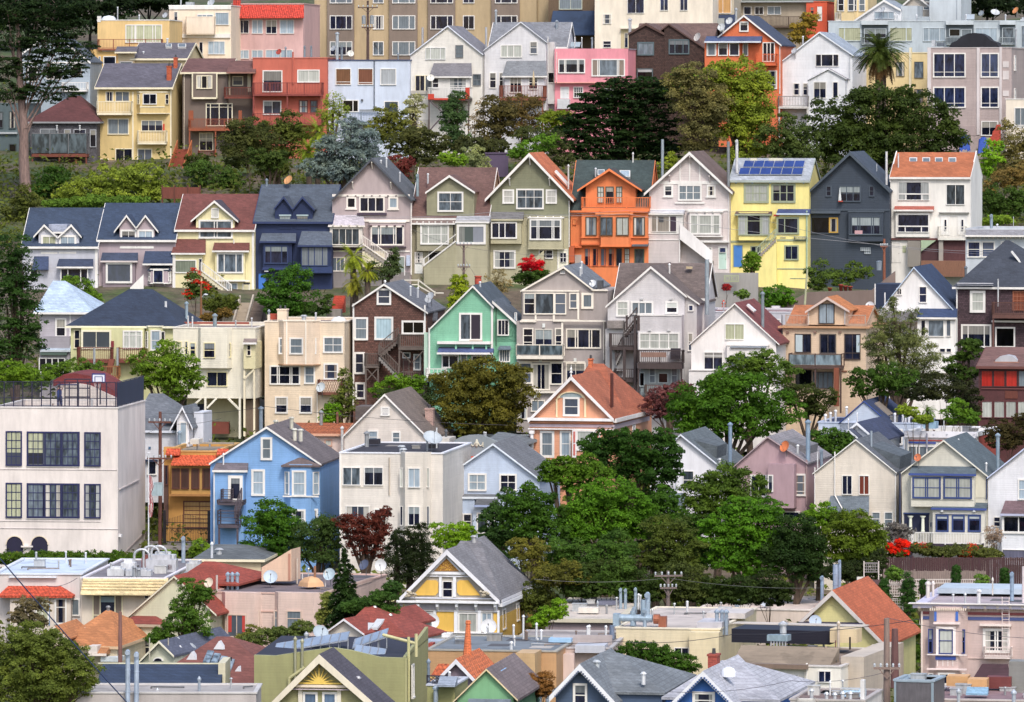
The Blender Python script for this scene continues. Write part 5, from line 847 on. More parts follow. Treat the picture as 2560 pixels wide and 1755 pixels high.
h.ts([(778,786,1155,794),(1360,798,1505,806),(1284,1140,1450,1150)],c='e2d8c8');h.rp(1208,520,860,'c4b6a4',.05);h.t(756,470,772,1300,c='f4eee8');h.dish(1595,355,.75,3.0,'aeb8c0',.5,.9,1.0);h.vent(1318,440,2,.15,.2);h.vent(1334,460,1,.1,.2);h.pipe(1003,280,405,.2,9,'9a9ea4');h.bx(1020,1110,355,400,10,11,'2f2d38','roof_box');h.pipe(1635,250,390,.07,5,'d9dcdf',None);h.bx(1560,1640,400,440,5,5.6,'26262e','roof_box')
h=H('pale blue clapboard gabled house with grey roof right of the white bay house',285,1722,2566,1300,'siding:c2d2ea',rel=9,dep=11)
h.gab((1700,700),(2145,390),(2582,722),'6d7076','e0eaf6',ov=.25,bb=.14);h.ws([(1918,662,2088,825,dict(n=2,m=2,t='l')),(2202,666,2362,825,dict(n=2,m=2,t='d'))],cw=.14);h.bx(1726,1980,880,1300,-.8,0,'siding:bccde6','lower_wing');h.aw(1720,2180,848,872,.9,'6f7278',trim='dfe8f2');h.aw(1975,2180,860,948,1.5,'5f6268',trim='9fb0d8',off=-.4,ins=.1);h.bx(1962,2170,950,1300,-1.4,-.8,'siding:c6d4ea','porch');h.ws([(1742,1020,1808,1124,dict(t='m',m=2)),(1872,1026,1956,1170,dict(t='d',m=2))],off=-.8,cw=.1);h.w(1998,1018,2098,1210,t='g',off=-1.4,cw=.1);h.w(2120,1020,2165,1180,t='d',off=-1.4);h.rp(1812,590,1140,'3a4468',.07,-.9);h.rp(1712,690,1130,'4a2f3c',.1,-.1)
h=H('blue-grey house with a curved parapet bearing a cream garland ornament',298,1800,2330,760,'stucco:8b9499',rel=9,dep=11)
pts=[(1800,360),(1850,335),(1920,318),(2000,314),(2060,322),(2110,345),(2180,375),(2330,378)];h.body(pts,0,.5);h.flat(372,'70767c','9aa4aa',dep=11,ly0=.55);q=h.P(1998,395,-.04)
em=h.O(MB().lathe((q[0],-.04,q[1]),[(0,-.35),(.12,-.2),(.16,.05),(.1,.25),(.04,.35),(0,.4)],8),'garland_ornament',M('d9d2bc'));mb=MB()
for sd in (-1,1):
 for k in range(6): t0,t1=k/6,(k+1)/6;mb.tube((q[0]+sd*(.12+.4*t0),-.06,q[1]+.1-.3*math.sin(math.pi*t0)),(q[0]+sd*(.12+.4*t1),-.06,q[1]+.1-.3*math.sin(math.pi*t1)),.045,n=6)
 mb.bar((q[0]+sd*.52,-.06,q[1]+.14),(q[0]+sd*.52,-.06,q[1]-.25),.07)
mb.obj('swag',M('d9d2bc'),em);h.hip(390,2190,2240,290,'6f767c','8a9298',ov=.2,x0=2080,x1=2420,dep=8,ly0=2,wall=False,name='rear_roof');h.aw(1825,2000,506,600,2.0,'tile:d8481e',trim=None,ins=.2,off=0)
T(1280,1000)
h=H('peach Victorian cottage with orange roof, arched gable window and columned porch',302,160,912,720,'siding:e8a27c',rel=12,dep=15)
h.gab((146,175),(535,-222),(922,168),'aa5e3e','f0ecea',ov=.45,bb=.3);h.hip(120,700,830,-330,'a65a3c',trim=None,ov=.2,x0=420,x1=1010,dep=12,ly0=5.5,wall=True,name='rear_roof')
h.t(150,158,918,192,c='f0ecea',pr=.5);h.ts([(158,196,915,216)],c='d08a60',pr=.2);h.t(158,216,915,250,c='b8a8b4',pr=.12);h.t(152,254,920,272,c='f0ecea',pr=.35)
h.w(462,-28,613,148,m=2,t='d',cw=.17);q=[h.P(536+130*math.cos(t),-10-68*math.sin(t)-0,0) for t in np.linspace(0,math.pi,13)];q2=[h.P(536+100*math.cos(t),-22-46*math.sin(t),0) for t in np.linspace(math.pi,0,13)]
ar=h.O(MB().prism(q+q2,'y',-.14,.02),'arch_moulding',M('f0dcb0'));MB().prism(q2,'y',-.05,.03).obj('fan_panel',M('98a8ac'),ar);h.ts([(400,-10,414,155),(656,-10,672,155)],c='f0dcb0',pr=.14);h.ws([(254,276,384,522,dict(m=2,t='m',cw=.2)),(434,276,535,516,dict(m=2,t='l',cw=.16))]);h.bay(535,912,272,620,.8,.5,top=None,bot='f0ecea');h.w(584,272,750,460,m=2,t='c',off=-.8,cw=.12);h.w(796,276,905,440,m=2,t='l',off=-.4,cw=.15);h.ts([(545,272,584,520),(750,272,800,480)],off=-.84,c='f0ecea');h.ts([(556,285,572,385),(556,398,572,500),(764,285,784,350)],off=-.9,c='d06a60')
for x in (178,188): pass
cx=h.P(180,300,-.4)[0];h.O(MB().tube((cx,-.4,h.P(0,560)[1]),(cx,-.4,h.P(0,300)[1]),.14,n=12).box(cx-.2,cx+.2,-.6,-.2,h.P(0,300)[1],h.P(0,272)[1]),'column',M('f0ecea'));h.t(160,545,560,570,c='ece0c4',pr=.5);q=h.P(535,-222,-.5);h.O(MB().lathe((q[0],-.5,q[1]-.1),[(.08,0),(.05,.25),(.14,.35),(.06,.5),(.11,.62),(.03,.78),(0,1.05)],8),'finial',M('eeece8'));h.pipe(904,-242,20,.16,2.2,'7a2c22',None);h.chim(690,722,-375,-285,11,.6,'brick:c86a3c')
bx=h.P(912,200)[0];h.O(MB().box(bx-.01,bx+.3,0,15,h.P(0,195)[1],h.P(0,160)[1]),'eaves_cornice',M('f0ecea'));h.sidewin(235,420,8,9.2,t='l');h.sidewin(280,420,3,4.2,t='l');h.O(MB().box(bx-.01,bx+.12,0,15,h.P(0,255)[1],h.P(0,215)[1]),'frieze',M('b8a8b4'));h.bx(905,930,80,600,8,15,'siding:e0966a','rear_wing')
h=H('white gabled house with slate roof and shed dormer behind the dark round tree',284,1250,1895,1120,'stucco:e4e4ea',rel=10,dep=11)
h.gab((1200,625),(1525,305),(1905,612),'5e686e','dfe4f0',ov=.25,bb=.13);h.w(1548,640,1646,808,m=2,t='g',cw=.05);h.pipe(1975,200,560,.17,1.0,'7ea4cc');h.aw(1405,1550,838,965,1.2,'6d7a84',trim='e8ecf0');h.rp(1484,640,830,'c4c8d2',.05);a=h.P(1640,300,6);h.O(MB().hexa([(a[0],1.5,a[1]-.6),(a[0]+2.6,1.5,a[1]-1.9),(a[0]+2.6,6,a[1]-1.9),(a[0],6,a[1]-.6),(a[0],1.5,a[1]-.1),(a[0]+2.7,1.5,a[1]-.75),(a[0]+2.7,6,a[1]-.75),(a[0],6,a[1]-.1)]),'shed_dormer',M('roof:5b646a'));h.vent(1880,575,.5,.3,.12)
T(1920,1000)
h=H('mauve gabled house with a boxy bay and an orange satellite dish',282,-290,352,1150,'stucco:b4969c',rel=10,dep=11)
h.gab((-320,605),(-3,328),(362,570),'89858a','b09aa0',ov=.2,bb=.1);h.bx(-3,236,580,980,-1.2,0,'stucco:b0929a','boxed_bay');h.w(-160,676,-8,880,n=2,t='d',cw=.12);h.w(-2,676,48,832,t='d',off=-1.2,cw=.12);h.w(238,666,346,870,m=(1,1.2,.4),t='d',cw=.14);h.dish(158,424,.45,-.5,'e07a3c',-.6,.4,.7);h.pipe(362,178,525,.2,1.0,'84acd0');h.pipe(484,460,600,.14,2,'8aa8c4','hood');h.pipe(449,468,600,.06,1,'f0f0f0',None);h.rp(350,540,950,'a58a8c',.07);h.w(-140,1000,290,1100,t='d',n=3)
a=h.P(130,330,6);h.O(MB().hexa([(a[0]-.2,3,a[1]-.5),(a[0]+2.4,3,a[1]-1.4),(a[0]+2.4,8,a[1]-1.4),(a[0]-.2,8,a[1]-.5),(a[0]-.2,3,a[1]+.1),(a[0]+2.5,3,a[1]-.6),(a[0]+2.5,8,a[1]-.6),(a[0]-.2,8,a[1]+.1)]),'shed_dormer',M('roof:7c7a7e'));h.vent(268,440,1,.2,.1)
h=H('weathered cream gabled house with slate roof and two narrow windows',279,420,1158,1300,'siding:e8ddce',rel=9,dep=11)
h.gab((402,662),(795,352),(1166,655),'5d626a','f0eee8',ov=.15,bb=.1);h.ws([(670,680,764,858,dict(n=2,t='d')),(824,680,918,858,dict(n=2,t='8a4436'))],cw=.06);h.aw(528,912,862,1018,1.1,'69747e',trim=None,ins=.15);h.ws([(938,1012,1018,1140,dict(m=2,t='m')),(1052,1012,1132,1150,dict(m=2,t='m'))],cw=.07);h.rp(606,468,860,'f4f0ea',.05,-.05);h.O(MB().tube((h.P(606,860)[0],-.12,h.P(606,860)[1]),(h.P(702,1020,-.6)[0],-1.15,h.P(702,1020,-1.15)[1]),.05,n=8),'downpipe',M('f4f0ea'));h.rp(425,610,940,'W',.05);h.rp(1190,660,1140,'3a3f4c',.05,-.1)
a=h.P(880,345,5);h.O(MB().hexa([(a[0],2,a[1]-.6),(a[0]+3.1,2,a[1]-2.4),(a[0]+3.1,8,a[1]-2.4),(a[0],8,a[1]-.6),(a[0],2,a[1]-.1),(a[0]+3.2,2,a[1]-1.2),(a[0]+3.2,8,a[1]-1.2),(a[0],8,a[1]-.1)]),'shed_dormer',M('roof:59626a'));h.pipe(935,280,395,.1,2.0,'9ab0c4',None);h.t(1150,650,1160,1150)
h=H('cream gabled house with blue window trim, stacked bays and white porch railing',277,1212,1990,1440,'siding:e0dccd',rel=9,dep=11)
h.gab((1205,655),(1590,358),(1998,692),'54626a','e8e4d6',ov=.25,bb=.12);h.bx(1294,1866,668,972,-.9,0,'siding:e0dccc','upper_bay');h.aw(1276,1880,594,660,1.05,'55636d',trim='3c5298',ins=.1);NB='31477f';h.t(1300,676,1860,690,off=-.92);h.t(1300,896,1860,906,off=-.92)
h.w(1308,692,1565,894,n=(1,.18,1),m=2,t='c',off=-.9,fc=NB,cw=.13);h.w(1588,692,1847,896,n=(1,.18,1),m=2,t='c',off=-.9,fc=NB,cw=.13);h.bx(1490,1962,975,1440,-1.0,0,'siding:e2dfd2','lower_bay');h.aw(1478,1975,922,972,1.15,'55636d',trim='3c5298',ins=.05)
for x in (1518,1664,1810): h.w(x,1038,x+118,1195,m=(1,3),t='d',off=-1.0,fc=NB,cw=.12);h.t(x+12,1052,x+106,1075,c='b0b8bc',off=-1.03,pr=.01,name='valance')
h.t(1516,1030,1930,1040,c=NB,off=-1.05);h.t(1232,1022,1458,1195,c='1c2448',pr=.02);h.t(1228,1018,1462,1034,c=NB,pr=.1)  # dark navy panel paints the shaded depth of the porch onto the wall
for x in (1290,1402): q=h.P(x,1190,-.6);z2=h.P(x,1050,-.6)[1];h.O(MB().lathe((q[0],-.6,q[1]),[(.17,0),(.13,.1),(.11,(z2-q[1])*.8),(.1,(z2-q[1])*.85),(.22,(z2-q[1])*.97),(.22,z2-q[1])],12),'column',M('e8ecd8'),None,True)
h.dk(1285,1925,1195,1312,1.6,'W',off=-1.0,slab=.2,gap=.2,posts=1400,sc_='3c2a40');h.bx(1235,1955,1330,1440,-2.3,0,'wood:6a6a6c','porch_base');h.dish(1358,522,.3,-.6,'d87848',-.3,.3);h.w(1465,1105,1485,1150,t='g',cw=.02)
for x in (1575,1865): h.O(MB().lathe((h.P(x,1005,-1.1)[0],-1.1,h.P(x,1005,-1.1)[1]),[(0,-.12),(.14,-.06),(.1,.1),(0,.16)],8),'wall_lamp',M('c4c8c8'))
h.rp(1980,690,900,'3a4468',.05,-.05);h.vent(1720,400,5,.3);h.vent(1975,620,1,.35,.08);h.t(1880,690,1980,885,c='d4d0be',pr=.04);h.pipe(2080,298,640,.17,2.0,'86a8c0','cone');h.rp(1198,660,1200,'3a4468',.05)
h=H('white gabled house with brown lean-to roof at the right edge of the lower street',276,1992,2820,1500,'siding:ecedf3',rel=9,dep=11)
h.gab((1982,700),(2410,360),(2830,700),'5b5e66','c9d4f4',ov=.2,bb=.12);h.w(2262,715,2385,905,m=2,t='l',cw=.1);h.bx(2115,2600,1030,1500,-1.3,0,'siding:eceef4','front_wing');h.aw(2105,2620,908,1026,1.6,'6d565c',trim='b8bcd8',ins=.1);h.w(2118,1038,2420,1212,n=(1,1),t='d',off=-1.3,cw=.17);h.w(2042,1056,2106,1148,m=2,t='d',cw=.06);h.w(2118,1350,2420,1440,t='6a6a80',off=-1.3,cw=.05)
h=H('pale blue house with navy gable roof and rows of white roof vents',299,455,1382,640,'siding:c6d2e6',rel=9,dep=11)
h.flat(195,'2e3a60','c0cce4',par=.1,dep=8);h.gab((640,205),(868,5),(1095,200),'303f62','3c58a8',ov=.1,bb=.08,x0=650,x1=1085)
for x,y in ((520,150),(566,132),(612,112),(712,80),(1148,140),(1220,135),(1245,125),(1275,140),(1322,115)): h.vent(x,y+45,1.5,.5,.1,'e4e8f0')
h.w(1143,263,1222,408,t='d',cw=.14);h.w(460,262,570,300,t='c');a=h.P(1060,60,4);h.O(MB().hexa([(a[0]-.7,2.5,a[1]+.25),(a[0]+.45,2.5,a[1]-.8),(a[0]+.45,5,a[1]-.8),(a[0]-.7,5,a[1]+.25),(a[0]-.6,2.5,a[1]+.4),(a[0]+.55,2.5,a[1]-.62),(a[0]+.55,5,a[1]-.62),(a[0]-.6,5,a[1]+.4)]),'skylight',M('8a8078'));h.t(455,300,1380,310,c='b4c4dc')
h=H('small white house with two nested bracketed gables below the navy-roofed one',291,640,1190,700,'siding:dfe4ee',rel=12,dep=10)
h.gab((640,335),(805,198),(1000,372),'3a4462','e8ecf4',ov=.3,bb=.2,x1=960);h.gab((655,355),(728,262),(815,338),'4a5268','e8ecf4',ov=.25,bb=.16,x0=672,x1=795,ly0=-1.5,ly1=2,name='porch_gable',rname='porch_roof')
for x,y in ((728,195),(807,140)): h.vent(x,y+70,-1.5 if x < 750 else -.2,.75,.04,'e8e8ee')
h=H('white-corniced flat house with red brick side wall and red frieze',295,1232,1900,720,'W',rel=12,dep=9)
h.flat(280,'cfd0da','f0f0f4',par=.5);h.t(1240,280,1895,345,c='e6e4ea',pr=.2);h.brk(1260,1870,300,6,c='dcdce4');h.t(1275,358,1880,378,c='a83c2c',pr=.1);h.t(1275,378,1520,394,c='2e4aa8',pr=.15);h.w(1262,408,1520,560,n=(1,.4,1,1),t='m',cw=.12);h.t(1800,350,1882,460,c='b4402a',pr=.05);bx=h.P(1900,300)[0];h.O(MB().box(bx+.005,bx+.04,.3,8.7,h.P(0,620)[1],h.P(0,300)[1]),'brick_cladding',mat('brick','9c3c2c'));h.rp(1440,300,440,'8a8a9c',.07,-.3);h.bx(1405,1520,195,260,3,4,'9ec4dc','roof_unit');h.pipe(1252,355,600,.12,-.6,'8c98a8',None);h.vent(1592,225,4,.6,.05,'W');h.bx(1890,1900,290,330,-.5,8.7,'f0f0f4','cornice')
# ---------------------------------------------------------------- roofs in the foreground
T(0,1315)
h=H('long white flat building with pale blue roof and a red tile eyebrow',263,-60,738,1000,'stucco:d9d0cc',rel=8,dep=15)
h.flat(425,'c6d6ea','dfe6f0',par=.15,ov=.1);h.hip(632,150,470,472,'tile:cf4b24',trim=None,ov=.15,x0=0,x1=640,dep=4.5,ly0=-1.2,wall=False,name='tile_roof');h.bx(90,640,640,1000,-1.0,0,'stucco:dccfc2','bay');h.ws([(495,650,604,890,dict(m=(1,2),t='d')),(320,652,446,880,dict(n=2,t='y'))],off=-1.0,cw=.12);h.w(645,656,724,815,t='m',off=0,cw=.1);h.t(85,458,515,468,c='dce4ec',pr=.3);h.t(440,640,452,900,c='6c8cb4',off=-1.02)
h=H('cream house with stepped yellow parapet siding and a cluttered grey roof',258,736,1500,1050,'stucco:e2d3c0',rel=9,dep=18)
h.flat(462,'7d7980','e8e4ec',par=.15);h.aw(728,1510,462,612,1.0,'e4d09c',trim=None,ins=.05,name='siding_parapet');
for y in (490,516,545,575): h.t(732,y,1505,y+4,c='c9a864',off=-(.2+(y-470)/150.0*.85),pr=.04)
h.w(836,618,1113,900,n=(1,2.3,1),m=(2.2,1),t='d',fc='e9dfb8',cw=.1);h.t(912,640,1038,690,c='8ba4b0',off=-.04,pr=.01,name='blind');h.rp(728,470,820,'d8ccc0',.05);h.w(1305,622,1350,660,t='n');h.t(1110,615,1118,860,c='d9ccb8')
for x,y,ly,ww,hh,c in ((1045,420,3,.6,.4,'d9dde0'),(1155,380,6,.5,.6,'e8eaee'),(1250,430,3,.9,.35,'c9ccd2'),(1455,365,7,1.1,.8,'c6c9d2'),(1465,300,10,.9,.5,'dfe2e6'),(1745,370,6,.5,.4,'c6c8cc'),(1330,325,10,.4,.5,'b04a3c')):
 q=h.P(x,y,ly);h.O(MB().box(q[0]-ww,q[0]+ww,ly,ly+1.1,q[1]-.6,q[1]+hh*.6).box(q[0]-ww*.6,q[0]+ww*.6,ly+.2,ly+.9,q[1]+hh*.6,q[1]+hh),'roof_unit',M('metal:'+c))
for x,y,ly in ((1215,330,8),(1300,300,10),(1370,300,10)):
 q=h.P(x,y,ly);mb=MB();pv=None
 for k in range(9): t_=math.pi*k/8;p=(q[0]+.55-.55*math.cos(t_),ly,q[1]+.5+.45*math.sin(t_));mb.tube(pv,p,.09,n=8) if pv else None;pv=p
 mb.tube((q[0],ly,q[1]-1),(q[0],ly,q[1]+.5),.09,n=8).tube((q[0]+1.1,ly,q[1]-1),(q[0]+1.1,ly,q[1]+.5),.09,n=8);h.O(mb,'bent_duct',M('metal:c4c8ce'))
for x,y in ((1215,420),(1255,440),(1690,470)): h.vent(x,y,2,.35,.14,'9aa0a8')
h.pipe(1660,110,290,.17,16,'9ab4cc','hood');h.pipe(1918,140,240,.11,14,'d4dce8','cone');h.bx(1390,1530,360,400,7,8.5,'b8bcc6','roof_unit');h.bx(1520,1555,350,395,7,7.6,'a8342c','roof_unit')
h=H('grey shingle hip-roofed house below the sky blue house',268,1840,2330,700,'stucco:d9c4a0',rel=9,dep=10)
h.hip(300,1950,2200,165,'62686c','C',ov=.3,x0=1780,x1=2360);h.vent(1983,250,1.5,.3,.22,'c4c8ce')
h=H('pale sage gabled house with red roof and a small bay under a maroon hood',251,1112,1700,1250,'siding:d4d3b4',rel=17,dep=11)
h.gab((1104,860),(1576,448),(1960,800),'98402e','dcd8c0',ov=.2,bb=.12,x1=1900);h.hip(520,1850,1950,320,'97402f',trim=None,ov=.1,x0=1560,x1=2150,dep=9,ly0=6,wall=False,name='rear_roof');h.bay(1115,1440,895,1300,.9,.4,top='dcd8b8');h.hip(888,1225,1400,800,'8c3f36',trim='b8a890',ov=.1,x0=1115,x1=1480,dep=2.4,ly0=-1.0,wall=False,name='bay_roof');h.w(1232,984,1368,1170,m=(1.6,1),t='d',off=-.9,cw=.1,fc='dcd8b8');h.w(1112,984,1176,1170,m=(1.6,1),t='d',off=-.5,cw=.08,fc='dcd8b8');h.dish(1895,515,.35,-.5,'ecd8c0',-.3,.3);h.pipe(1962,445,540,.09,3,'ddd0c0',None)
h=H('tan orange hip-roofed house right of the big lower-left tree',246,520,1080,1400,'siding:d8c8a8',rel=14,dep=11)
h.hip(1085,960,1000,762,'bd7843','d8b890',ov=.2,x0=520,x1=1060,dep=12);h.dm((468,930),(492,905),(620,1020),1090,-.8,5,'bd7843','e4d4c4',x0=480,x1=590);h.bx(800,880,1085,1180,-1.2,0,'e4dad0','gable_return');h.vent(770,940,3,.05,.1,'e8e8e8');h.vent(770,975,2.5,.05,.1,'e8e8e8');h.vent(980,762,6,.2,.12,'8a8a8e');h.bx(910,1080,1185,1230,-1,.5,'dde6ea','roof_edge');h.aw(795,960,1080,1150,1.2,'b87a48',trim='e8dcd0')
upole('slim brown pole beside the tan orange hip roof',244,1088,775,1300,.14,'8a6058',())
h=H('small sage gable with slate roof and arched window in the lower left',239,1275,1580,1450,'siding:ced0b8',rel=21,dep=11)
h.gab((1258,1222),(1440,1036),(1576,1170),'565c70','ece6cc',ov=.3,bb=.14);q=[h.P(1434+36*math.cos(t),1222-26*math.sin(t)) for t in np.linspace(0,math.pi,11)];h.O(MB().prism(q,'y',-.06,.02),'arched_window',M('glass:1b2340'));q2=[h.P(1434+46*math.cos(t),1222-36*math.sin(t)) for t in np.linspace(math.pi,0,11)];h.O(MB().prism(q+q2,'y',-.1,.02),'arch_moulding',M('W'));h.pipe(1523,1012,1200,.05,.4,'d4c8a8',None);h.pipe(1353,1012,1200,.05,-.4,'d4c8a8',None);h.vent(1604,1090,3,.5,.12);h.vent(1628,1140,2,.3,.1)
q=h.P(1715,1110,4);h.O(MB().lathe((q[0],4,q[1]-.6),[(.5,0),(.5,.5),(.42,.75),(.2,.95),(0,1.0)],14),'roof_turbine',M('metal:b4bcc4'),None,True)
h=H('broad maroon hip roof with solar tubes and small white vents',231,1530,2330,1700,'stucco:c9bcae',rel=12,dep=13)
h.hip(1420,1960,2090,1000,'7d4940','d9d4d0',ov=.3,x0=1380,x1=2560,dep=13)
for x,y,l in ((1985,1100,4.6),(1740,1195,3.2),(2160,1330,1.6)): q=h.P(x,y,l);h.O(MB().prism([(q[0]-.35,q[1]-.1),(q[0]+.35,q[1]-.1),(q[0],q[1]+.42)],'y',l-.2,l+.6),'gable_vent',M('d4d6da'))
q=[h.P(1880,1200,3.4),h.P(2130,1300,2.4)];
for k in range(4): f0=k/4;q0=(q[0][0]+(q[1][0]-q[0][0])*f0,q[0][1]+(q[1][1]-q[0][1])*f0);h.O(MB().hexa([(q0[0],1.9-f0,q0[1]-.2),(q0[0]+.42,1.9-f0,q0[1]-.3),(q0[0]+.42,3.4-f0,q0[1]+.35),(q0[0],3.4-f0,q0[1]+.4),(q0[0],1.9-f0,q0[1]-.05),(q0[0]+.42,1.9-f0,q0[1]-.15),(q0[0]+.42,3.4-f0,q0[1]+.5),(q0[0],3.4-f0,q0[1]+.55)]),'solar_tube_panel',M('glass:6a7a88'))
h.pipe(2093,1185,1250,.05,2.4,'2a2a30',None)
h=H('navy-shingled lean-to roof with cream trim in the lower left',221,872,1996,1700,'stucco:cfc8a8',rel=5,dep=8)
h.aw(872,1990,1240,1440,4.0,'30405a',off=3.0,trim='e2dcba');h.bx(880,1985,1440,1700,-.9,3,'stucco:cfc8b0','wall');h.t(885,1236,1985,1250,c='d8d4b4',off=2.9);h.bx(1975,2040,1240,1480,1,5,'siding:dcd4b4','gable_wall')
h=H('flat-roofed grey house with two steel pipes at the lower left edge',214,690,2320,1800,'stucco:b8b0ac',rel=4,dep=7)
h.flat(1500,'a9a3a0','c9c6c4',par=.12,dep=5.5);h.pipe(1425,1462,1590,.09,2,'b4bcc4','cone');h.pipe(1803,1358,1640,.1,1.5,'9cb0c8','cone');h.bx(720,900,1550,1600,.3,1,'dfe6ea','skylight')
for x,y0 in ((1157,1140),(1236,1160)): h.pipe(x,y0,1640,.17,-.5,'a9c4e6','hood')
T(640,1315)
h=H('weathered pink bay-fronted flat house with red curtains and rooftop hatch',252,-410,610,1200,'siding:e4c8bb',rel=15,dep=18)
h.flat(590,'73676c','d8b4a6',par=.12);h.bay(-330,30,598,1200,.6,.4,top=None,bot='d0a898');h.bay(150,570,598,1200,.6,.4,top=None,bot='d0a898')
h.ws([(-262,795,-85,1010,dict(n=2,t='d',off=-.6)),(-345,755,-296,970,dict(m=2,off=-.2)),(-45,760,32,940,dict(m=2,t='8a2a24',off=-.2)),(162,760,220,990,dict(m=(1,2.4),t='m',off=-.3)),(275,762,415,975,dict(m=(1,2),t='m',off=-.6)),(472,762,550,895,dict(t='m',off=-.3))],fc='d9bfae',cw=.09)
for x in (-255,-125): h.t(x,805,x+34,960,c='c8382c',off=-.63,pr=.01,name='curtain')
h.ts([(-410,770,610,776)],c='cda596');q=[h.P(50,375,7),h.P(320,210,7),h.P(320,500,7),h.P(50,500,7)];h.O(MB().prism(q,'y',7,9.5),'rooftop_hatch',mat('siding','eac6a8'));h.t(292,250,312,490,c='c08870',off=7.0,pr=.05,name='hatch_door');h.pipe(372,290,470,.07,8,'e0c8b0',None);h.pipe(533,362,530,.1,5,'d07840',None);h.pipe(420,428,500,.05,6,'e4dcd0',None);h.pipe(628,400,500,.05,7,'e4dcd0',None);h.dish(130,465,.5,5,'b4c4d2',.3,.5);h.dish(668,440,.45,7,'b4c8d4',-.2,.4);h.dish(985,355,.4,12,'5a6480');h.dish(1130,355,.42,11,'dfe2e4',.1,.1)
q=h.P(500,520,5);h.O(MB().lathe((q[0],5,q[1]-.2),[(.95,0),(.85,.3),(.5,.6),(0,.72)],4),'skylight_dome',M('d8a878'))
for k,x in enumerate((-255,-215,-170)): h.pipe(x,415,570,.14,3,'8fb0cc','cone')
bx=h.P(610,620)[0];h.O(MB().box(bx,bx+.05,.2,13.8,h.P(0,625)[1],h.P(0,585)[1]),'side_cornice',M('e0c4b4'))
h=H('yellow Victorian house with ornate white gable panels and grey roof',255,1300,2190,1130,'siding:b8b0a4',rel=11,dep=13.5)
h.gab((1278,668),(1727,210),(2206,672),'7c7b80','e6e6ec',ov=.45,bb=.32);h.hip(660,1850,2030,135,'7a797e',trim='e6e6ec',ov=.3,x0=1500,x1=2190,dep=13,ly0=.6,wall=False,name='rear_roof');h.t(1285,668,2200,700,c='eef0f4',pr=.55);h.t(1300,640,2185,664,c='d4d6e0',pr=.12)
GY='eab93c'
def poly(pts,ly,c,nm,pr=.05,k='paint'): q=[h.P(x,y,ly) for x,y in pts];return h.O(MB().prism(q,'y',ly-pr,ly+.02),nm,mat(k,c))
poly([(1725,282),(1848,408),(1602,408)],-.02,'a8742c','gable_panel');poly([(1725,262),(1740,278),(1862,412),(1845,412),(1725,290),(1605,412),(1588,412),(1712,278)],-.05,'e8e8ee','panel_moulding',.08);h.t(1560,412,1900,440,c='f0f0f4',pr=.2);h.t(1530,446,1930,462,c='dcdce4',pr=.14)
poly([(1545,490),(1630,490),(1650,510),(1650,600),(1625,628),(1420,628)],-.04,GY,'gable_panel');poly([(1845,490),(1920,490),(2030,628),(1845,628),(1820,600),(1820,510)],-.04,GY,'gable_panel');h.w(1688,496,1782,648,m=2,t='d',cw=.06,off=-.02);h.ts([(1660,462,1684,640),(1786,462,1812,640)],c='eef0f4',pr=.14)
for k in range(26):
 a=random.random();
lf=MB()
for k in range(60):
 u,v_=random.random(),random.random();y=300+100*max(u,v_);x=1725+(random.random()-.5)*2*(y-290)*.9;q=h.P(x,y,-.07);lf.lathe((q[0],-.07,q[1]),[(0,-.05),(.07,0),(0,.05)],5)
lf.obj('carved_foliage',M('e0b040'),h.root)
h.t(1300,700,2190,765,c='a8a4ac',pr=.03,name='frieze');h.brk(1475,2170,702,5,c='eef0f4',h=.55,d=.4,w=.18);h.t(1300,762,2200,778,c='eef0f4',pr=.15)
h.w(1508,780,1608,950,m=(1.6,1),t='d',cw=.05);h.t(1635,775,1795,955,c=GY,pr=.04,name='panel');h.w(1828,778,2008,970,t='c',n=2,cw=.12);h.w(2040,780,2140,960,t='l',n=2,cw=.08);h.t(2150,790,2185,965,c=GY,pr=.03,name='panel');h.ts([(1608,765,1632,970),(1795,765,1826,970),(2010,765,2038,970),(2186,765,2205,970)],c='eef0f4',pr=.12);h.t(1400,955,2200,975,c='f0f0f4',pr=.2);h.t(1420,940,1560,950,c='2c3a8c',off=-.2)
bx=h.P(2190,700)[0];h.O(MB().box(bx+.01,bx+.05,.1,13.2,h.P(0,1100)[1],h.P(0,790)[1]),'side_siding',mat('siding','e4b648'));h.O(MB().box(bx+.01,bx+.3,.1,13.4,h.P(0,700)[1],h.P(0,668)[1]),'side_cornice',M('eef0f4'));h.sidewin(770,960,1.6,2.8);h.sidewin(770,940,7,8,t='l');h.sidewin(770,940,10,11,t='l');h.dish(1588,865,.55,-4,'dfe0e4',.2,.3,1.0);h.dish(2108,915,.55,-5,'dfe0e4',.1,.4,.8);h.dish(1240,645,.35,3,'dcd890',-.4,.3);h.vent(1972,130,7,.25,.17,'b4b4b8')
q=h.P(1400,640,-.35)
for x in (1398,2060): mb=MB();[mb.lathe((h.P(x+random.uniform(-45,45),632+random.uniform(-40,8),-.5)[0],-.5,h.P(x,632+random.uniform(-40,8),-.5)[1]),[(0,-.1),(.13,0),(0,.12)],6) for _ in range(14)];mb.obj('carved_foliage',M('b8ac94'),h.root)
h=H('small taupe gable with long red roof, skylights and a white wall',240,650,970,1200,'stucco:cdc6ba',rel=23,dep=12)
h.gab((632,955),(796,836),(982,975),'8d4034','e6e6ea',ov=.25,bb=.13,x1=960);h.hip(1010,1000,1060,722,'8f4236',trim=None,ov=.1,x0=720,x1=1400,dep=6,ly0=1.5,wall=True,name='main_roof')
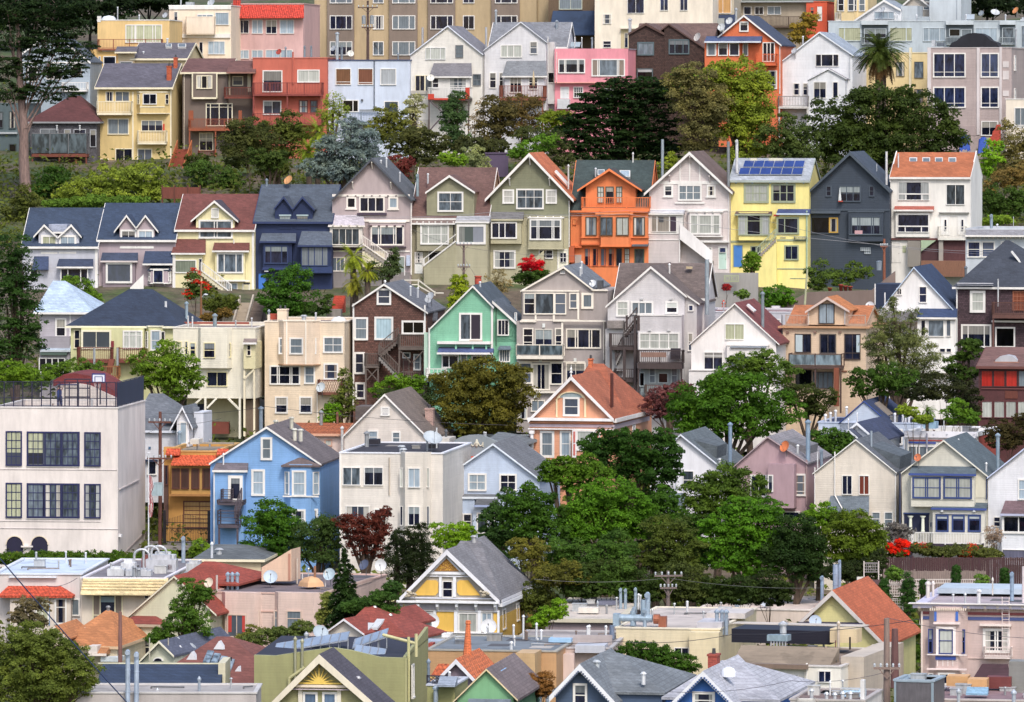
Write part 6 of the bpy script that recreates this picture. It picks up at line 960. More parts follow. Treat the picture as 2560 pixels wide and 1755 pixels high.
for x,y,l in ((1015,925,1.4),(1110,890,2.4)): q=h.P(x,y,l);h.O(MB().hexa([(q[0]-.25,l-.8,q[1]-.3),(q[0]+.25,l-.8,q[1]-.3),(q[0]+.1,l+.8,q[1]+.15),(q[0]-.45,l+.8,q[1]+.15),(q[0]-.25,l-.8,q[1]-.15),(q[0]+.25,l-.8,q[1]-.15),(q[0]+.1,l+.8,q[1]+.3),(q[0]-.45,l+.8,q[1]+.3)]),'skylight',M('c4c8cc'))
for x,y in ((1010,790),(1075,760),(1215,830)): h.vent(x,y,4.5,.15,.1,'e4e4e4')
h=H('big olive green clapboard house with solar racks on its roof',222,-17,1366,2000,'siding:a5a46e',rel=7.5,dep=12)
h.body([(-17,1168),(170,1175),(330,1150),(690,1100),(860,1125),(1120,1188),(1366,1196)],0,.4);h.body([(-10,1176),(1360,1200)],.42,12,name='side_wall');a=h.P(-10,1170,.4);b=h.P(1360,1190,.4);h.O(MB().hexa([(a[0],.4,a[1]-.05),(b[0],.4,b[1]-.05),(b[0],12.1,b[1]+.1),(a[0],12.1,a[1]+.1),(a[0],.4,a[1]+.02),(b[0],.4,b[1]+.02),(b[0],12.1,b[1]+.2),(a[0],12.1,a[1]+.2)]),'roof',M('flat:2c2f42'));bx=b[0];h.O(MB().hexa([(bx-.2,12,b[1]-.4),(bx,12,b[1]-.4),(bx,.4,b[1]-.4),(bx-.2,.4,b[1]-.4),(bx-.2,12,b[1]+.9),(bx,12,b[1]+.9),(bx,.4,b[1]+.05),(bx-.2,.4,b[1]+.05)]),'parapet',mat('siding','a5a46e'))
def rack(x0,y0,x1,y1,l,n):
 p,q=h.P(x0,y0,l),h.P(x1,y1,l)
 for k in range(n):
  u0,u1=k/n,(k+.985)/n;xa,za=p[0]+(q[0]-p[0])*u0,p[1]+(q[1]-p[1])*u0;xb,zb=p[0]+(q[0]-p[0])*u1,p[1]+(q[1]-p[1])*u1
  fr=h.O(MB().hexa([(xa,l-.5,za-.45),(xb,l-.5,zb-.45),(xb,l+.7,zb+.0),(xa,l+.7,za+.0),(xa,l-.5,za-.38),(xb,l-.5,zb-.38),(xb,l+.7,zb+.07),(xa,l+.7,za+.07)]),'solar_panel',M('metal:9aa6b8'));MB().poly([(xa+.04,l-.45,za-.35),(xb-.04,l-.45,zb-.35),(xb-.04,l+.65,zb+.06),(xa+.04,l+.65,za+.06)]).obj('pane',mat('solar','8a9cb4'),fr)
  MB().bar((xa,l+.3,za-.1),(xa,l+.3,za-1.1),.05).bar((xb,l-.3,zb-.3),(xb,l-.3,zb-1.1),.05).obj('strut',M('metal:b4bcc8'),fr)
rack(170,1080,840,970,5,8);rack(880,1040,1190,940,4,4);rack(890,1090,1170,1130,2,4)
for x,y0 in ((355,998),(418,1018)): h.pipe(x,y0,1320,.1,-.15,'b0ae7c','cone')
h.pipe(455,955,1010,.12,6,'b4bcc4');h.dish(580,970,.5,7,'a9b8c4',.5,.6);q=[h.P(1150,985,3),h.P(1450,1065,2)];h.O(MB().tube((q[0][0],3,q[0][1]),(q[1][0],2,q[1][1]),.1,n=8).tube((q[1][0],2,q[1][1]-.8),(q[1][0],2,q[1][1]+.6),.1,n=8),'roof_pipe',M('d4cc94'));h.O(MB().tube((bx+.12,.6,h.P(0,2000)[1]),(bx+.12,.6,h.P(0,1000)[1]),.09,n=8),'vent_stack',M('c4c084'));h.sidewin(1290,1600,2.4,3.4,t='c',m=1);h.t(1350,1200,1366,1800,c='b0ae78')
h.O(MB().tube(h.P(440,1280,-.2) and (h.P(440,1280,-.2)[0],-.2,h.P(440,1280,-.2)[1]),(h.P(300,1380,-.2)[0],-.2,h.P(300,1380,-.2)[1]),.1,n=8).tube((h.P(300,1380,-.2)[0],-.2,h.P(300,1380,-.2)[1]),(h.P(292,1700,-.2)[0],-.2,h.P(292,1700,-.2)[1]),.1,n=8),'drain_pipe',M('b4b07c'))
h=H('olive Victorian gable with a yellow sunburst carving in the foreground',206,190,1060,1900,'siding:a29f6e',rel=10,dep=4)
h.gab((80,1650),(572,1158),(1180,1700),'504c58','e6dcc4',ov=.5,bb=.42);h.t(330,1432,830,1462,c='e8d8c0',pr=.25);h.t(300,1468,850,1482,c='c8b8c0',pr=.35);YS='f0cc50'
q=h.P(572,1418,-.05);mb=MB();s_=h.s
for k in range(9):
 t_=math.pi*(k+.5)/9;L=(1.55 if k in (2,3,4,5,6) else 1.25);L=min(L,1.5+.2*math.sin(t_));c_,s2=math.cos(t_),math.sin(t_);L=1.28/(s2+abs(c_))
 mb.prism([(q[0]+.24*c_-.05*s2,q[1]+.24*s2+.05*c_),(q[0]+.24*c_+.05*s2,q[1]+.24*s2-.05*c_),(q[0]+L*.9*c_,q[1]+L*.9*s2)],'y',-.14,.0)
mb.prism([(q[0]+.27*math.cos(t_),q[1]+.27*math.sin(t_)) for t_ in np.linspace(0,math.pi,12)],'y',-.16,.0);mb.obj('sunburst',M(YS),h.root);h.t(370,1412,780,1432,c=YS,pr=.16)
h.ws([(425,1500,560,1700,dict(t='6a84a4')),(600,1500,735,1700,dict(t='6a84a4'))],cw=.13);h.ts([(385,1482,422,1700),(738,1482,772,1700)],c='eae2d0',pr=.12);h.vent(925,1410,2,.2,.12,'b4b4bc')
h=H('tan clapboard flat house with blue-grey roof right of the olive house',234,1545,2720,1500,'siding:c89c6c',rel=9,dep=11)
h.flat(1112,'78818a','a8a49a',par=.1);h.bx(2350,2525,1150,1500,-2.8,0,'siding:cba878','front_block');h.vent(2310,1130,1,.5,.1,'dde0e4');h.vent(2340,1090,4,.6,.05,'W');h.bx(1430,1760,1040,1110,8,10,'a8b4c4','roof_unit');h.bx(1680,1760,975,1010,10,11,'W','roof_unit');h.bx(1560,1600,1060,1100,6,7,'b04a3a','roof_unit')
h=H('small lavender gable with orange scalloped roof and tapering orange chimney',217,1660,1975,1800,'siding:8b7a88',rel=11,dep=7)
h.gab((1632,1385),(1810,1200),(1992,1395),'tile:cf6a30','e8e8ee',ov=.3,bb=.26);h.w(1793,1380,1880,1475,n=3,m=3,t='d',cw=.12);h.w(1790,1478,1880,1590,t='d',cw=.06);h.aw(1585,1740,1245,1350,1.2,'tile:c8602c',trim='e8c060',off=1.5,ins=.2);h.hip(1350,1905,1925,1150,'tile:cf6a30',trim=None,ov=.05,x0=1830,x1=2050,dep=3.5,ly0=2,wall=False,name='spire_base');q=h.P(1912,1180,3.7);z1=h.P(1918,885,3.7)[1];h.O(MB().tube((q[0],3.7,q[1]-.4),(q[0]+.05,3.7,z1),.3,.13,n=8).tube((q[0]+.05,3.7,z1),(q[0]+.05,3.7,z1+.2),.18,.14,n=8),'chimney',M('brick:cc6a38'))
h=H('olive flat bay roof with dark iron cresting beside the lavender gable',212,1548,1800,1900,'siding:a5a468',rel=9,dep=5)
h.flat(1430,'8a92a0','c4c8d4',par=.1);h.dk(1550,1730,1352,1425,.05,'2c2c3c',kind='lat',slab=.03,off=.6,sides=False);h.pipe(1562,1200,1430,.1,1.5,'7a92ac','cone');h.pipe(1628,1440,1640,.16,-.4,'9cb4cc','cone');h.aw(1640,1800,1360,1440,1.0,'9aa6b8',trim=None,off=.2)
h=H('mint green gable with tan trim and taupe roof in the foreground',207,1820,2330,1900,'stucco:78b080',rel=9,dep=10)
h.gab((1782,1585),(2085,1288),(2370,1570),'786c6e','e4d0a0',ov=.2,bb=.1);a=h.P(2230,1300,4);h.O(MB().hexa([(a[0],2.5,a[1]-.1),(a[0]+.9,2.5,a[1]-1.0),(a[0]+.9,4.6,a[1]-1.0),(a[0],4.6,a[1]-.1),(a[0]+.12,2.5,a[1]+.08),(a[0]+1.0,2.5,a[1]-.8),(a[0]+1.0,4.6,a[1]-.8),(a[0]+.12,4.6,a[1]+.08)]),'skylight',M('glass:7cb0f0'));h.bx(1920,2300,1568,1640,-.6,-.2,'flat:7f8c9c','roof_edge')
T(1280,1315)
h=H('slate blue Victorian gable with white dentilled bargeboards',206,395,890,1900,'siding:4c6180',rel=10,dep=10)
h.gab((338,1535),(612,1246),(948,1605),'767d84','e9ebee',ov=.45,bb=.36);h.hip(1500,800,960,1145,'757c82',trim=None,ov=.2,x0=400,x1=1360,dep=11,ly0=1.5,wall=True,name='main_roof');h.w(553,1422,682,1640,t='d',cw=.13,m=2)
for k in range(15):
 for sd in (-1,1):
  u=(k+.8)/16.5;x=612+sd*u*(290 if sd > 0 else 245);y=1306+u*(312 if sd > 0 else 262);q=h.P(x,y,-.56);h.O(MB().box(q[0]-.045,q[0]+.045,-.62,-.5,q[1]-.05,q[1]+.05),'dentil',M('55607a'))
h.vent(765,1255,3,.15,.17,'c8d4d8');h.vent(1190,1355,2,.1,.12,'e4e8ea')
h=H('bright blue Victorian gable with white dentil trim and pale grey roof',204,1480,1975,1900,'stucco:3a74c6',rel=11,dep=10)
h.gab((1425,1610),(1728,1310),(2025,1615),'b2b4be','e9ebee',ov=.45,bb=.34);h.hip(1560,1900,2060,1215,'aeb0ba',trim=None,ov=.2,x0=1390,x1=2400,dep=11,ly0=1.5,wall=True,name='main_roof');h.w(1634,1496,1838,1660,t='d',cw=.15,m=2);h.chim(1772,1856,1160,1260,5,.9,'brick:9c4638');q=h.P(1960,1330,2.5);h.O(MB().lathe((q[0],2.5,q[1]-.2),[(.42,0),(.42,.25),(.32,.45),(.1,.55),(0,.56)],12),'skylight_dome',M('e4e8f0'),None,True)
for k in range(14):
 for sd in (-1,1): u=(k+.8)/15.5;x=1728+sd*u*270;y=1362+u*270;q=h.P(x,y,-.56);h.O(MB().box(q[0]-.045,q[0]+.045,-.62,-.5,q[1]-.05,q[1]+.05),'dentil',M('3c5c94'))
h=H('long taupe flat house with bracketed cornice and beige roof',251,302,960,1100,'stucco:96868a',rel=6,dep=18)
h.flat(835,'cbbfb2','cfc6ae',par=.06,ov=.3,capth=.25);h.brk(320,900,852,8,c='e4dcc8',h=.14,d=.2,w=.2,off=-.05)
for x,y0,l in ((983,575,9),(1027,580,9),(1118,570,10)): h.pipe(x,y0,735,.13,l,'94b4cc','hood')
h.bx(600,780,740,790,4,5,'e4dcd0','parapet');h.pipe(775,672,790,.07,6,'a9b4c0','cone');h.bx(780,950,690,715,12,14,'7a7c90','roof_unit');h.vent(1145,690,9,.5,.07,'d4d8dc');h.vent(1165,700,9,.5,.05,'d4d8dc')
h=H('cream flat building with blue steel ducting and an orange fan on its roof',240,940,1880,1400,'siding:e8d9b4',rel=9,dep=17)
h.flat(912,'c6bbb4','e6dcc4',par=.08);h.bx(1604,1872,960,1400,-1.0,0,'siding:ead9b0','wing');h.w(1470,1098,1602,1172,n=2,t='d',cw=.05);h.pipe(905,900,1120,.2,-.4,'6f86b0',None);q=h.P(960,830,1.0);q2=h.P(1270,835,1.0)
h.O(MB().tube((q[0],1,q[1]),(q2[0],1,q2[1]),.24,n=14).box(q[0]-.3,q[0]+.1,.7,1.4,q[1]-.6,q[1]+.28).tube((q2[0]-.6,1,q2[1]),(q2[0]-.6,1,q2[1]+1.2),.17,n=12).tube((q2[0]-1.3,1,q2[1]-.5),(q2[0]-1.3,1,q2[1]+.45),.17,n=12),'duct',M('metal:8fb4d0'));h.O(MB().tube((q2[0]+.1,1,q2[1]-.05),(q2[0]+.5,1,q2[1]-.05),.33,n=14).box(q2[0]+.45,q2[0]+.95,.7,1.3,q2[1]-.55,q2[1]+.15),'exhaust_fan',M('metal:d05a28'));h.pipe(1228,620,800,.2,4,'94b8d4','hood');h.pipe(1105,752,900,.17,1.2,'94b4d0','hood');h.pipe(1202,765,905,.15,.9,'94b4d0','hood')
for x in (1855,1902,1940): h.pipe(x,752,930,.15,1.5,'94aecb','cone')
h.bx(1670,1900,870,935,.6,4,'c9c6cc','roof_unit');h.bx(1760,2110,785,840,7,11,'d0c8c4','parapet')
upole('grey weathered pole with crowded insulators behind the beige flat roofs',257,1412,405,740,.13,'7a6a66',((.13,1.0),(.46,.6)))
h=H('pinkish flat-roofed building with antenna and dishes under the big round trees',263,1690,2720,900,'stucco:dccbbe',rel=8,dep=12)
h.flat(740,'d6c4ba','e6dcd4',par=.12);h.dish(2232,630,.38,4,'cfd4da',-.2,.3,.9);h.dish(2290,700,.42,2,'b4bcc6',.3,.8);h.pipe(2038,655,750,.2,2.5,'8fb0cc',None);h.vent(1770,700,5,.9,.05,'e0e0e0');h.vent(1995,690,8,1.1,.07,'e4e0d8');h.bx(1838,1960,650,690,5,6,'dce0e6','roof_unit')
q=h.P(1923,640,6);mb=MB().tube((q[0],6,q[1]-.6),(q[0],6,q[1]+1.3),.04,n=6);s_=36*h.s
for a0,a1,b0,b1 in ((-s_,-s_+.07,.4,1.15),(s_-.07,s_,.4,1.15),(-s_,s_,.36,.43),(-s_,s_,1.1,1.17)): mb.box(q[0]+a0,q[0]+a1,5.95,6.02,q[1]+b0,q[1]+b1)
h.O(mb,'antenna',M('metal:c4c8cc'))
h=H('cluster of low grey flat roofs with vents and skylights in the foreground centre',236,-60,900,1500,'stucco:c0ada4',rel=6,dep=13)
h.flat(1090,'98908e','b8b4b4',par=.1);h.bx(370,905,985,1090,3,3.3,'b4a8a6','parapet');h.bx(570,840,1080,1150,-.6,1.5,'c4c8d2','roof_unit');h.bx(330,535,1020,1055,2,3.5,'9cc4e4','skylight')
for x,y,hh in ((103,935,1.0),(222,950,.6),(265,1010,.6),(685,960,.5),(700,955,.5),(850,960,.5),(500,1020,.2),(825,1020,.3),(708,1010,.2),(475,1130,.6),(15,950,.5)): h.vent(x,y+25,5,hh,.07,'e4e4e6')
for k,x in enumerate((85,148,253,320)): h.pipe(x,1438,1640,.14,-25,'8fa8bc','hood')
h.bx(410,560,1160,1500,-1.0,0,'stucco:dcc4ba','front_block');
T(1920,1315)
h=H('pale yellow gabled house with orange roof and grey bargeboards',240,300,1046,1400,'siding:e4da92',rel=11,dep=12)
h.gab((284,860),(580,578),(1078,1085),'bb5f36','cfc8c4',ov=.45,bb=.3,x0=420,x1=1040);h.t(945,1068,1045,1090,c='e0dcc8',pr=.3);h.t(868,1280,1046,1310,c='d8d0b8',pr=.2);h.pipe(490,465,640,.14,8,'86acd4','hood');h.pipe(612,350,580,.22,9,'94b4e0',None);h.pipe(650,318,560,.11,10,'94b4e0','hood');h.dish(425,865,.42,-3,'b8c8dc',.4,.4);h.t(290,862,870,885,c='3a3450',pr=.6)
h=H('white flat building with dark open roof well and tan roof slope',226,-330,660,1700,'stucco:ebe6da',rel=14,dep=13)
h.flat(1240,'8f7f74','d8d2cc',par=.08,x0=-330,x1=660);h.bx(660,868,1180,1560,2,13,'siding:cdbfae','side_wing');h.aw(-330,560,1075,1240,2.5,'flat:92826f',off=3.5,trim=None);h.bx(-330,560,930,1075,9,13,'1b1a2c','roof_well');h.bx(560,800,930,1060,8.5,10,'siding:e6cfa4','roof_hut');h.pipe(638,855,1040,.1,8,'dcc0a0','cone');h.bx(-330,870,880,915,12.5,14,'siding:cfc3b4','rear_parapet');h.w(158,1342,276,1510,m=2,t='m',cw=.05);h.w(456,1308,574,1418,n=2,t='n',cw=.05);h.t(345,1240,358,1420,c='f2eee6');h.pipe(137,860,975,.25,6,'c4cad2','cone');h.bx(-10,175,985,1045,5.5,6.5,'metal:8fb4c8','roof_unit')  # roof_well is a solid dark box, the open well's shade put into its colour
mb=MB()
for k in range(6): q=h.P(25+k*26,1110,5.5);mb.bar((q[0],5.6,q[1]),(q[0],5.6,q[1]+.6),.08)
h.O(mb,'unit_stand',M('metal:c0c0c4'));h.bx(-330,350,1240,1300,-.5,0,'8a7464','roof_edge');h.rp(335,1310,1560,'d8d2c4',.04);h.pipe(612,1035,1150,.04,6,'9c4a3c',None);h.pipe(742,1005,1060,.07,8,'3a2c30',None)
h=H('pink Victorian flat house with blue cornice band and white bay windows',232,1388,2620,1800,'siding:d0b8b2',rel=6,dep=13)
h.flat(705,'b0a2a8','c8c4dc',par=.15,ov=.5,capth=.22);h.bay(1442,1800,730,1550,.9,.55,top=None,m=mat('siding','d2bab4'));h.t(1280,690,2620,716,c='e4dcd4',pr=.75);h.t(1380,716,2620,750,c='c4b8c4',pr=.2)
for k in range(60): x=1385+k*20;h.t(x,742,x+10,764,c='e2d4c0',off=-.02 if not 1450 < x < 1790 else -.92,pr=.12,name='dentil')
for x in (1375,1500,1610,1700,1820,1970,2085,2200,2310,2420): h.brk(x,x,722,1,c='e8dccc',h=.35,d=.5,w=.16)
h.t(1390,772,2620,815,c='8c4448',pr=.06,name='frieze');h.t(1390,815,2620,862,c='4a5a94',pr=.05,name='frieze');h.ts([(1505,775,1526,860),(1698,775,1722,860)],c='3c6ac0',off=-.92);h.ts([(1500,868,1740,890)],c='ecd8d4',off=-.94,pr=.2);h.t(1386,770,1402,1350,c='ecdcd0',pr=.1)
h.w(1545,935,1675,1160,m=(1,1.2),t='c',off=-.9,fc='2c3a7c',cw=.07);h.ts([(1522,915,1545,1165),(1675,915,1700,1165)],c='f0e6e2',off=-.92,pr=.08);h.t(1522,910,1700,934,c='f0e6e2',off=-.92,pr=.08);h.ws([(1450,930,1492,1150,dict(m=2)),(1735,935,1785,1155,dict(m=2))],off=-.5,t='d',fc='3a4888',cw=.06);h.t(1440,1158,1800,1172,c='f0e6e2',off=-.94,pr=.15);h.t(1515,1178,1700,1212,c='2c4a9c',off=-.92);h.t(1440,1285,1800,1305,c='f0dcd8',off=-.94,pr=.2);h.w(1538,1325,1695,1440,t='n',off=-.9,cw=.12);h.w(1450,1330,1500,1440,off=-.5);h.w(1730,1330,1785,1440,off=-.5)
for x in (1530,1580,1625,1670): h.t(x,1215,x+6,1270,c='f0e6e2',off=-.92,pr=.04)
h.w(1945,925,2190,1150,n=(1,.25,1),m=2,t='d',cw=.17);h.t(1920,882,2205,905,c='ecdcd4',pr=.4);h.brk(1945,2190,905,12,c='e0ccc4',h=.12,d=.2,w=.09);h.t(1800,1195,2200,1203,c='ecdcd4',pr=.08)
q0=h.P(2120,1130,-.3);q1=h.P(2120,640,-.3);mb=MB()
for dx in (0,.44): mb.tube((q0[0]+dx,-.35,q0[1]),(q0[0]+dx,-.35,q1[1]),.025,n=6)
for k in range(12): z=q0[1]+(q1[1]-q0[1])*k/12;mb.tube((q0[0],-.35,z),(q0[0]+.44,-.35,z),.02,n=6)
h.O(mb,'fire_ladder',M('e0d0cc'));h.dk(1955,2200,1095,1190,.7,'e2d2cc',kind='bars',slab=.1);h.pipe(2208,432,620,.15,3,'86acd4','hood');h.pipe(2033,462,570,.06,5,'e8dcd0','cone');h.pipe(1448,495,615,.16,5,'e8d8cc','cone');h.pipe(1494,495,610,.1,6,'e8d8cc','cone');h.vent(1908,640,2,.35,.13,'e4e0e0');h.vent(1785,650,2,.2,.07);h.bx(1535,2330,562,620,8,12.5,'b9c8d6','rear_parapet');h.pipe(2310,365,640,.1,3,'e8d4d4',None)
h.aw(1850,2200,1245,1385,2.0,'flat:4a3038',trim='c9bfa4',off=-1.5,ins=.4,name='awning');
h=H('low brown flat roof with white coping along the bottom right',199,200,872,1800,'stucco:d8d2cc',rel=9,dep=6.5)
h.flat(1560,'7c6864','b8b0ac',par=.1);h.bx(835,872,1395,1600,.3,.8,'eceaea','parapet_post');h.aw(665,870,1470,1545,.8,'9cb8cc',trim=None,off=3,name='skylight')
for x,y in ((395,1520),(530,1550),(605,1555),(675,1545),(745,1545)): h.vent(x,y+30,.6,.35,.1,'c6ccd4')
h.vent(563,1500,3,.5,.05,'f0f0f0');h.dk(270,420,1560,1600,.1,'W',kind='rails',slab=.05)
h=H('grey metal-clad rooftop plant hut beside the big wooden pole',203,1142,1500,1800,'metal:6c666e',rel=12,dep=3,cat='plant hut',name='plant_hut')
h.flat(1385,'8fa4b4','9aacba',par=.12);h.ts([(1142,1395,1160,1640),(1478,1395,1500,1640)],c='8da0ac');h.t(1142,1388,1500,1418,c='93a5b2')
h=H('low flat roofs with tan crates and glass skylights at the lower right',208,1480,2700,1850,'stucco:c8b4a8',rel=5,dep=8)
h.flat(1560,'8a7076','c8bcb8',par=.1);h.bx(1615,1810,1360,1450,5,6.5,'d8a468','crate');h.bx(1805,1980,1388,1480,4,5.5,'dca86c','crate');h.aw(1790,1985,1455,1515,.8,'8ab4d0',trim=None,off=2.0,name='skylight');h.bx(1480,1570,1528,1600,-.3,.5,'d8a468','crate');h.pipe(1725,1470,1640,.12,0,'b4c0cc','cone');h.bx(2180,2700,1225,1520,6.5,8,'8c8c88','grey_screen');h.pipe(2225,1480,1640,.14,0,'b4c4d8','cone');h.bx(1980,2200,1365,1475,6,7,'7c3a38','roof_box');h.bx(1528,1580,1430,1500,3.5,4,'b4c4d0','roof_unit')
upole('big brown wooden pole with ring bracket in the lower right foreground',205,1075,835,1700,.19,'8d776c',((.52,.75),),0)
upole('short dark brown wooden pole beside the yellow gabled house',226,1148,930,1320,.24,'6e4a48',())
# ---------------------------------------------------------------- top of the hill
T(0,0)
h=H('yellow flat-roofed house with white parapet beside the tall dark cypress',424,820,1535,760,'stucco:e6c27e',rel=9,dep=10)
h.flat(178,'46506a','W',x0=882);h.w(1135,222,1468,388,n=(1,.5,1.6,1.6,.5,1),t='y',cw=.12);h.t(1225,232,1235,385);h.dk(885,1460,355,440,1.0,'9b5a3c',kind='bars',gap=.35)
h.bx(822,1050,446,760,-.6,0,'stucco:e0b468','wing');h.t(925,446,1050,466,off=-.62);h.w(935,508,1050,625,off=-.6,t='d');h.w(893,510,912,680,off=-.6,t='m')
h.bx(880,912,145,200,-.05,.5,'W','parapet_post');h.dish(1497,140,.35,2.0);h.vent(1065,140,2,.9,.07);h.vent(1260,165,2,.3)
MB().lathe((h.P(985,172,3)[0],3,h.P(985,172,3)[1]-.2),[(.9,0),(.85,.25),(.6,.5),(.0,.62)],14).obj('skylight_dome',M('dfe2e6'),h.root,True)
h=H('pale peach house with white cornice and solid-walled upper balcony',430,1530,2092,580,'stucco:f0dcc2',rel=9,dep=11)
h.flat(46,'46506a','W');h.t(1530,52,2092,84,pr=.12);h.w(1578,108,1608,264,t='d',cw=.03);h.w(1783,128,1932,222,n=(1,1,1.4),t='l');h.w(1948,112,2072,226,t='l',cw=.06)
h.dk(1685,1940,150,300,.9,'stucco:f0dfc8',kind='solid',slab=.15);h.t(1468,308,2085,342,pr=.2);h.w(1803,380,1837,486,t='d',cw=.05);h.w(1883,372,2037,492,n=3,t='l',cw=.07);h.dish(1915,25,.5,3);h.vent(1637,30,2,.5);h.bx(1680,1750,18,46,2,3,'metal:b8bec6','roof_box')
h.t(1478,308,1560,340,pr=.25)
h=H('dusty pink house with bright red barrel-tile mansard roof',434,2090,2745,570,'stucco:d2a8a4',rel=10,dep=12)
h.flat(30,'8a7a80',x0=2095);h.aw(2080,2750,42,158,1.0,'tile:d23a22',trim=None,ins=.15);h.bx(2110,2170,0,60,-.6,.2,'tile:d23a22','tiled_pier')
h.ws([(2150,180,2255,302,dict(n=2)),(2280,178,2380,305,dict(n=2,t='l')),(2407,180,2507,305,dict(n=2)),(2532,178,2662,305,dict(n=2,t='l')),(2150,452,2255,532,dict(n=2,t='l')),(2278,452,2382,532,dict(n=2,t='l')),(2405,450,2535,530,dict(n=2,t='l')),(2540,450,2650,530,dict(n=2,t='l'))],cw=.07)
h.t(2090,160,2745,172,c='d9b6b2')
T(640,0)
h=H('large tan and brown banded apartment block with rows of white-framed windows',446,528,2660,620,'stucco:b9a27c',rel=6,dep=14,cat='apartment block',name='apartment_block')
h.flat(-260,'77706a')
for a,b in ((645,887),(1205,1460),(1555,1802),(2130,2385)): h.bay(a,b,-262,600,.35,0,mat('stucco','86766a'),top=None)
for y in (-96,140,375):
 for a,b,n,o,t_ in ((668,872,(1,2,1),-.35,'d'),(1058,1157,2,0,'d'),(1233,1442,(1,2,1),-.35,'m'),(1578,1784,(1,2.4,1),-.35,'d'),(1873,1978,2,0,'d'),(2163,2367,(1,2,1),-.35,'d')): h.w(a,y,b,y+126,n=n,off=o,t=t_ if y != 375 or t_ == 'm' else random.choice('dmg'),cw=.09)
h.ws([(2317,145,2365,206),(2317,-40,2368,36)],cw=.07);h.rp(2548,-100,600,'a08860',.08)
upole('brown wooden pole with two grey transformers before the tan apartment block',419,1012,5,560,.16,'5d4640',((.115,1.15),(.44,.7)),2)
T(1280,0)
h=H('brown timber-boarded building above a dark navy roof',442,330,745,430,'wood:6b5640',rel=7,dep=9)
h.flat(-120,'5a5048');h.w(425,-20,636,86,n=2,t='m',cw=.08,fc='c9cdb8');h.aw(335,745,96,312,3.0,'flat:2c3f5c',trim=None,ins=.1)
h=H('broad cream building with few windows behind the brown shingled house',437,748,1818,470,'stucco:ebdfcb',rel=7,dep=12)
h.flat(-140,'8a857c');h.ws([(1044,-10,1197,121,dict(n=2,t='n')),(1340,-20,1415,96,dict(n=2,t='n')),(1520,-20,1592,96,dict(n=2,t='n')),(824,128,900,215,dict(m=2)),(824,370,898,432,dict(m=2))],cw=.06)
h.bx(980,1130,252,262,-.5,0,'ebe0cc','canopy');h.t(985,262,1130,440,c='cbb98f',pr=.01);h.w(1020,300,1050,430,t='d',cw=.03,off=-.03)  # thin darker sheet under the canopy paints the shade of a wall recess
h=H('pale house with an orange-blinded window behind the orange gabled house',440,1815,2010,330,'stucco:b9ae98',rel=7,dep=8)
h.flat(-60,'3c4658');h.w(1833,-15,1985,122,n=2,t='c8985a',cw=.07);h.aw(1815,2010,130,290,1.5,'flat:2e3b58',trim=None);h.bx(1832,1920,165,285,-1.6,-1.2,'a9adac','bulkhead')
T(1920,0)
h=H('taupe house under a long flat overhanging roof at the upper edge',444,-300,352,260,'stucco:a99b86',rel=7,dep=9)
h.flat(8,'8a8a88','9fa4a6',ov=.9,capth=.2,par=.3);h.ws([(-5,58,118,132,dict(n=2,t='m')),(-120,60,-40,132,dict(n=2)),(-220,60,-150,132,{})],cw=.06);h.dk(-290,345,150,235,1.0,'wood:5c4a3c',posts=300)
h=H('orange-red house with a white door at the upper edge',443,345,535,270,'stucco:d9532a',rel=7,dep=8)
h.flat(12,'6a5a54','d9532a');h.door(440,52,497,190,'e4e2de',fc='d9532a');h.w(380,60,420,130,m=2,fc='d9532a')
h=H('cream house with tall paired windows above the long blue-grey apartments',441,600,905,300,'stucco:e6cd96',rel=7,dep=9)
h.flat(-70,'9a9184','C');h.bay(620,800,-60,190,.6,.35,sw=(-5,98));h.ws([(632,-20,690,102),(722,-20,780,102),],off=-.6,t='d',m=2,cw=.09);h.w(822,-20,880,102,m=2,t='m',cw=.08);h.dk(610,660,115,180,.8,'W')
h=H('white gabled house with a satellite dish over the long blue-grey apartments',436,800,1205,250,'siding:e9eaec',rel=9,dep=8)
h.gab((780,180),(1050,-5),(1205,85),'8f9aa6',ov=.3);h.w(962,104,1142,172,n=(1,1.6,1),t='l',fc='b8c0c8');h.dish(1040,88,.35,-.6);h.bx(1200,1350,52,250,.5,5,'b9c2c8','wing')
h=H('beige shingled house with a brown sloping roof by the white tower block',441,1180,1470,260,'siding:c9c0b2',rel=9,dep=9)
h.gab((1180,75),(1330,-60),(1475,60),'8a7f74');h.w(1405,-10,1475,20,t='m');h.ws([(1405,60,1462,90,dict(t='m'))])
h=H('plain pale blue-grey tower block on top of the long apartments',438,1460,1748,300,'stucco:c3ccd2',rel=8,dep=9,cat='tower',name='stair_tower')
h.flat(-120,'9aa4ac','c9d2d8');h.t(1703,-60,1712,178,c='9aa4ae',pr=.02)
h=H('long pale blue-grey flat-roofed apartments with recessed balconies',428,546,2700,900,'stucco:b7c3cb',rel=5,dep=10,cat='apartment block',name='apartment_block')
h.flat(188,'8f9aa4','c4ced5')
for a,b in ((848,1088),(1612,1862),(2098,2240)):
 h.t(a,222,b,400,c='59646c',pr=.02);h.t(a,188,b,224,c='c4ced5',pr=.5);h.dk(a,b,338,395,.5,'metal:9fb0b8',kind='bars',slab=.12)  # flat grey panel behind each balcony paints the shade of its recess
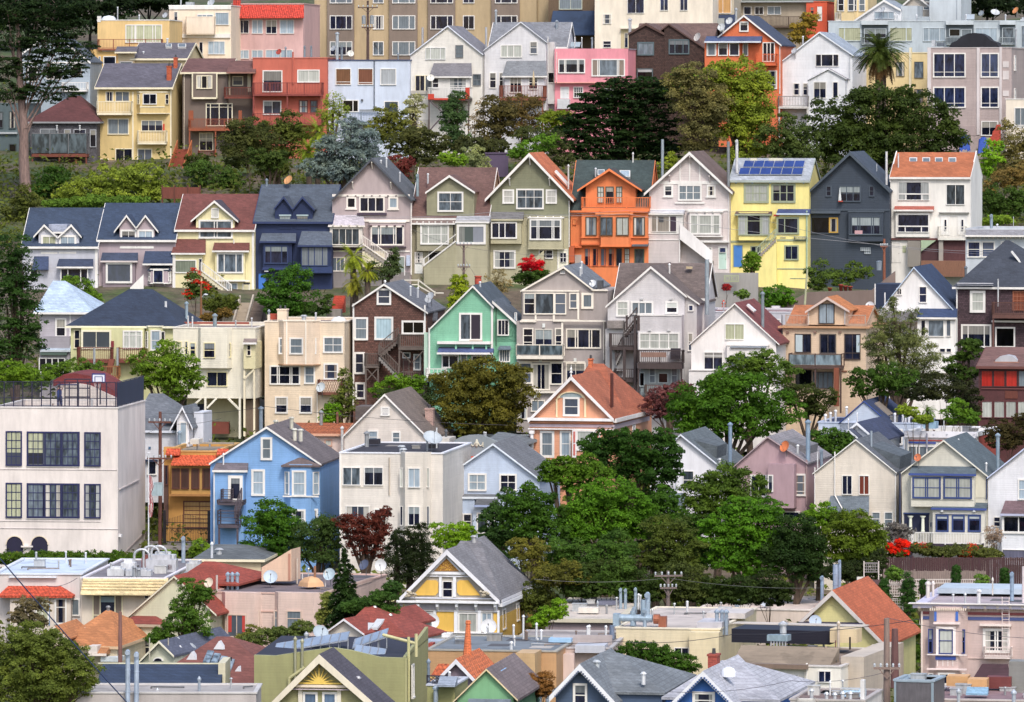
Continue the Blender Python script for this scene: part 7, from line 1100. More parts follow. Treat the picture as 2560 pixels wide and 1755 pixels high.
h.ws([(638,248,842,372,dict(n=(1,3),t='y')),(1100,248,1306,374,dict(n=(3,1),t='y')),(1403,250,1608,374,dict(n=(1,2,1),t='l')),(1873,252,2077,375,dict(n=3,t='l')),(870,258,1072,400,dict(n=2,t='d',off=-.03)),(1640,260,1742,330,dict(t='k',off=-.03)),(1750,262,1845,330,dict(t='m',off=-.03)),(2120,250,2230,400,dict(t='g',off=-.03)),(2290,230,2420,430,dict(n=2,t='g')),(2290,470,2420,660,dict(n=2,t='g')),(2290,710,2420,860,dict(n=2,t='g'))],fc='c9d4da',cw=.07)
h.dish(1932,122,.35,3,'8d98a0');h.dish(2055,118,.55,3,'c9ced2',.4,.9);h.dish(2245,98,.45,3,'d98a4a',-.8,.6);h.dish(2310,182,.35,2)
for x in (1145,1170,1345,1790,2150): h.vent(x,178,3,.5)
h.bx(1352,1455,150,188,2,3,'aab4ba','planter');h.pipe(2245,250,880,.13,-1.2,'b4bcc8');h.sol(1785,135,1868,182,3,3.6,2,1,'9aa6b0')
# ---------------------------------------------------------------- uphill row
T(0,0)
h=H('pale blue gabled house with white railed porch behind the tall dark cypress',414,190,815,940,'siding:aab8c4',rel=9,dep=9)
h.gab((170,500),(470,275),(820,560),'56606c');h.ws([(420,600,560,720,dict(n=2)),(650,560,740,690,{}),(250,600,340,740,{})]);h.dk(560,785,745,812,1.2,'W');h.t(190,560,815,575)
h=H('grey-green stucco house standing behind the cypress trunk',406,-120,262,1620,'stucco:56666a',rel=9,dep=9)
h.flat(930,'5a6068','6a787c');h.ws([(82,1005,145,1165,dict(m=2)),(-40,1010,30,1160,dict(m=2))],fc='3e4a4e');h.t(-120,1195,160,1212,c='aab0b4',pr=.3);h.dk(-120,160,1500,1580,1.2,'wood:4a4440',posts=1700);h.w(80,1300,150,1500,t='k',fc='3e4a4e');h.dk(-120,100,1760,1850,1.6,'wood:6a4f40',posts=2000)
h=H('brown-shingled low house with maroon hip roof and glass-fenced deck',401,268,876,1640,'shingle:626066',rel=9,dep=9)
h.hip(1100,640,730,868,'5c3231',trim='8d8f92');h.ws([(362,1165,528,1382,dict(n=2)),(580,1168,640,1326,dict(m=2)),(666,1168,778,1338,dict(m=2,n=2)),(814,1172,872,1332,{}),(388,1440,512,1548,dict(n=2))],fc='aeb2b8',cw=.08)
h.dk(286,786,1205,1392,1.5,'metal:7a7d84',kind='glass',slab=.35,posts=1600,sc_='wood:7c3f2c');h.door(590,1440,690,1600,'5e2a2a',fc='6a4a3c');h.door(705,1440,790,1600,'4a3436',fc='8a5a34');h.t(690,1440,708,1600,c='b07838',pr=.9)
for x in (515,722): h.vent(x,1140,-.2,.01,.1)
h=H('cream house with grey shingle roof directly behind the tall yellow one',414,1050,1690,900,'siding:e6cf9c',rel=12,dep=9)
h.side(528,386,'646069','C',x0=1200,x1=1685);h.aw(1040,1235,420,468,1.2,'646069',trim='C');h.bx(1070,1215,470,900,-.3,.3,'e2caa0','wing')
h.vent(1298,505,1.2,.4,.12);h.vent(1515,385,3.5,.4,.12);h.skyl(1500,402,1555,432,2.6,3.5,'m');h.skyl(1610,402,1685,432,2.6,3.5,'m');h.w(1085,555,1200,620,t='m',off=-.3)
h=H('tall narrow yellow house with white balconies and orange brick chimneys',402,880,1552,1640,'stucco:ddc17f',rel=10,dep=11)
h.side(790,572,'5f5c68','C',ov=.5);h.chim(1508,1548,596,770,1.2,.6,'brick:b5532e');h.chim(1570,1602,520,665,4.2,.6,'brick:b5532e')
h.ts([(880,815,896,1560),(1540,815,1552,1560),(1196,830,1210,1450)],c='C');h.w(955,828,1028,918,n=2,cw=.06,fc='C');h.w(1045,828,1172,918,n=2,cw=.06,fc='C')
h.dk(878,1188,918,1020,.9,'C',slab=.25);h.bay(1232,1522,838,1022,.7,.45,top='C',sw=(850,945),fc='C');h.w(1292,846,1420,946,n=2,off=-.7,fc='W');h.t(1265,962,1490,972,off=-.7,c='C')
h.w(973,1072,1168,1218,n=2,t='m',fc='C');h.w(1278,1088,1475,1190,n=3,t='d',fc='C',cw=.08);h.dk(1245,1502,1182,1288,.9,'C',slab=.22);h.t(1474,1120,1490,1186,c='d8401c',off=-.3)
h.w(1043,1342,1202,1462,n=2,fc='C');h.w(1243,1345,1378,1458,n=2,fc='C');h.dk(960,1450,1462,1560,1.3,'C',slab=.2,posts=1640);h.door(903,1435,985,1590,'2a1c1c',fc='C');h.rp(890,830,1560,'d9c48c')
h=H('brown-grey house with french doors onto an orange timber deck',403,1652,2295,1640,'stucco:75675f',rel=9,dep=10)
h.side(652,528,'6f4c48','C',x1=2060);h.aw(2050,2310,548,650,2.5,'6f4c48',off=1.0,trim='9a6a5c');h.bx(2055,2290,640,1640,.8,9,'stucco:75675f','wing')
h.bay(1738,1966,665,895,.5,0,top=None);h.w(1778,682,1922,804,n=(1,1.3,1),t='d',off=-.5,fc='C');h.ts([(1736,665,1748,895),(1957,665,1968,895),(1736,880,1968,896)],off=-.52,c='C')
h.w(2104,688,2202,776,t='d',off=.8,fc='C');h.ts([(2062,668,2085,860),(2240,670,2270,830)],c='C',off=.8);h.dk(2030,2285,790,872,.9,'wood:7d3b2d',slab=.25)
h.w(1863,934,2106,1142,n=(.6,1.4,1.4,.6),t='d',fc='efe8cc',m=(.5,3));h.dk(1708,2192,1075,1160,1.5,'wood:a0512e',slab=.3,posts=1600,gap=.14);h.ts([(1708,1000,1750,1090),(2160,1000,2190,1090)],c='wood:a0512e',off=-1.42,pr=.1)
h.w(1803,1200,1930,1365,n=2,m=(1,2),t='d',fc='C',cw=.08);h.dk(1795,1935,1362,1438,.8,'wood:8c4630');h.rp(1668,670,1560,'cfc4b4')
st=tag(empty('garden_stair',at(1600,1600,397.5),-.2),'red-brown timber garden stair climbing beside the yellow house','stairs')
mb=MB()
for k in range(16): mb.box(-.75,.75,k*.26-1.0,k*.26-.72,k*.2-.3,k*.2)
mb.obj('tread',mat('wood','8c4028'),st)
for sx in (-.8,.8): MB().hexa([(sx-.04,-1,-.8),(sx+.04,-1,-.8),(sx+.04,3.4,2.4),(sx-.04,3.4,2.4),(sx-.04,-1,.7),(sx+.04,-1,.7),(sx+.04,3.4,4.0),(sx-.04,3.4,4.0)]).obj('railing',mat('wood','b5622e'),st)
T(640,0)
h=H('terracotta red flat house with two long railed balconies',402,-30,645,1240,'stucco:ca6650',rel=8,dep=11)
h.flat(520,'3c3c46','d8705a');h.ws([(60,636,240,835,dict(n=1,t='d')),(374,630,577,748,dict(n=2,t='c')),(64,910,230,1040,dict(n=2)),(388,905,472,1025,dict(m=2,t='g',fc='7a3a34')),(488,905,560,1025,dict(m=2,t='g',fc='7a3a34'))],cw=.12)
h.dk(-30,596,748,850,1.3,'wood:92423a',slab=.22,posts=1010);h.dk(-30,600,1025,1115,1.3,'wood:8e4038',slab=.22,posts=1240);h.rp(335,470,760,'ca6650',.09)
for x in (440,500): h.pipe(x,422,520,.13,4,'steel','hood')
h.pipe(268,420,520,.1,4);h.dish(210,472,.35,5,'b8402e')
h=H('pale blue flat house with three blinded windows and a grey balcony',402,650,1392,1260,'stucco:cbd6e8',rel=8,dep=11)
h.flat(540,'3a3038','3a4a78',ov=.1);h.w(720,618,862,768,t='7a5238',cw=.09,m=(6,1));h.w(922,618,1062,768,t='83503c',cw=.09,m=(9,1));h.w(1124,620,1270,770,t='aab0b6',cw=.09)
h.w(783,903,930,1015,t='k',n=(2,1));h.w(1158,914,1292,1060,t='g');h.rp(1071,540,1010,'5a6474',.06);h.dk(803,1098,1015,1108,1.3,'wood:8e9cac',slab=.2,posts=1220,brace=True);h.t(938,990,1100,1010,c='8d9298',off=-.3)
h.pipe(735,290,540,.2,3.5,'b4c0cc','cone');h.pipe(776,422,525,.16,4.5,'steel','hood');h.pipe(1287,475,540,.1,3);h.dish(855,487,.38,2.5,'e0dfd4',.3);h.dish(703,440,.35,5)
MB().lathe((h.P(962,908)[0],-.12,h.P(962,908)[1]),[(0,-.1),(.12,-.06),(.14,.1),(0,.16)],10).obj('wall_lamp',M('6a6e74'),h.root)
h=H('white gabled house with a red balcony on tall timber stilts',402,1398,2048,1260,'siding:ece7de',rel=8.5,dep=11)
h.gab((1392,492),(1735,228),(2056,490),'7f7e86','dfe4f0',ov=.2,bb=.14);h.w(1533,430,1716,540,n=(1,2.2,1),t='c',fc='dcdcdc',cw=.06);h.w(1805,408,1876,522,m=3,t='m',fc='6a6e74',cw=.07)
h.bx(1592,1935,690,880,-1.2,0,'W','porch');h.aw(1566,1956,570,690,1.6,'77757b',trim='W',ins=.3);h.w(1752,704,1905,850,n=2,m=4,t='g',off=-1.2,cw=.06);h.w(1594,705,1658,802,m=2,off=-1.2);h.w(1440,680,1530,826,n=2,fc='C',cw=.08);h.w(1530,680,1592,826,fc='C',cw=.08);h.w(1962,670,2037,775,t='g',m=2,fc='7a7d84',cw=.07)
h.dk(1558,1930,790,892,2.3,'W',slab=.25,posts=1190,sc_='wood:5a4a48',name='balcony');h.bx(1556,1612,850,900,-2.36,-2.3,'d43a1c','balcony_panel');h.bx(1895,1934,792,895,-2.36,-2.3,'d43a1c','balcony_panel');h.bx(1612,1896,888,905,-2.37,-2.3,'d43a1c','fascia_board')
a=h.P(1565,905,-2.2);b=h.P(1925,1180,-2.2);MB().bar((a[0],-2.2,a[1]),(a[0]+2.2,-2.2,a[1]-2.0),.12).bar((a[0]+.1,-2.2,b[1]),(a[0]+2.0,-2.2,a[1]-1.2),.12).obj('brace',M('wood:6a5c60'),h.root)
h.dish(1580,708,.42,-2.3,'e6e2d8',.2);h.pipe(1508,248,420,.14,1.6,'b6b4b8',None);h.t(1398,820,1560,850,c='b9b3aa',pr=.2)
h.dk(1400,1555,1085,1150,.5,'wood:cfcabf',slab=.1)
T(1280,0)
h=H('pale grey gabled house with wide grey roof, porch and timber deck',402,-252,312,1260,'siding:e0dfe3',rel=8.5,dep=11)
h.gab((-258,452),(80,194),(318,380),'808289','dcdfe8',ov=.2,bb=.12,x0=-250,x1=310);h.side(425,200,'80838a','W',x0=-200,x1=485,ly0=2.5,dep=7.5,ov=.1)
h.ws([(-105,405,92,522,dict(n=(1,1,1.2),t='c')),(160,374,232,490,dict(m=2)),(-205,655,-140,800,dict(m=2)),(-118,655,-75,800,dict(m=2))]);h.bx(-66,292,680,880,-1.1,0,'siding:e3e2e6','porch');h.aw(-90,316,548,686,1.5,'7c8086',trim='W',ins=.3)
h.ws([(-22,684,90,840,dict(n=3,t='d')),(150,688,235,810,dict(m=2))],off=-1.1);h.dk(-112,282,775,885,2.4,'wood:8c4c38',slab=.3,posts=1250);h.bx(318,386,380,940,1.4,9,'siding:d6d3d2','wing');h.w(325,655,382,750,t='k',off=1.4,cw=.05);h.rp(326,330,900,'e4e2de');h.pipe(405,180,325,.17,5.2,'steel','cone');h.pipe(-234,245,430,.14,2.4,'b9bcc2',None);h.pipe(-145,85,200,.14,6,'a9b4be')
um=tag(empty('patio_umbrella',at(195,790,399.4)),'closed beige patio umbrella on the deck of the pale grey house','umbrella')
MB().lathe((0,0,.1),[(.03,0),(.13,.05),(.17,.35),(.12,.9),(.05,1.55),(.02,1.7)],10).obj('canopy',mat('paint','c9b48c'),um,True);MB().tube((0,0,-.5),(0,0,1.9),.025,n=8).obj('pole',mat('metal','9a8c78'),um)
h=H('candy pink flat house with wide white-framed windows',402,386,1052,1120,'stucco:ec93a0',rel=8,dep=10)
h.flat(440,'5a6478','b0a8b4');h.w(425,534,670,664,n=(1,.25,2.2,.25,1),t='d',cw=.13);h.w(727,534,1030,692,n=(1,.3,3.6,.3,1),t='g',cw=.13);h.bx(386,1050,440,748,-.6,-.01,'stucco:ec93a0','upper_storey')
for q in list(h.root.children):
 if q.name.startswith('window'): q.location.y=-.6
h.t(386,744,760,752,c='f0a89a',off=-.6);h.door(438,785,518,892,'d9dcde');h.w(556,784,645,888,n=4,m=2,t='d');h.bx(410,518,895,985,-.9,0,'dfe2e6','landing');h.rp(405,470,745,'f0c8c8',.06,-.6);h.sol(525,388,615,432,4,4.8,2,1,'9aaab4');h.pipe(725,345,435,.13,4,'steel','hood');h.vent(568,395,3,.6,.05,'e8e8e8');h.vent(632,395,3,.6,.05,'e8e8e8');h.w(830,800,920,900,m=2)
h=H('dark brown shingled house with twin gables and teal window frames',405,1056,1742,980,'shingle:4e3832',rel=8,dep=11)
h.gab((1050,300),(1210,206),(1380,300),'6c524a','5a4038',ov=.2,x0=1056,x1=1376);h.gab((1345,270),(1420,212),(1800,470),'6c524a','5a4038',ov=.15,x0=1378,x1=1742,bb=.15);h.side(420,210,'6f5750','5a4038',x0=1120,x1=1800,ly0=3.5,dep=9,ov=.1)
h.ws([(1134,380,1286,502,dict(n=3,t='g')),(1418,355,1606,492,dict(n=(1,1.6,1),t='d'))],fc='54686e',cw=.14);h.w(1130,620,1276,720,t='k',fc='54686e');h.t(1140,630,1265,652,c='aab0b4',off=-.1);h.pipe(1068,165,295,.2,1.0,'c6c8ce');h.dish(1683,338,.5,.5,'c9c4c0',-.7,.4)
h=H('bright orange gabled house with navy roof and white-framed sunroom',402,1870,2432,1000,'stucco:dc6c38',rel=8.5,dep=11)
h.gab((1860,332),(2098,132),(2440,405),'3c465e','f0ece8',ov=.3,bb=.2);h.w(2058,194,2142,288,cw=.14);h.bx(1744,2064,372,900,-.8,3,'stucco:dc6c38','sunroom');h.aw(1742,2250,328,372,1.4,'46557a',trim='dfe6f0')
h.ws([(1762,388,1850,505),(1866,388,1954,505),(1966,388,2058,505),],off=-.8,t='d',cw=.1);h.w(2088,386,2138,506,t='m');h.w(2268,382,2380,560,n=(1,1,1),t='d');h.dk(2202,2392,488,580,1.0,'e0662c',slab=.16);h.w(2320,638,2400,806,m=(4,1));h.w(2215,640,2300,800,t='k');h.rp(2425,420,850,'e8e4e0',.05)
h.pipe(2028,70,190,.14,4.5,'b4bcc4');h.dish(1970,192,.42,-.3,'c6cacc',-.4);h.dish(1898,248,.45,-1.0,'c6cacc',-.3)
T(1920,0)
h=H('white gabled house with a small gabled front wing and grey deck',402,130,764,1160,'siding:eceef2',rel=8.5,dep=11)
h.gab((120,552),(465,286),(775,500),'9aa6b4','e9eef4',ov=.2,bb=.14);h.w(430,490,642,602,n=(1,2.2,1),cw=.07);h.ws([(225,750,292,864,dict(m=2)),(314,750,362,864,dict(m=2))]);h.gab((356,720),(545,618),(712,712),'8a8890','eef0f4',x0=365,x1=700,ly0=-1.4,ly1=0,ov=.15,bb=.1,name='wing',rname='wing_roof',back=0)
h.ws([(410,738,530,892,dict(n=2)),(583,738,638,892,{})],off=-1.4);h.dk(95,362,870,962,1.8,'wood:8f8a86',slab=.25,posts=1150,sc_='wood:cfcac4');h.dish(240,462,.35,-.3);h.bx(706,770,720,1100,1.0,6,'siding:d6d8da','wing');h.w(712,752,768,825,off=1.0);h.rp(740,500,720,'c6cad0',.06);h.vent(316,360,3,.3)
h=H('plain yellow flat house half hidden by the tall palm',409,768,1442,1010,'stucco:e4cc92',rel=8,dep=9)
h.flat(474,'8a8a86','e9d8a8');h.ws([(804,560,890,706,{}),(1160,560,1236,690,{}),(1324,558,1407,706,{}),(804,806,890,920,{}),(1324,806,1407,930,{})],t='g',fc='6a6048',cw=.04);h.rp(1285,430,800,'f0e6c8',.1);h.rp(1300,430,800,'e0d2a4',.07)
h=H('mauve flat house with large multi-pane white windows and black dome on its roof',402,1446,2205,1330,'siding:bcaaa7',rel=8,dep=11)
h.flat(430,'4a4a54','c4b4b2')
for y0,y1 in ((478,702),(784,978)): h.w(1494,y0,1790,y1,n=(1,1,1),m=(4.2,1),t='n',cw=.14);h.w(1924,y0,2092,y1,n=(1,1),m=(4.2,1),t='n',cw=.14)
h.ts([(1444,432,1476,930),(1890,432,1916,1220),(2095,425,2117,1210)],c='d6cdcd',pr=.1);h.w(1928,1094,2084,1230,n=2,m=1,t='d',cw=.12);h.t(1765,1142,1880,1226,c='b09e9c',pr=.04);h.t(1908,490,1914,1000,c='9a8c8c')
lx,z=h.P(1870,425,4);MB().prism([(lx-2.85,z),(lx-2.6,z+.45),(lx-2.0,z+.7),(lx-1.45,z+1.2),(lx-.7,z+1.5),(lx,z+1.56),(lx+.7,z+1.5),(lx+1.3,z+1.2),(lx+1.75,z+.75),(lx+2.5,z+.45),(lx+2.7,z)],'y',4,7).obj('roof_dome',M('flat:23242c'),h.root);h.bx(1480,1512,362,420,2,2.6,'c9ced4','roof_box');h.bx(1525,1590,388,420,2,2.6,'6a7480','roof_box')
for k,(y0,y1) in enumerate(((555,610),(640,720),(820,870))): h.t(2125,y0,2180,y1,c='d9d0ce')
h.sidewin(500,640,2,3.2,t='l');h.sidewin(800,900,2,3.2,t='l')
h=H('low cream house with white windows at the right edge below the blue-grey apartments',396,2152,2520,1420,'stucco:ecdfcc',rel=8,dep=8)
h.flat(892,'b4b0a8','W');h.w(2230,972,2345,1138,n=2,t='m');h.t(2152,1140,2520,1160)
wl=tag(MB().prism([(0,0),(1.45,0),(1.45,2.3),(1.0,2.3),(.85,1.8),(.6,1.55),(.5,1.1),(.2,.8),(0,.3)],'y',0,.3).obj('stepped_wall',mat('brick','b0402c')),'stepped red brick wall by the mauve flat house','wall');wl.location=at(1985,1320,394)
for x,y,lab in ((1780,1215,'crumpled blue tarpaulin heap left of the mauve house door'),(1948,1240,'blue tarpaulin over a heap beside the red stepped wall')):
 C_=at(x,y,394);mb=MB();n=10;pts=[]
 for j in range(n+1):
  for i in range(n+1): u,v=i/n*2-1,j/n*2-1;pts.append((u*.6,v*.5,.6*max(0,1-u*u*.9-v*v*.7)*.9+.12*math.sin(i*2.3+j*1.7)-(1.2 if i in (0,n) or j in (0,n) else 0)))
 mb.v=pts;mb.f=[(j*(n+1)+i,j*(n+1)+i+1,(j+1)*(n+1)+i+1,(j+1)*(n+1)+i) for j in range(n) for i in range(n)]
 o=tag(mb.obj('tarpaulin',mat('paint','2c54b4')),lab,'tarpaulin');o.location=C_-Vector((0,0,.6))
# ---------------------------------------------------------------- trees and shrubs
DK1,DK2,MG,BG,YG,OL,BR,SI,GG,MA='2a3a1e','33481f','45642a','5a7f2c','8a9236','64663a','6a563c','6c7c8c','66735a','5e2e2c'
T(0,0)
# tall cypress at the left edge
tree('tall dark spreading cypress with a bare grey-pink trunk at the left edge',384,[(60,60,260,150),(330,150,260,110),(600,260,230,110),(700,480,170,110),(420,400,280,120),(80,330,240,130),(330,640,250,110),(600,640,190,70),(60,620,160,110),(420,840,260,90),(60,850,150,100),(520,50,260,100)],'24361f',leaf=.42,flat=.35,up=.9,sub=1.4,dens=1.5,trunk='8c736b',base=(232,1700),tr=.62,ttop=(150,-80),br=.2,rough=1.3,bare=2,thick=.6,asp=.4)
for i,(x,y,rx,ry,lab) in enumerate(((250,30,420,260,'dark conifer wood rising at the upper left corner'),(820,60,400,230,'dark tree mass behind the yellow and peach hilltop houses'),(1350,-20,320,120,'dark tree crown above the pale peach hilltop house'))): tree(lab,455+i*3,[(x,y,rx,ry),(x-rx*.5,y+ry*.3,rx*.5,ry*.6),(x+rx*.5,y+ry*.35,rx*.5,ry*.6)],'1e2e1a',leaf=.6,dens=1.2,sub=1.3,trunk='2a2622')
T(1920,0)
for i,(x,y,rx,ry,lab) in enumerate(((1950,20,260,130,'dark tree behind the rooftop dishes at the upper right'),(2330,10,220,150,'dark tree filling the upper right corner'))): tree(lab,452+i*3,[(x,y,rx,ry),(x+rx*.4,y+ry*.4,rx*.5,ry*.5)],'1e2c1a',leaf=.6,dens=1.2,sub=1.2,trunk='2a2622')
shrub('golden brown garden shrub between the orange roof house and white gable',424,[(300,270,100,90),(380,180,80,70),(270,340,90,60)],'8a7838',leaf=.3)
palm('tall date palm with a skirt of dead fronds on the upper right slope',396,1020,480,290,900,'46552a',nf=170,tr=.6,wd=.42)
tree('broad dark oak spreading below the palm',388,[(760,1080,330,230),(1080,1000,320,200),(1380,1060,280,220),(560,1200,250,200),(1200,1300,420,220),(800,1350,380,190),(1560,1250,200,170),(1260,860,110,80),(900,880,150,80)],'3a4a24',leaf=.36,dens=1.2,sub=1.5,trunk='332a24')
shrub('grey-green bush left of the broad dark oak',383,[(180,1180,190,130),(60,1260,170,130),(300,1320,170,120),(250,1420,200,90)],'4a5a34')
shrub('bright green young tree beside the dark oak at the right',378,[(2030,1400,80,130),(2000,1520,70,90),(2080,1330,50,50)],'76a02e',trunk='8a7a68')
shrub('brown-green tangled bush at the right edge of the upper gardens',380,[(2220,1250,130,150),(2280,1450,150,140),(2180,1500,110,120)],'6e6844')
T(1920,380)
shrub('dark green rounded bush on the slope right of the white modern house',372,[(2100,430,160,110),(2180,520,140,90),(2010,500,90,90),(2260,420,80,70)],'3d5526')
shrub('lime green bush beside the white modern house wall',366,[(1935,650,65,45),(2080,620,130,40)],'6f8a36')
shrub('dry brown shrub on the bare slope at the right edge',376,[(2180,250,140,90),(2290,180,80,90),(1990,350,60,80)],'7a6842',bare=3)
T(1280,0)
tree('large black-green cypress with layered boughs in front of the pink house',386,[(1120,750,280,50),(950,800,240,50),(1260,830,240,60),(820,880,210,50),(1080,890,330,70),(720,980,200,50),(950,980,330,60),(1280,980,240,80),(620,1080,190,45),(880,1090,330,70),(1220,1110,300,80),(560,1190,200,55),(850,1200,350,80),(1250,1250,280,90),(620,1300,230,60),(950,1330,400,90),(1320,1380,220,80),(800,1410,300,60)],'24381f',leaf=.42,flat=.35,up=.9,sub=1.5,dens=1.5,rough=1.2,asp=.4,trunk='2c2620')
tree('yellow-green tree with ragged sunny crown before the orange gabled house',385,[(2080,700,220,150),(2230,880,170,190),(2050,850,200,150),(1950,960,150,130),(2240,1050,130,160),(1830,720,120,110),(1900,640,130,100),(2060,1000,200,170),(2170,1180,160,160),(1950,1150,170,130),(2130,1380,180,130)],'7c8c38',leaf=.32,dens=1.1,sub=1.5,rough=1.2)
tree('grey-brown half-bare tree left of the yellow-green one',383,[(1650,700,190,110),(1560,880,140,130),(1760,860,160,130),(1640,1050,160,140),(1700,1230,190,130),(1830,1000,130,140),(1480,740,130,70)],'6c694a',leaf=.28,dens=.8,bare=6,rough=1.3)
shrub('leafy green shrub behind the black-green cypress top',389,[(1440,790,140,80),(1560,680,120,60),(1400,860,100,70)],'5f7c2c')
shrub('bare brown climbing shrub under the pale grey house deck',392,[(80,960,180,110),(40,1090,150,110),(180,1050,110,140)],'685a3c',dens=.6,bare=5)
shrub('yellow-green shrub left of the pink house',388,[(300,1120,80,100),(430,1060,140,50),(470,1120,110,80)],'71822e')
shrub('bright hedge-like bush behind the olive green gable',374,[(120,1350,110,60),(300,1300,100,70),(60,1400,90,40)],'567a2a')
shrub('dark weedy bank of bushes behind the green gable roofs',380,[(160,1230,130,70),(380,1300,140,90),(420,1440,140,60)],'454e30')
shrub('golden-green shrub peeping behind the pale pink-white gable',368,[(1400,1490,90,60),(1440,1430,60,40)],'7a8a34')
T(640,0)
tree('yucca-like tree with shaggy rosettes by the pale blue house',389,[(700,920,90,90),(640,1000,80,90),(760,1010,70,80),(690,1090,100,70)],'7d8c3c',leaf=.5,asp=.22,dens=.8)
palm('spiky yellow-green palm below the terracotta red house',384,560,1200,220,1560,'7f9036',nf=60,dead=False,wd=.4)
palm('second spiky palm with drooping leaves below the first one',381,480,1380,190,1660,'74862f',nf=60,dead=False,wd=.4)
tree('silvery blue-grey tree with powdery foliage above the taupe gable',376,[(820,1250,160,160),(1000,1330,150,130),(680,1400,150,130),(900,1430,220,130),(560,1520,150,90),(760,1560,200,90),(860,1140,60,80)],SI,leaf=.3,dens=.9,rough=1.1)
tree('brown-green tangled tree under the terracotta red house',386,[(300,1130,120,110),(180,1200,150,120),(330,1300,120,150),(80,1380,170,120),(160,1530,150,90)],'525c2e',leaf=.32,bare=3)
shrub('dark maroon-green bush at the foot of the terracotta house',382,[(60,1260,170,110),(-80,1160,130,110),(-150,1330,170,130)],'4a5030')
tree('dark flat-topped bush tree left of the spiky palms',377,[(130,1470,120,90),(40,1440,110,80),(210,1420,90,60)],'42542a',leaf=.3)
shrub('mixed green and ochre bush right of the grey balcony',390,[(1160,1060,90,100),(1270,1090,90,120),(1130,1180,110,90),(1250,1230,120,80)],'656a34')
tree('slim tree with pale creamy leaves by the white gabled house',391,[(1440,950,85,75),(1400,1060,80,90),(1460,1150,80,70),(1340,1150,60,90)],'98997a',leaf=.3,dens=.6,bare=3)
tree('upright leafy tree against the red balcony stilts',390,[(1830,900,70,70),(1800,1020,110,110),(1780,1150,110,110),(1820,1290,120,90)],'41593a',leaf=.3)
shrub('twiggy bare shrub between the two grey gables',392,[(1980,1130,80,120),(2040,1000,60,100)],'8a7a68',dens=.3,bare=9)
tree('brown viny bush under the pale grey house',391,[(2150,980,120,100),(2240,1120,120,140),(2120,1200,120,110)],'565034',leaf=.3,bare=3)
shrub('long dark thicket on the bank behind the painted row',385,[(1450,1230,150,70),(1600,1300,150,80),(1500,1400,170,90),(1330,1320,150,90),(1950,1330,160,80),(2150,1330,140,60)],'474c30',leaf=.32)
shrub('bright lime bush on the bank behind the olive-taupe house',378,[(1800,1450,100,60),(1720,1420,60,40)],'6f9030')
shrub('pale grey-green feathery bush on the bank',380,[(1960,1420,110,80),(2040,1480,90,60)],'8a9472',leaf=.26)
shrub('maroon smoke bush behind the taupe gable',374,[(1260,1500,90,80),(1340,1560,70,60),(1370,1480,50,50)],'6b3438')
tarp=tag(MB().box(-1.2,1.2,-.1,.1,0,2.4).box(-1.25,1.25,-.2,.15,2.4,2.55).obj('shed_wall',mat('paint','5a4a66')),'violet-grey garden shed wall with a yellow ledge on the bank','shed');tarp.location=at(2180,1600,382)
T(0,380)
tree('wide pale green bush tree in front of the tall yellow house',384,[(1050,260,220,110),(1280,240,190,110),(800,360,210,110),(1100,390,280,90),(1370,360,130,100),(640,420,150,60)],'7b8c3c',leaf=.34,dens=.9)
shrub('dark green bush beside the cypress trunk',387,[(430,260,130,120),(520,230,110,90),(400,380,130,90)],'3f5f28')
shrub('olive brown ivy mound at the foot of the cypress',381,[(220,420,120,90),(150,560,120,120),(280,560,140,100),(110,680,90,70)],'525a2e')
shrub('green laurel bush beside the red garden stair',391,[(1950,250,200,90),(1800,170,130,90),(2100,290,140,70)],'4a6430')
shrub('dark green overhang bush left of the brown-grey house base',393,[(2150,60,140,100),(1790,90,110,70)],'35401f')
shrub('green hedge strip behind the blue-roofed houses',376,[(560,470,160,35),(850,450,200,50),(1150,445,200,40)],'5c7a34')
fe=tag(empty('timber_fence',at(1640,440,380),-.15),'red-brown timber fence on the bank above the maroon roof','fence');MB().box(-2.0,2.0,-.04,.04,.2,1.4).obj('boards',mat('wood','7c3f30'),fe);mb=MB()
for x in (-2,-.7,.7,2): MB().box(x-.07,x+.07,-.1,.08,-.4,1.6).obj('fence_post',mat('wood','6a382c'),fe)
T(0,690)
tree('large dense dark conifer at the left middle edge',313,[(100,-250,150,190),(210,-60,160,150),(60,0,190,190),(240,150,160,150),(60,260,200,190),(260,380,150,130),(100,520,190,160),(250,640,140,130),(90,700,160,130)],'2f4a24',leaf=.38,flat=.5,up=.7,sub=1.4,dens=.95,asp=.42)
shrub('rounded green bush behind the school rooftop fence',303,[(140,880,190,90),(300,930,160,80),(-20,930,150,90)],'5d7c26')
tree('bright green street tree between the lime-cream and cream houses',305,[(1480,690,110,110),(1300,790,140,100),(1500,850,200,120),(1650,760,130,120),(1600,960,190,110),(1760,930,100,80),(1560,1060,120,80),(1400,930,140,90)],'5d7a28',leaf=.34,dens=.75,rough=1.3)
shrub('vine bush under the brick-red balconies',316,[(680,830,110,80),(830,860,120,70),(500,850,110,70)],'53702c')
shrub('clipped green slope hedge beside the pale blue hip roof',345,[(720,90,110,80),(800,170,90,70),(640,60,70,50),(860,220,60,50)],'5a7a2c')
shrub('red bottlebrush bush by the pale yellow house stair',349,[(1750,60,80,90),(1820,120,70,70),(1740,160,60,60)],'4c6030',flowers=('c8281e',.35,[(1770,30,70,60),(1850,100,50,50),(1710,170,50,50),(1770,-30,40,40)]))
tree('boxy clipped brown-green hedge before the pale yellow house',349,[(1940,230,95,85),(2060,230,95,85),(2000,280,130,60)],'55602a',leaf=.26,name='hedge',cat='hedge')
shrub('orange flowering ground plants below the clipped hedge',345,[(1900,380,80,35),(2040,340,70,40)],'6f5a34')
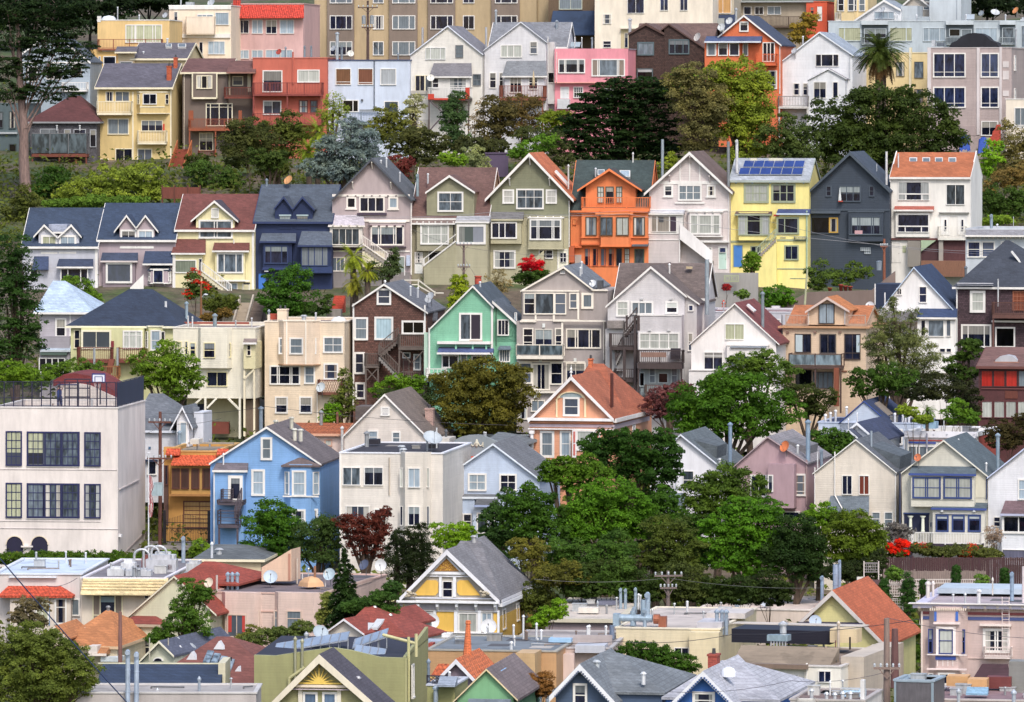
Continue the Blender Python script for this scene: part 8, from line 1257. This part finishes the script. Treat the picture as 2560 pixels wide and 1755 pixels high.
st=tag(empty('street_lamp',at(1820,350,346)),'slim brown street lamp by the red bottlebrush bush','street lamp');MB().tube((0,0,-1),(0,0,2.9),.12,.09,n=10).obj('post',mat('wood','8a5a34'),st);MB().tube((0,0,1.6),(.4,-.2,1.95),.03,n=6).lathe((.45,-.2,1.9),[(0,.12),(.2,.05),(.22,-.02),(.1,-.08),(0,-.09)],10).obj('lamp_head',mat('paint','d4dade'),st)
for k,(x,y) in enumerate(((2170,390),(2290,380))):
 s2=tag(empty('concrete_steps',at(x,y+70,350),-.15),('pale concrete garden steps up to the pale yellow house','shadowed concrete steps between yellow and navy houses')[k],'steps');mb=MB()
 for q in range(12): mb.box(-.6,.6,q*.3,q*.3+.32,-.5,q*.2)
 mb.obj('tread',mat('flat',('a89a88','7a6c64')[k]),s2);MB().hexa([(-.75,0,-.6),(-.6,0,-.6),(-.6,3.6,-.6),(-.75,3.6,-.6),(-.75,0,.5),(-.6,0,.5),(-.6,3.6,2.9),(-.75,3.6,2.9)]).obj('side_wall',mat('stucco','b4a898'),s2)  # the second flight has its shade put into a darker tread colour
T(640,380)
tree('dense round green tree before the navy house',350,[(230,1180,150,120),(380,1160,140,100),(160,1310,160,110),(380,1330,170,130),(270,1420,190,70)],'3f6424',leaf=.32)
shrub('small dark shrub at the navy house garden wall',347,[(640,1380,60,80),(520,1440,90,40)],'3d5426')
palm('golden green palm by the taupe gabled house',350,880,960,190,1340,'8c9a36',nf=60,dead=False,wd=.45)
palm('smaller drooping palm below the golden green one',347,900,1180,160,1420,'94943c',nf=55,dead=False,wd=.45)
palm('yellowing palm clump beside the red brick steps',346,1010,1080,140,1380,'87902f',nf=45,dead=False,wd=.45)
tree('narrow dark climbing shrub on the taupe house corner',352,[(1255,950,35,80),(1230,1040,70,80),(1140,1080,120,90)],'44543a',leaf=.28)
tree('lime green clipped cone bush by the weathered utility pole',348,[(1850,1190,75,85),(1850,1290,105,90),(1850,1370,110,60)],'86982c',leaf=.22,dens=1.2,rough=.5,name='shrub',cat='shrub')
upole('weathered grey utility pole with loaded crossarm before the olive-taupe house',352,1880,830,1330,.13,'7d6a64',((.02,.75),(.42,.6)))
po=tag(empty('terracotta_chimney',at(2010,1190,331)),'round terracotta chimney pot behind the mint green gable','chimney pot');MB().lathe((0,0,-.4),[(.22,0),(.3,.3),(.32,.75),(.28,.95),(.34,1.0),(.34,1.08),(.2,1.1)],12).obj('pot',mat('brick','b84a34'),po,True)
rs=tag(empty('brick_steps',at(730,1420,348),-.12),'red brick steps beside the taupe gabled house','steps');mb=MB()
for q in range(7): mb.box(-.55,.55,q*.3,q*.3+.32,-.4,q*.2)
mb.obj('tread',mat('brick','b0422a'),rs);MB().box(-.85,.55,-.9,0,-.9,.0).obj('landing',mat('flat','9a928c'),rs)
hr=tag(empty('white_handrail',at(1470,1270,340),-.12),'white timber handrail zigzag above the brown shingled house','handrail');s_=mpp(340);mb=MB()
for (x0,y0),(x1,y1) in (((-130,-110),(0,-110)),((-60,-70),(0,-70)),((0,-110),(150,0)),((0,-60),(140,20)),((0,-120),(0,-30)),((150,-10),(150,30)),((150,5),(230,5))): mb.bar((x0*s_,0,-y0*s_),(x1*s_,0,-y1*s_),.1)
mb.obj('rail',mat('paint','e4ddcc'),hr)
shrub('leafless vine scrambling over the olive green house base',356,[(2180,1150,90,80),(2240,1220,70,50)],'94866a',dens=.4,bare=8,leaf=.2)
T(1280,380)
shrub('scarlet bougainvillea in front of the olive green house',350,[(180,1120,120,60),(100,1150,80,50),(240,1110,80,50)],'3c5426',flowers=('c41a2c',1.6,[(180,1020,100,60),(240,1050,60,45),(130,1040,45,40)]))
tree('small fresh green tree before the lemon yellow house',350,[(880+1290,960,60,50),(2150,1030,80,60),(2180,990,60,60)],'5a7a24',leaf=.26,trunk='6a5040')
shrub('grey-green creeper on the stone retaining wall',344,[(2080,1290,55,35)],'5f7a3a')
shrub('little red-leaved pot plant on the stone wall',344,[(1940,1225,28,30)],'9c2a34',leaf=.16)
wl=tag(MB().box(-3.6,2.9,0,.5,-5,.9).obj('stone_wall',mat('stucco','a09c98')),'grey stone retaining wall below the pale pink-white house','wall');wl.location=at(1950,1180,346);wl.rotation_euler=(0,0,-.12)
bl=tag(empty('balustrade',at(1985,1175,345.5),-.12),'sage green patterned balustrade above the stone wall','balustrade');mb=MB().box(-.7,.7,-.05,.05,.55,.63).box(-.7,.7,-.05,.05,0,.08)
for x in (-.7,-.02,.62): mb.box(x,x+.08,-.05,.05,.08,.55)
for x in (-.36,.32): mb.box(x-.2,x+.2,-.03,.03,.14,.2).box(x-.2,x+.2,-.03,.03,.44,.5).box(x-.2,x-.14,-.03,.03,.2,.44).box(x+.14,x+.2,-.03,.03,.2,.44)
mb.obj('panel',mat('paint','a8b088'),bl)
hy=tag(empty('fire_hydrant',at(1915,1405,342)),'small orange-red hydrant below the stone wall','hydrant');MB().lathe((0,0,0),[(.16,0),(.16,.06),(.11,.08),(.11,.45),(.14,.47),(.12,.58),(.05,.66),(.0,.7)],10).tube((-.2,0,.35),(.2,0,.35),.06,n=8).obj('body',mat('paint','d84420'),hy,True)
T(1920,380)
shrub('row of leafy shrubs at the foot of the dark slate house',350,[(480,1110,110,90),(680,1150,110,70),(780,1080,70,90),(880,1100,70,50),(440,1200,80,50)],'4f6430')
shrub('bright green garden tree below the lemon yellow house',344,[(90,1290,120,80),(40,1350,110,60),(160,1350,60,50)],'4f7a24')
for k,(x,c,lab) in enumerate(((560,'c8582c','low orange flowerpot alone by the terrace edge'),(660,'b8442c','tallest terracotta pot at the left of the three together'),(702,'b04a34','middle terracotta pot of the three together'),(745,'bc5236','right-hand terracotta pot nearest the sloping wall'))):
 p=tag(empty('flower_pot',at(x,1258,345)),lab,'flower pot','terracotta pots on the terrace');hh=(.3,.62,.5,.45)[k];MB().lathe((0,0,0),[(.0,0),(.14,0),(.2,hh*.85),(.23,hh*.86),(.23,hh),(.18,hh)],12).obj('pot',mat('stucco',c),p,True)
tw=tag(MB().prism([(-7,-6),(4.2,-6),(4.2,2.0),(2.0,.2),(-4.0,.0),(-7,-1.5)],'y',0,.6).obj('terrace_wall',mat('stucco','7d6a62')),'brown sloping terrace wall below the dark slate house','wall');tw.location=at(750,1270,344)
upole('reddish-brown pole with meters beside the white modern house',351,1052,785,1170,.14,'94563c',((.18,.35),))
lp=tag(empty('leaning_pole',at(322,1440,340)),'pale green leaning pole at the corner of the lemon yellow house','pole');MB().tube((0,0,-1),(.35,0,3.9),.12,.09,n=10).obj('shaft',mat('wood','b8b890'),lp)
bn=tag(empty('rubbish_bin',at(1005,1070,352)),'tall grey-blue bin beside the reddish-brown pole','bin');MB().lathe((0,0,0),[(0,0),(.22,0),(.26,.8),(0,.8)],12).obj('body',mat('paint','a8b4c0'),bn);MB().lathe((0,0,.8),[(.28,0),(.28,.06),(.1,.12),(0,.12)],12).obj('lid',mat('paint','98a6b4'),bn)
wire('upper overhead wire across the navy and taupe houses',[at(-1500-2317,580,345),at(-2500,545,345),at(-1280,560,346),at(1040,840,350),at(2400,900,345)],.018,'9a9aa0')
wire('lower overhead wire across the orange and pink-white houses',[at(-1280-2300,600,343),at(-1280,530,346),at(-300,540,348),at(1040,850,350),at(2400,930,344)],.015,'8a8a92')
T(640,690)
tree('big round brown-green tree right of the mint green house',305,[(2050,870,260,110),(1850,960,240,130),(2150,1040,280,170),(1900,1180,280,170),(2180,1260,250,150),(1950,1350,250,90),(2320,1080,160,200),(2330,900,130,100)],'5c5a28',leaf=.34,dens=1.0)
shrub('fresh green bush below the brown shingled house',312,[(1280,960,110,60),(1440,960,90,70),(1120,1040,90,60),(1380,1040,120,60)],'587a24')
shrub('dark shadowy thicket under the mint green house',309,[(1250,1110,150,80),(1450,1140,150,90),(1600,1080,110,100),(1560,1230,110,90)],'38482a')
tree('tall thin wispy tree right of the peach flat house',310,[(800,950,60,110),(840,1100,90,130),(760,1180,90,110),(700,1260,90,80)],'5a6634',leaf=.28,dens=.6,bare=4)
shrub('bright green bush beside the lattice balcony',309,[(660,1260,70,90),(700,1200,60,60)],'5f8a22')
T(1280,690)
tree('magenta-tinged plum shrub below the dark back stair',308,[(1500,1030,140,60),(1350,1110,150,80),(1560,1080,90,60),(1300,1210,110,70)],'6e4450',leaf=.28,bare=4)
tree('massive green tree right of the plum shrub',301,[(1700,1100,250,130),(1950,1000,230,130),(1620,1250,230,130),(1900,1230,330,160),(2200,1100,260,180),(2150,1320,300,130),(2420,1230,200,140),(1750,1380,260,80)],'42661f',leaf=.36,dens=.95)
tree('grey-green round tree by the white stucco gable',306,[(2120,800,180,100),(2260,770,130,90),(2350,880,200,120),(2060,920,150,90),(1790,980,90,50)],'50692c',leaf=.32,dens=.9)
T(1920,690)
tree('tall feathery grey-green eucalyptus before the white navy-roofed house',307,[(1130,430,160,110),(1020,500,120,100),(1250,560,190,110),(1080,640,170,120),(1330,700,190,120),(1180,820,230,130),(960,640,90,120),(1420,820,150,110),(1130,260,30,60),(1310,350,60,70)],'66704e',leaf=.26,dens=.75,rough=1.3,bare=3,asp=.35)
tree('dark rounded evergreen below the feathery eucalyptus',302,[(1120,920,190,110),(1250,1000,170,110),(1000,1000,110,100),(800,930,90,80),(830,1010,100,90)],'3a5522',leaf=.32)
tree('dark green bush under the purple-brown house',309,[(1810,690,110,90),(1830,620,90,40),(1760,880,150,70),(1680,820,90,80)],'3c5424',leaf=.3)
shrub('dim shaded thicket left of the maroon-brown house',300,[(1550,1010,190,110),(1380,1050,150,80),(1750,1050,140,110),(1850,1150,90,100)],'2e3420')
shrub('tall leafy bush before the maroon-brown house',296,[(1710,1190,90,70),(1690,1260,110,70),(1830,1280,100,50)],'56792a')
palm('small fan palm above the white-corniced flat house',297,1440,1230,110,1420,'5a7a34',nf=40,dead=False,tr=.14)
shrub('yellow-green clump beside the small fan palm',295,[(1290,1230,70,45),(1400,1300,80,35),(1220,1210,50,40)],'7a8f34')
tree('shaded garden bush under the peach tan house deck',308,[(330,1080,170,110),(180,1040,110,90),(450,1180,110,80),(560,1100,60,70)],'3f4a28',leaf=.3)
shrub('dark brambles below the maroon-brown house',294,[(2080,1390,120,80),(2230,1420,130,90),(2140,1500,150,80),(2290,1320,70,60)],'3f3a26',bare=3)
T(640,1000)
tree('dense green tree before the sky blue house',272,[(150,1010,180,90),(40,1110,150,110),(230,1120,190,120),(100,1260,200,120),(330,1230,150,110),(260,1360,180,80)],'3f6420',leaf=.32)
tree('smoky dark green shrub tree right of the dense one',271,[(620,1120,110,110),(520,1220,140,130),(680,1230,90,130),(600,1370,160,100),(420,1380,140,90)],'3f5530',leaf=.28)
tree('maroon-leaved plum tree in front of the white bay house',270,[(900,1130,150,90),(1100,1090,110,90),(1010,1200,180,110),(930,1310,130,100),(1080,1340,110,110),(1180,1020,40,40),(770,1090,60,50)],MA,leaf=.28,dens=.75,bare=5)
for x,y,rx,lab in ((1275,1200,105,'pointed dark cypress nearest the maroon plum'),(1395,1165,95,'middle tapered cypress of the dark row'),(1510,1150,115,'broad dark cypress at the right of the row')): tree(lab,268,[(x,y+60,rx*.55,90),(x,y+190,rx*.9,140),(x,y+340,rx*1.1,170)],'26321e',leaf=.26,up=.1,dens=1.1,rough=.6,group='dark cypress columns',asp=.35)
shrub('yellow-green clumpy bush right of the dark cypresses',269,[(1680,1200,95,75),(1820,1200,110,80),(1920,1210,60,60),(1720,1290,100,60),(1840,1280,100,60)],'6f9426')
tree('dark round tree between yellow-green bush and the green hill trees',273,[(2230,980,100,130),(2170,1130,130,130),(2280,1150,120,150),(2120,1270,130,110),(2250,1330,150,130),(2280,860,50,60)],'35502a',leaf=.32)
T(1280,1000)
tree('dark glossy round tree in front of the peach Victorian cottage',277,[(1000,350,230,90),(800,430,190,100),(1150,430,260,120),(1350,480,200,130),(950,560,260,120),(1250,620,260,130),(1400,640,130,110),(1330,800,150,110),(1350,330,110,70)],'2c4a1c',leaf=.34,dens=1.0)
tree('bright mid green broad tree at the centre of the lower slope',270,[(900,830,280,110),(720,930,230,130),(1030,960,250,130),(820,1080,330,150),(1100,1130,220,120),(560,1060,190,120),(700,1200,260,110)],'4f7822',leaf=.34,dens=.95)
tree('mid green tree left of the bright broad one',272,[(640,590,150,90),(480,600,130,80),(720,660,170,90),(520,720,160,90),(370,620,110,70),(330,690,100,60)],'49691f',leaf=.32)
tree('shadowed green tree at the left of the lower slope',269,[(200,930,190,110),(60,980,170,130),(300,1060,190,120),(120,1130,200,120),(330,1200,180,100),(150,810,60,50)],'3a5a1f',leaf=.34)
shrub('trailing vine shrub with brown stems by the yellow Victorian',262,[(100,1370,110,90),(240,1360,90,110),(180,1460,120,90),(60,1310,80,50)],'6a6a34',bare=5)
shrub('low green undergrowth at the centre foot of the slope',263,[(450,1360,180,100),(640,1430,180,100),(850,1400,190,110),(420,1480,130,70),(980,1330,150,120)],'42602a')
shrub('rusty red-brown shrub above the long taupe flat house',259,[(480,1560,160,90),(330,1610,130,80),(600,1620,110,60)],'5f602e')
shrub('dark green shrubs along the roofs of the beige buildings',260,[(850,1530,170,80),(1010,1560,130,80),(760,1560,120,70)],'3c4c24')
tree('lush deep green tree filling the middle of the slope trees',271,[(1380,900,120,110),(1300,1010,180,130),(1180,1090,170,110),(1420,1050,120,110),(1250,1230,200,120)],'3d5f20',leaf=.34)
tree('broad dark tree between the slope trees and the bright round one',268.5,[(1650,1130,150,110),(1600,1290,170,130),(1720,1400,150,120),(1560,1430,170,110)],'36521f',leaf=.34)
tree('brown-olive scrub tree in front of the round green trees',264,[(1350,1180,160,110),(1530,1180,130,110),(1350,1350,220,110),(1560,1370,150,110),(1250,1470,160,80),(1500,1500,200,80)],'4c5a2a',leaf=.3,bare=3)
tree('glossy magnolia with pale leaf tips behind the big round trees',275,[(1980,700,180,100),(1850,780,190,110),(2120,790,170,120),(1700,880,180,110),(1900,920,220,130),(1680,1030,160,130),(1640,1130,120,80)],'4c6428',leaf=.34,rough=1.2)
tree('enormous round bright green tree at the centre right',267,[(2080,980,190,100),(2280,1000,180,110),(1960,1110,210,120),(2200,1140,260,140),(1900,1270,220,130),(2150,1310,280,140),(2380,1230,190,150),(1960,1440,240,120),(2230,1480,270,110)],'4a7420',leaf=.34,dens=1.0,flat=.6)
T(1920,1000)
tree('dark narrow-leaved conifer mass left of the round olive tree',266,[(250,1180,190,140),(120,1320,190,170),(350,1350,190,170),(200,1480,220,130),(400,1500,160,120)],'2a4020',leaf=.32,up=.1)
tree('light green tree crown before the weathered cream gable',268,[(480,1010,120,70),(380,1090,130,80),(550,1080,110,70)],'5f8428',leaf=.3)
tree('round olive-green tree with reddish top below the cream gable',267,[(760,1110,200,90),(650,1220,190,120),(880,1210,180,130),(760,1340,230,130),(900,1390,150,110),(640,1400,140,110),(980,1280,90,110)],'566a24',leaf=.32)
tree('small garden tree at the pale blue house with navy roof',290,[(550,340,170,70),(650,370,120,60),(450,400,120,60),(600,450,150,60)],'46662a',leaf=.3)
shrub('shaded thicket beneath the round olive-green tree',264,[(760,1540,150,70),(930,1510,130,90),(620,1570,130,60),(1010,1440,60,70),(840,1600,160,60)],'2c381f',leaf=.3)
shrub('purple haze of statice bush beside the porch',270,[(1150,1180,90,60),(1240,1240,70,90),(1100,1240,70,70)],'6a6878')
shrub('scarlet geranium mound below the porch railing',269,[(1100,1380,70,50),(1210,1400,60,40)],'4a5228',flowers=('d82a1c',1.5,[(1110,1350,70,45),(1220,1370,50,45),(1230,1310,45,25),(1190,1300,30,25)]))
shrub('rose bushes with white and red blooms under the porch',269,[(1400,1350,120,55),(1600,1380,140,45),(1820,1370,150,60),(2000,1400,110,40)],'545c34',flowers=('d4402c',.12,[(1380,1330,60,30),(1800,1400,80,30),(1850,1340,40,30)]))
shrub('bare twiggy bush at the corner of the porch house',270,[(2050,1210,80,80),(2040,1280,60,60)],'a08c8c',dens=.3,bare=12,leaf=.2)
T(0,1315)
tree('long clipped green hedge in front of the school',274,[(100,300,170,50),(330,300,180,55),(560,300,180,60),(800,300,180,60),(1020,300,170,55),(1180,300,120,50),(980,350,150,40)],'47621f',leaf=.26,name='hedge',cat='hedge',rough=.7)
shrub('small sapling bush beside the steel flue below the gate',272,[(1810,200,80,60),(1760,240,50,40),(1530,260,60,25)],'64822e')
tree('large olive and rust tree crown in the lower left corner',214,[(300,1000,200,120),(120,1100,220,160),(450,1120,230,150),(650,1180,160,130),(250,1300,280,160),(560,1330,250,140),(780,1330,120,110),(100,1480,230,140),(400,1500,260,120),(650,1480,150,90)],'5c6a34',leaf=.3,dens=1.0,bare=3)
tree('green street tree rising before the pale sage gable',243,[(1740,600,150,110),(1660,730,110,90),(1780,790,120,110),(1600,880,150,80),(1790,920,120,110),(1500,960,110,60),(1830,650,80,80),(1420,1020,80,40)],'49682a',leaf=.27)
shrub('grey leafy plant by the white wall at the left',258,[(230,720,100,70),(380,720,70,60),(200,830,110,60),(300,870,120,50)],'6a6252',bare=4)
shrub('olive shrub at the maroon hip roof',247,[(2230,1050,110,80),(2300,970,80,70)],'6a6e3a',bare=4)
wire('thick blue-grey cable slanting across the lower left corner',[at(-200,60,190),at(1160,1610,200)],.035,'3a4c7c',.1)
wire('thin wire over the pale sage bay',[at(700,470,255),at(420,540,255)],.02,'5a5460')
T(640,1315)
conifer('sparse dark conifer with drooping boughs before the pink flat house',244,800,200,900,190,'2f4628',tiers=16,leaf=.3)
tree('long leaning evergreen bough beside the sparse conifer',243,[(1150,640,120,40),(1000,700,130,40),(1240,560,70,40),(880,740,120,40),(1180,760,110,60)],'3c5a2c',leaf=.26)
shrub('golden olive bush left of the yellow Victorian porch',247,[(1340,830,130,80),(1420,860,90,80),(1280,890,70,50)],'7d7430')
shrub('dull green bush under the pink bay windows',246,[(60,1010,110,70),(-60,1060,100,60),(180,960,80,40),(430,930,110,60),(330,990,110,50)],'5a6a40',bare=4)
shrub('climbing ivy on the pink house corner',249,[(640,720,40,110),(600,830,40,70)],'77804a')
T(1280,1315)
for k,(x,y,rx,ry,c,lab) in enumerate(((640,470,190,110,'3c4f26','dark undergrowth left of the grey weathered pole'),(930,430,190,120,'46602a','green thicket behind the tall steel flues'),(1180,520,170,110,'34461f','shaded thicket right of the tall steel flues'),(1560,480,200,120,'45502a','olive thicket right of the grey weathered pole'),(1800,560,190,90,'36461f','low dark thicket behind the roof antenna'),(2080,560,210,90,'31421f','dark thicket behind the rooftop dishes'),(2330,520,180,120,'2c3a1c','dark thicket left of the tall lattice flues'),(250,620,150,120,'4c562a','olive thicket beside the grey roof of the yellow Victorian'))): shrub(lab,259.5,[(x,y,rx,ry),(x-rx*.5,y+ry*.5,rx*.6,ry*.6),(x+rx*.5,y+ry*.4,rx*.6,ry*.7),(x,y+ry,rx*1.1,ry*.6)],c,leaf=.32)
tree('dark green rounded tree before the cream flat building',231,[(1150,1120,170,70),(1040,1200,130,80),(1300,1180,180,90),(1450,1230,160,80),(1200,1290,200,90),(1400,1330,190,80),(1600,1250,110,70),(1330,1400,120,50)],'3b5a20',leaf=.26)
shrub('bright green sapling by the yellow Victorian corner',247,[(300,800,70,60),(420,720,70,50),(240,860,80,50),(390,790,90,50)],'6a9028',leaf=.24)
shrub('rusty flowering shrub left of the slate blue gable',212,[(110,1400,110,60),(310,1400,80,70),(190,1480,120,60),(310,1500,50,60)],'85603c',bare=4,leaf=.22)
T(1920,1315)
for x,y,rx,ry,lab,D_ in ((1052,650,48,160,'slim dark green cypress column left of the white lattice',256),(1268,620,62,190,'tallest plump cypress column before the white lattice',255),(1408,560,26,60,'smallest cypress column right of the plump one',256),(1703,460,20,90,'thin needle cypress behind the pink Victorian roof',258),(2142,480,26,90,'faint thin cypress near the right-hand flue',258)): tree(lab,D_,[(x,y-ry*.55,rx*.6,ry*.45),(x,y,rx,ry*.6),(x,y+ry*.5,rx,ry*.55)],'35562a',leaf=.2,up=.1,rough=.4,group='garden cypress columns',asp=.4)
shrub('leafy green bushes between the orange roof and pink Victorian',247,[(970,690,60,50),(1000,760,50,40),(1250,900,90,70),(1300,1000,90,80),(1290,1150,100,80),(1240,1250,110,60),(1180,870,80,40)],'4f6f28')
shrub('grey-green garden shrub before the maroon fence',259,[(1140,420,60,40),(1150,460,50,40),(1930,500,55,50)],'5a7a38')
for k,(x0,x1,y0,y1,D_,c,lab) in enumerate(((1040,2420,285,400,267,'4a2c30','long dark maroon board fence below the rose garden'),(1050,1980,405,480,263,'8a7870','weathered grey-brown board fence under the maroon one'))):
 p,q=at(x0,y1,D_),at(x1,y0,D_);f_=tag(empty('board_fence',(p.x,p.y,p.z-1.0)),lab,'fence');L=q.x-p.x;mb=MB();n=int(L/.16)
 for j in range(n): mb.box(j*.16,j*.16+.145,-.012,.012,0,q.z-p.z+1.0+random.uniform(-.03,.03))
 mb.obj('boards',mat('wood',c),f_)
 for j in range(int(L/2.2)+1): MB().box(j*2.2-.06,j*2.2+.06,.015,.14,0,q.z-p.z+1.1).obj('fence_post',mat('wood',c),f_)
for k,(x0,x1,y0,y1,D_,lab) in enumerate(((1060,1900,480,520,261,'white lattice topped garden fence with balusters'),(1085,1375,525,640,259,'white trellis panel between the cypress columns'),(870,1000,330,420,262,'small grey trellis by the olive-green tree'),(1090,1220,655,780,256,'lower white trellis behind the slim cypress'))):
 p,q=at(x0,y1,D_),at(x1,y0,D_);f_=tag(empty('trellis',(p.x,p.y,p.z)),lab,'trellis');L,hh=q.x-p.x,q.z-p.z;mb=MB().box(0,L,-.03,.03,0,.06).box(0,L,-.03,.03,hh-.06,hh)
 for j in range(int(L/.16)+1): mb.box(j*.16-.02,j*.16+.02,-.015,.015,0,hh)
 if k: [mb.box(0,L,-.012,.012,z,z+.04) for z in np.arange(.2,hh,.2)]
 mb.obj('slats',mat('paint','8e8688' if k == 2 else 'd4c8c0'),f_);MB().box(-.05,.03,-.05,.05,-2.0,hh+.1).obj('fence_post',mat('paint','d4c8c0'),f_);MB().box(L-.03,L+.05,-.05,.05,-2.0,hh+.1).obj('fence_post',mat('paint','d4c8c0'),f_)
p=at(970,600,258);sh=tag(empty('garden_shed',(p.x,p.y,p.z-.8)),'dark red timber garden shed under the round trees','shed');MB().box(-.7,.7,0,1.4,-1,1.3).obj('wall',mat('wood','6e2f2a'),sh);MB().hexa([(-.8,-.1,1.3),(.8,-.1,1.3),(.8,1.5,1.5),(-.8,1.5,1.5),(-.8,-.1,1.36),(.8,-.1,1.36),(.8,1.5,1.58),(-.8,1.5,1.58)]).obj('roof',mat('roof','5a3a36'),sh)
ch=tag(empty('garden_chair',at(845,590,256.5),.4),'white garden chair beside the dark red shed','chair');MB().box(-.24,.24,-.24,.24,.4,.45).obj('seat',mat('paint','dcd6ce'),ch);MB().box(-.24,.24,.2,.25,.45,1.0).obj('backrest',mat('paint','dcd6ce'),ch)
for sx in (-.2,.2):
 for sy in (-.2,.2): MB().box(sx-.025,sx+.025,sy-.025,sy+.025,0,.4).obj('leg',mat('paint','dcd6ce'),ch)
T(1280,1315);wire('long wire sagging over the flat roofs to the yellow gable',[at(-100,1060-60,228),at(960,1045,226),at(2000,980,222),at(3700,840,206)],.018,'4a4650');wire('upper thin wire along the foot of the slope trees',[at(200,480,255),at(1412,470,257),at(2800,560,254)],.014,'6a6a6a')
T(0,690)
wire('wire strung from the brown school pole over the ochre house',[at(1450,1240,287),at(2400,1180,283),at(4600,1350,280)],.016,'4a4448');wire('wire drooping past the school side wall',[at(1300,1420,282),at(1450,1330,287),at(2000,1290,292)],.014,'4c484c')
T(640,380);wire('wire looping from the weathered pole to the olive-taupe house',[at(1880,850,352),at(1420,700,360)],.014,'6c6a6a');wire('wire from the weathered pole to the mint green house',[at(1880,950,352),at(2200,1400,322)],.014,'5c5a5c');wire('wire from the weathered pole toward the orange house',[at(1880,860,352),at(2900,940,355)],.014,'6c6a6c')
T(1920,1315);wire('wire from the big wooden pole towards the pink Victorian',[at(1075,830,205),at(2500,1020,228)],.016,'6a6670');wire('lowest wire sweeping over the white flat building',[at(-900,1500,200),at(200,1400,203),at(1075,1320,205)],.014,'55525c')
# ---------------------------------------------------------------- person on the school roof
def person():
 D_=288;T(0,690)
 root=tag(empty('person',(at(540,1150,D_).x,D_*S,COURT_Z-.45)),'person in blue clothes with arms raised on the school rooftop court','person')
 J=dict(pel=(0,0,.95),chest=(-.04,0,1.3),neck=(-.06,0,1.5),head=(-.05,-.02,1.66),lh=(-.1,0,.92),lk=(-.13,-.03,.5),la=(-.14,.03,.08),lt=(-.14,-.14,.03),rh=(.1,0,.92),rk=(.14,-.05,.5),ra=(.16,.02,.08),rt=(.17,-.14,.03),ls=(-.22,0,1.44),le=(-.1,-.2,1.55),lw=(.12,-.3,1.66),rs=(.12,0,1.44),re=(.24,-.16,1.56),rw=(.3,-.3,1.74),top=(-.05,-.02,1.8))
 names=list(J);E=[('pel','chest'),('chest','neck'),('neck','head'),('head','top'),('pel','lh'),('lh','lk'),('lk','la'),('la','lt'),('pel','rh'),('rh','rk'),('rk','ra'),('ra','rt'),('chest','ls'),('ls','le'),('le','lw'),('chest','rs'),('rs','re'),('re','rw')]
 rad=dict(pel=.15,chest=.16,neck=.06,head=.1,top=.07,lh=.09,rh=.09,lk=.065,rk=.065,la=.045,ra=.045,lt=.035,rt=.035,ls=.065,rs=.065,le=.045,re=.045,lw=.03,rw=.03)
 V,Ed,Rd=[J[n] for n in names],[(names.index(a),names.index(b)) for a,b in E],[rad[n] for n in names]
 for w_,dr in (('lw',(.05,-.06,.03)),('rw',(.02,-.06,.06))):
  for k in range(5):
   b=J[w_];o=(k-2)*.018;V.append((b[0]+dr[0]*.6+o,b[1]+dr[1]*.6,b[2]+dr[2]*.6));Rd.append(.013);Ed.append((names.index(w_),len(V)-1));L=(.05,.075,.085,.08,.06)[k];V.append((b[0]+dr[0]+o*1.5,b[1]+dr[1]-L*.5,b[2]+dr[2]+L*.5));Rd.append(.008);Ed.append((len(V)-2,len(V)-1))
 me=bpy.data.meshes.new('body');me.from_pydata(V,Ed,[]);o=bpy.data.objects.new('body',me);COL.objects.link(o);o.parent=root
 md=o.modifiers.new('skin','SKIN');o.modifiers.new('sub','SUBSURF').levels=1
 for i,r in enumerate(Rd): me.skin_vertices[0].data[i].radius=(r,r)
 me.skin_vertices[0].data[0].use_root=True;me.materials.append(mat('paint','c49078'))
 MB().lathe((-.03,0,.88),[(.17,0),(.18,.2),(.2,.5),(.14,.6),(.07,.63)],12).obj('shirt',mat('paint','2a3f80'),root,True);mb=MB()
 for s_ in ('l','r'): mb.tube(J[s_+'h'],J[s_+'k'],.115,.085,n=10).tube(J[s_+'k'],J[s_+'a'],.085,.06,n=10)
 mb.lathe((0,0,.82),[(.16,0),(.18,.1),(.16,.2)],12).obj('trousers',mat('paint','26305c'),root,True);MB().lathe((-.05,0,1.66),[(.115,0),(.12,.07),(.09,.14),(0,.17)],10).obj('hair',mat('paint','3a2420'),root,True);hd=MB();hd.lathe((-.05,-.12,1.65),[(0,-.02),(.016,0),(0,.03)],6);hd.obj('nose',mat('paint','c49078'),root)
 for x in (-.085,-.015): MB().lathe((x,-.118,1.68),[(0,-.012),(.013,0),(0,.012)],6).obj('eye',mat('paint','1c1614'),root)
person()
# ---------------------------------------------------------------- weeds between the rows
def ground_cover():
 n=180000;Y=RNG.choice([392,383,375,336,309,301,290,270,262,245,420],n)+RNG.normal(size=n)*5;X=RNG.uniform(-1,1,n)*Y*.2;cl=np.sin(X*.9+Y*.7)+np.sin(X*.37-Y*1.3);k=(cl > -.9);X,Y=X[k],Y[k]
 Z=np.interp(Y,[p[0] for p in PROF],[p[1] for p in PROF])+75*Y/9132+.25*np.sin(X*.21+Y*.13)+.2*np.sin(X*.07-Y*.31)+RNG.random(len(X)) ** 2*1.9+.05;Y=Y*S
 C=np.stack([X,Y,Z],1);N=RNG.normal(size=C.shape)*.5+np.array([0,-.3,.8]);tag(leaf_mesh('ground_cover',C,N,.5*RNG.uniform(.5,1.4,len(C)),mat('leaf','56602e'),None),'low weeds and ivy covering the soil between the houses','ground cover',None,'stuff')
ground_cover()
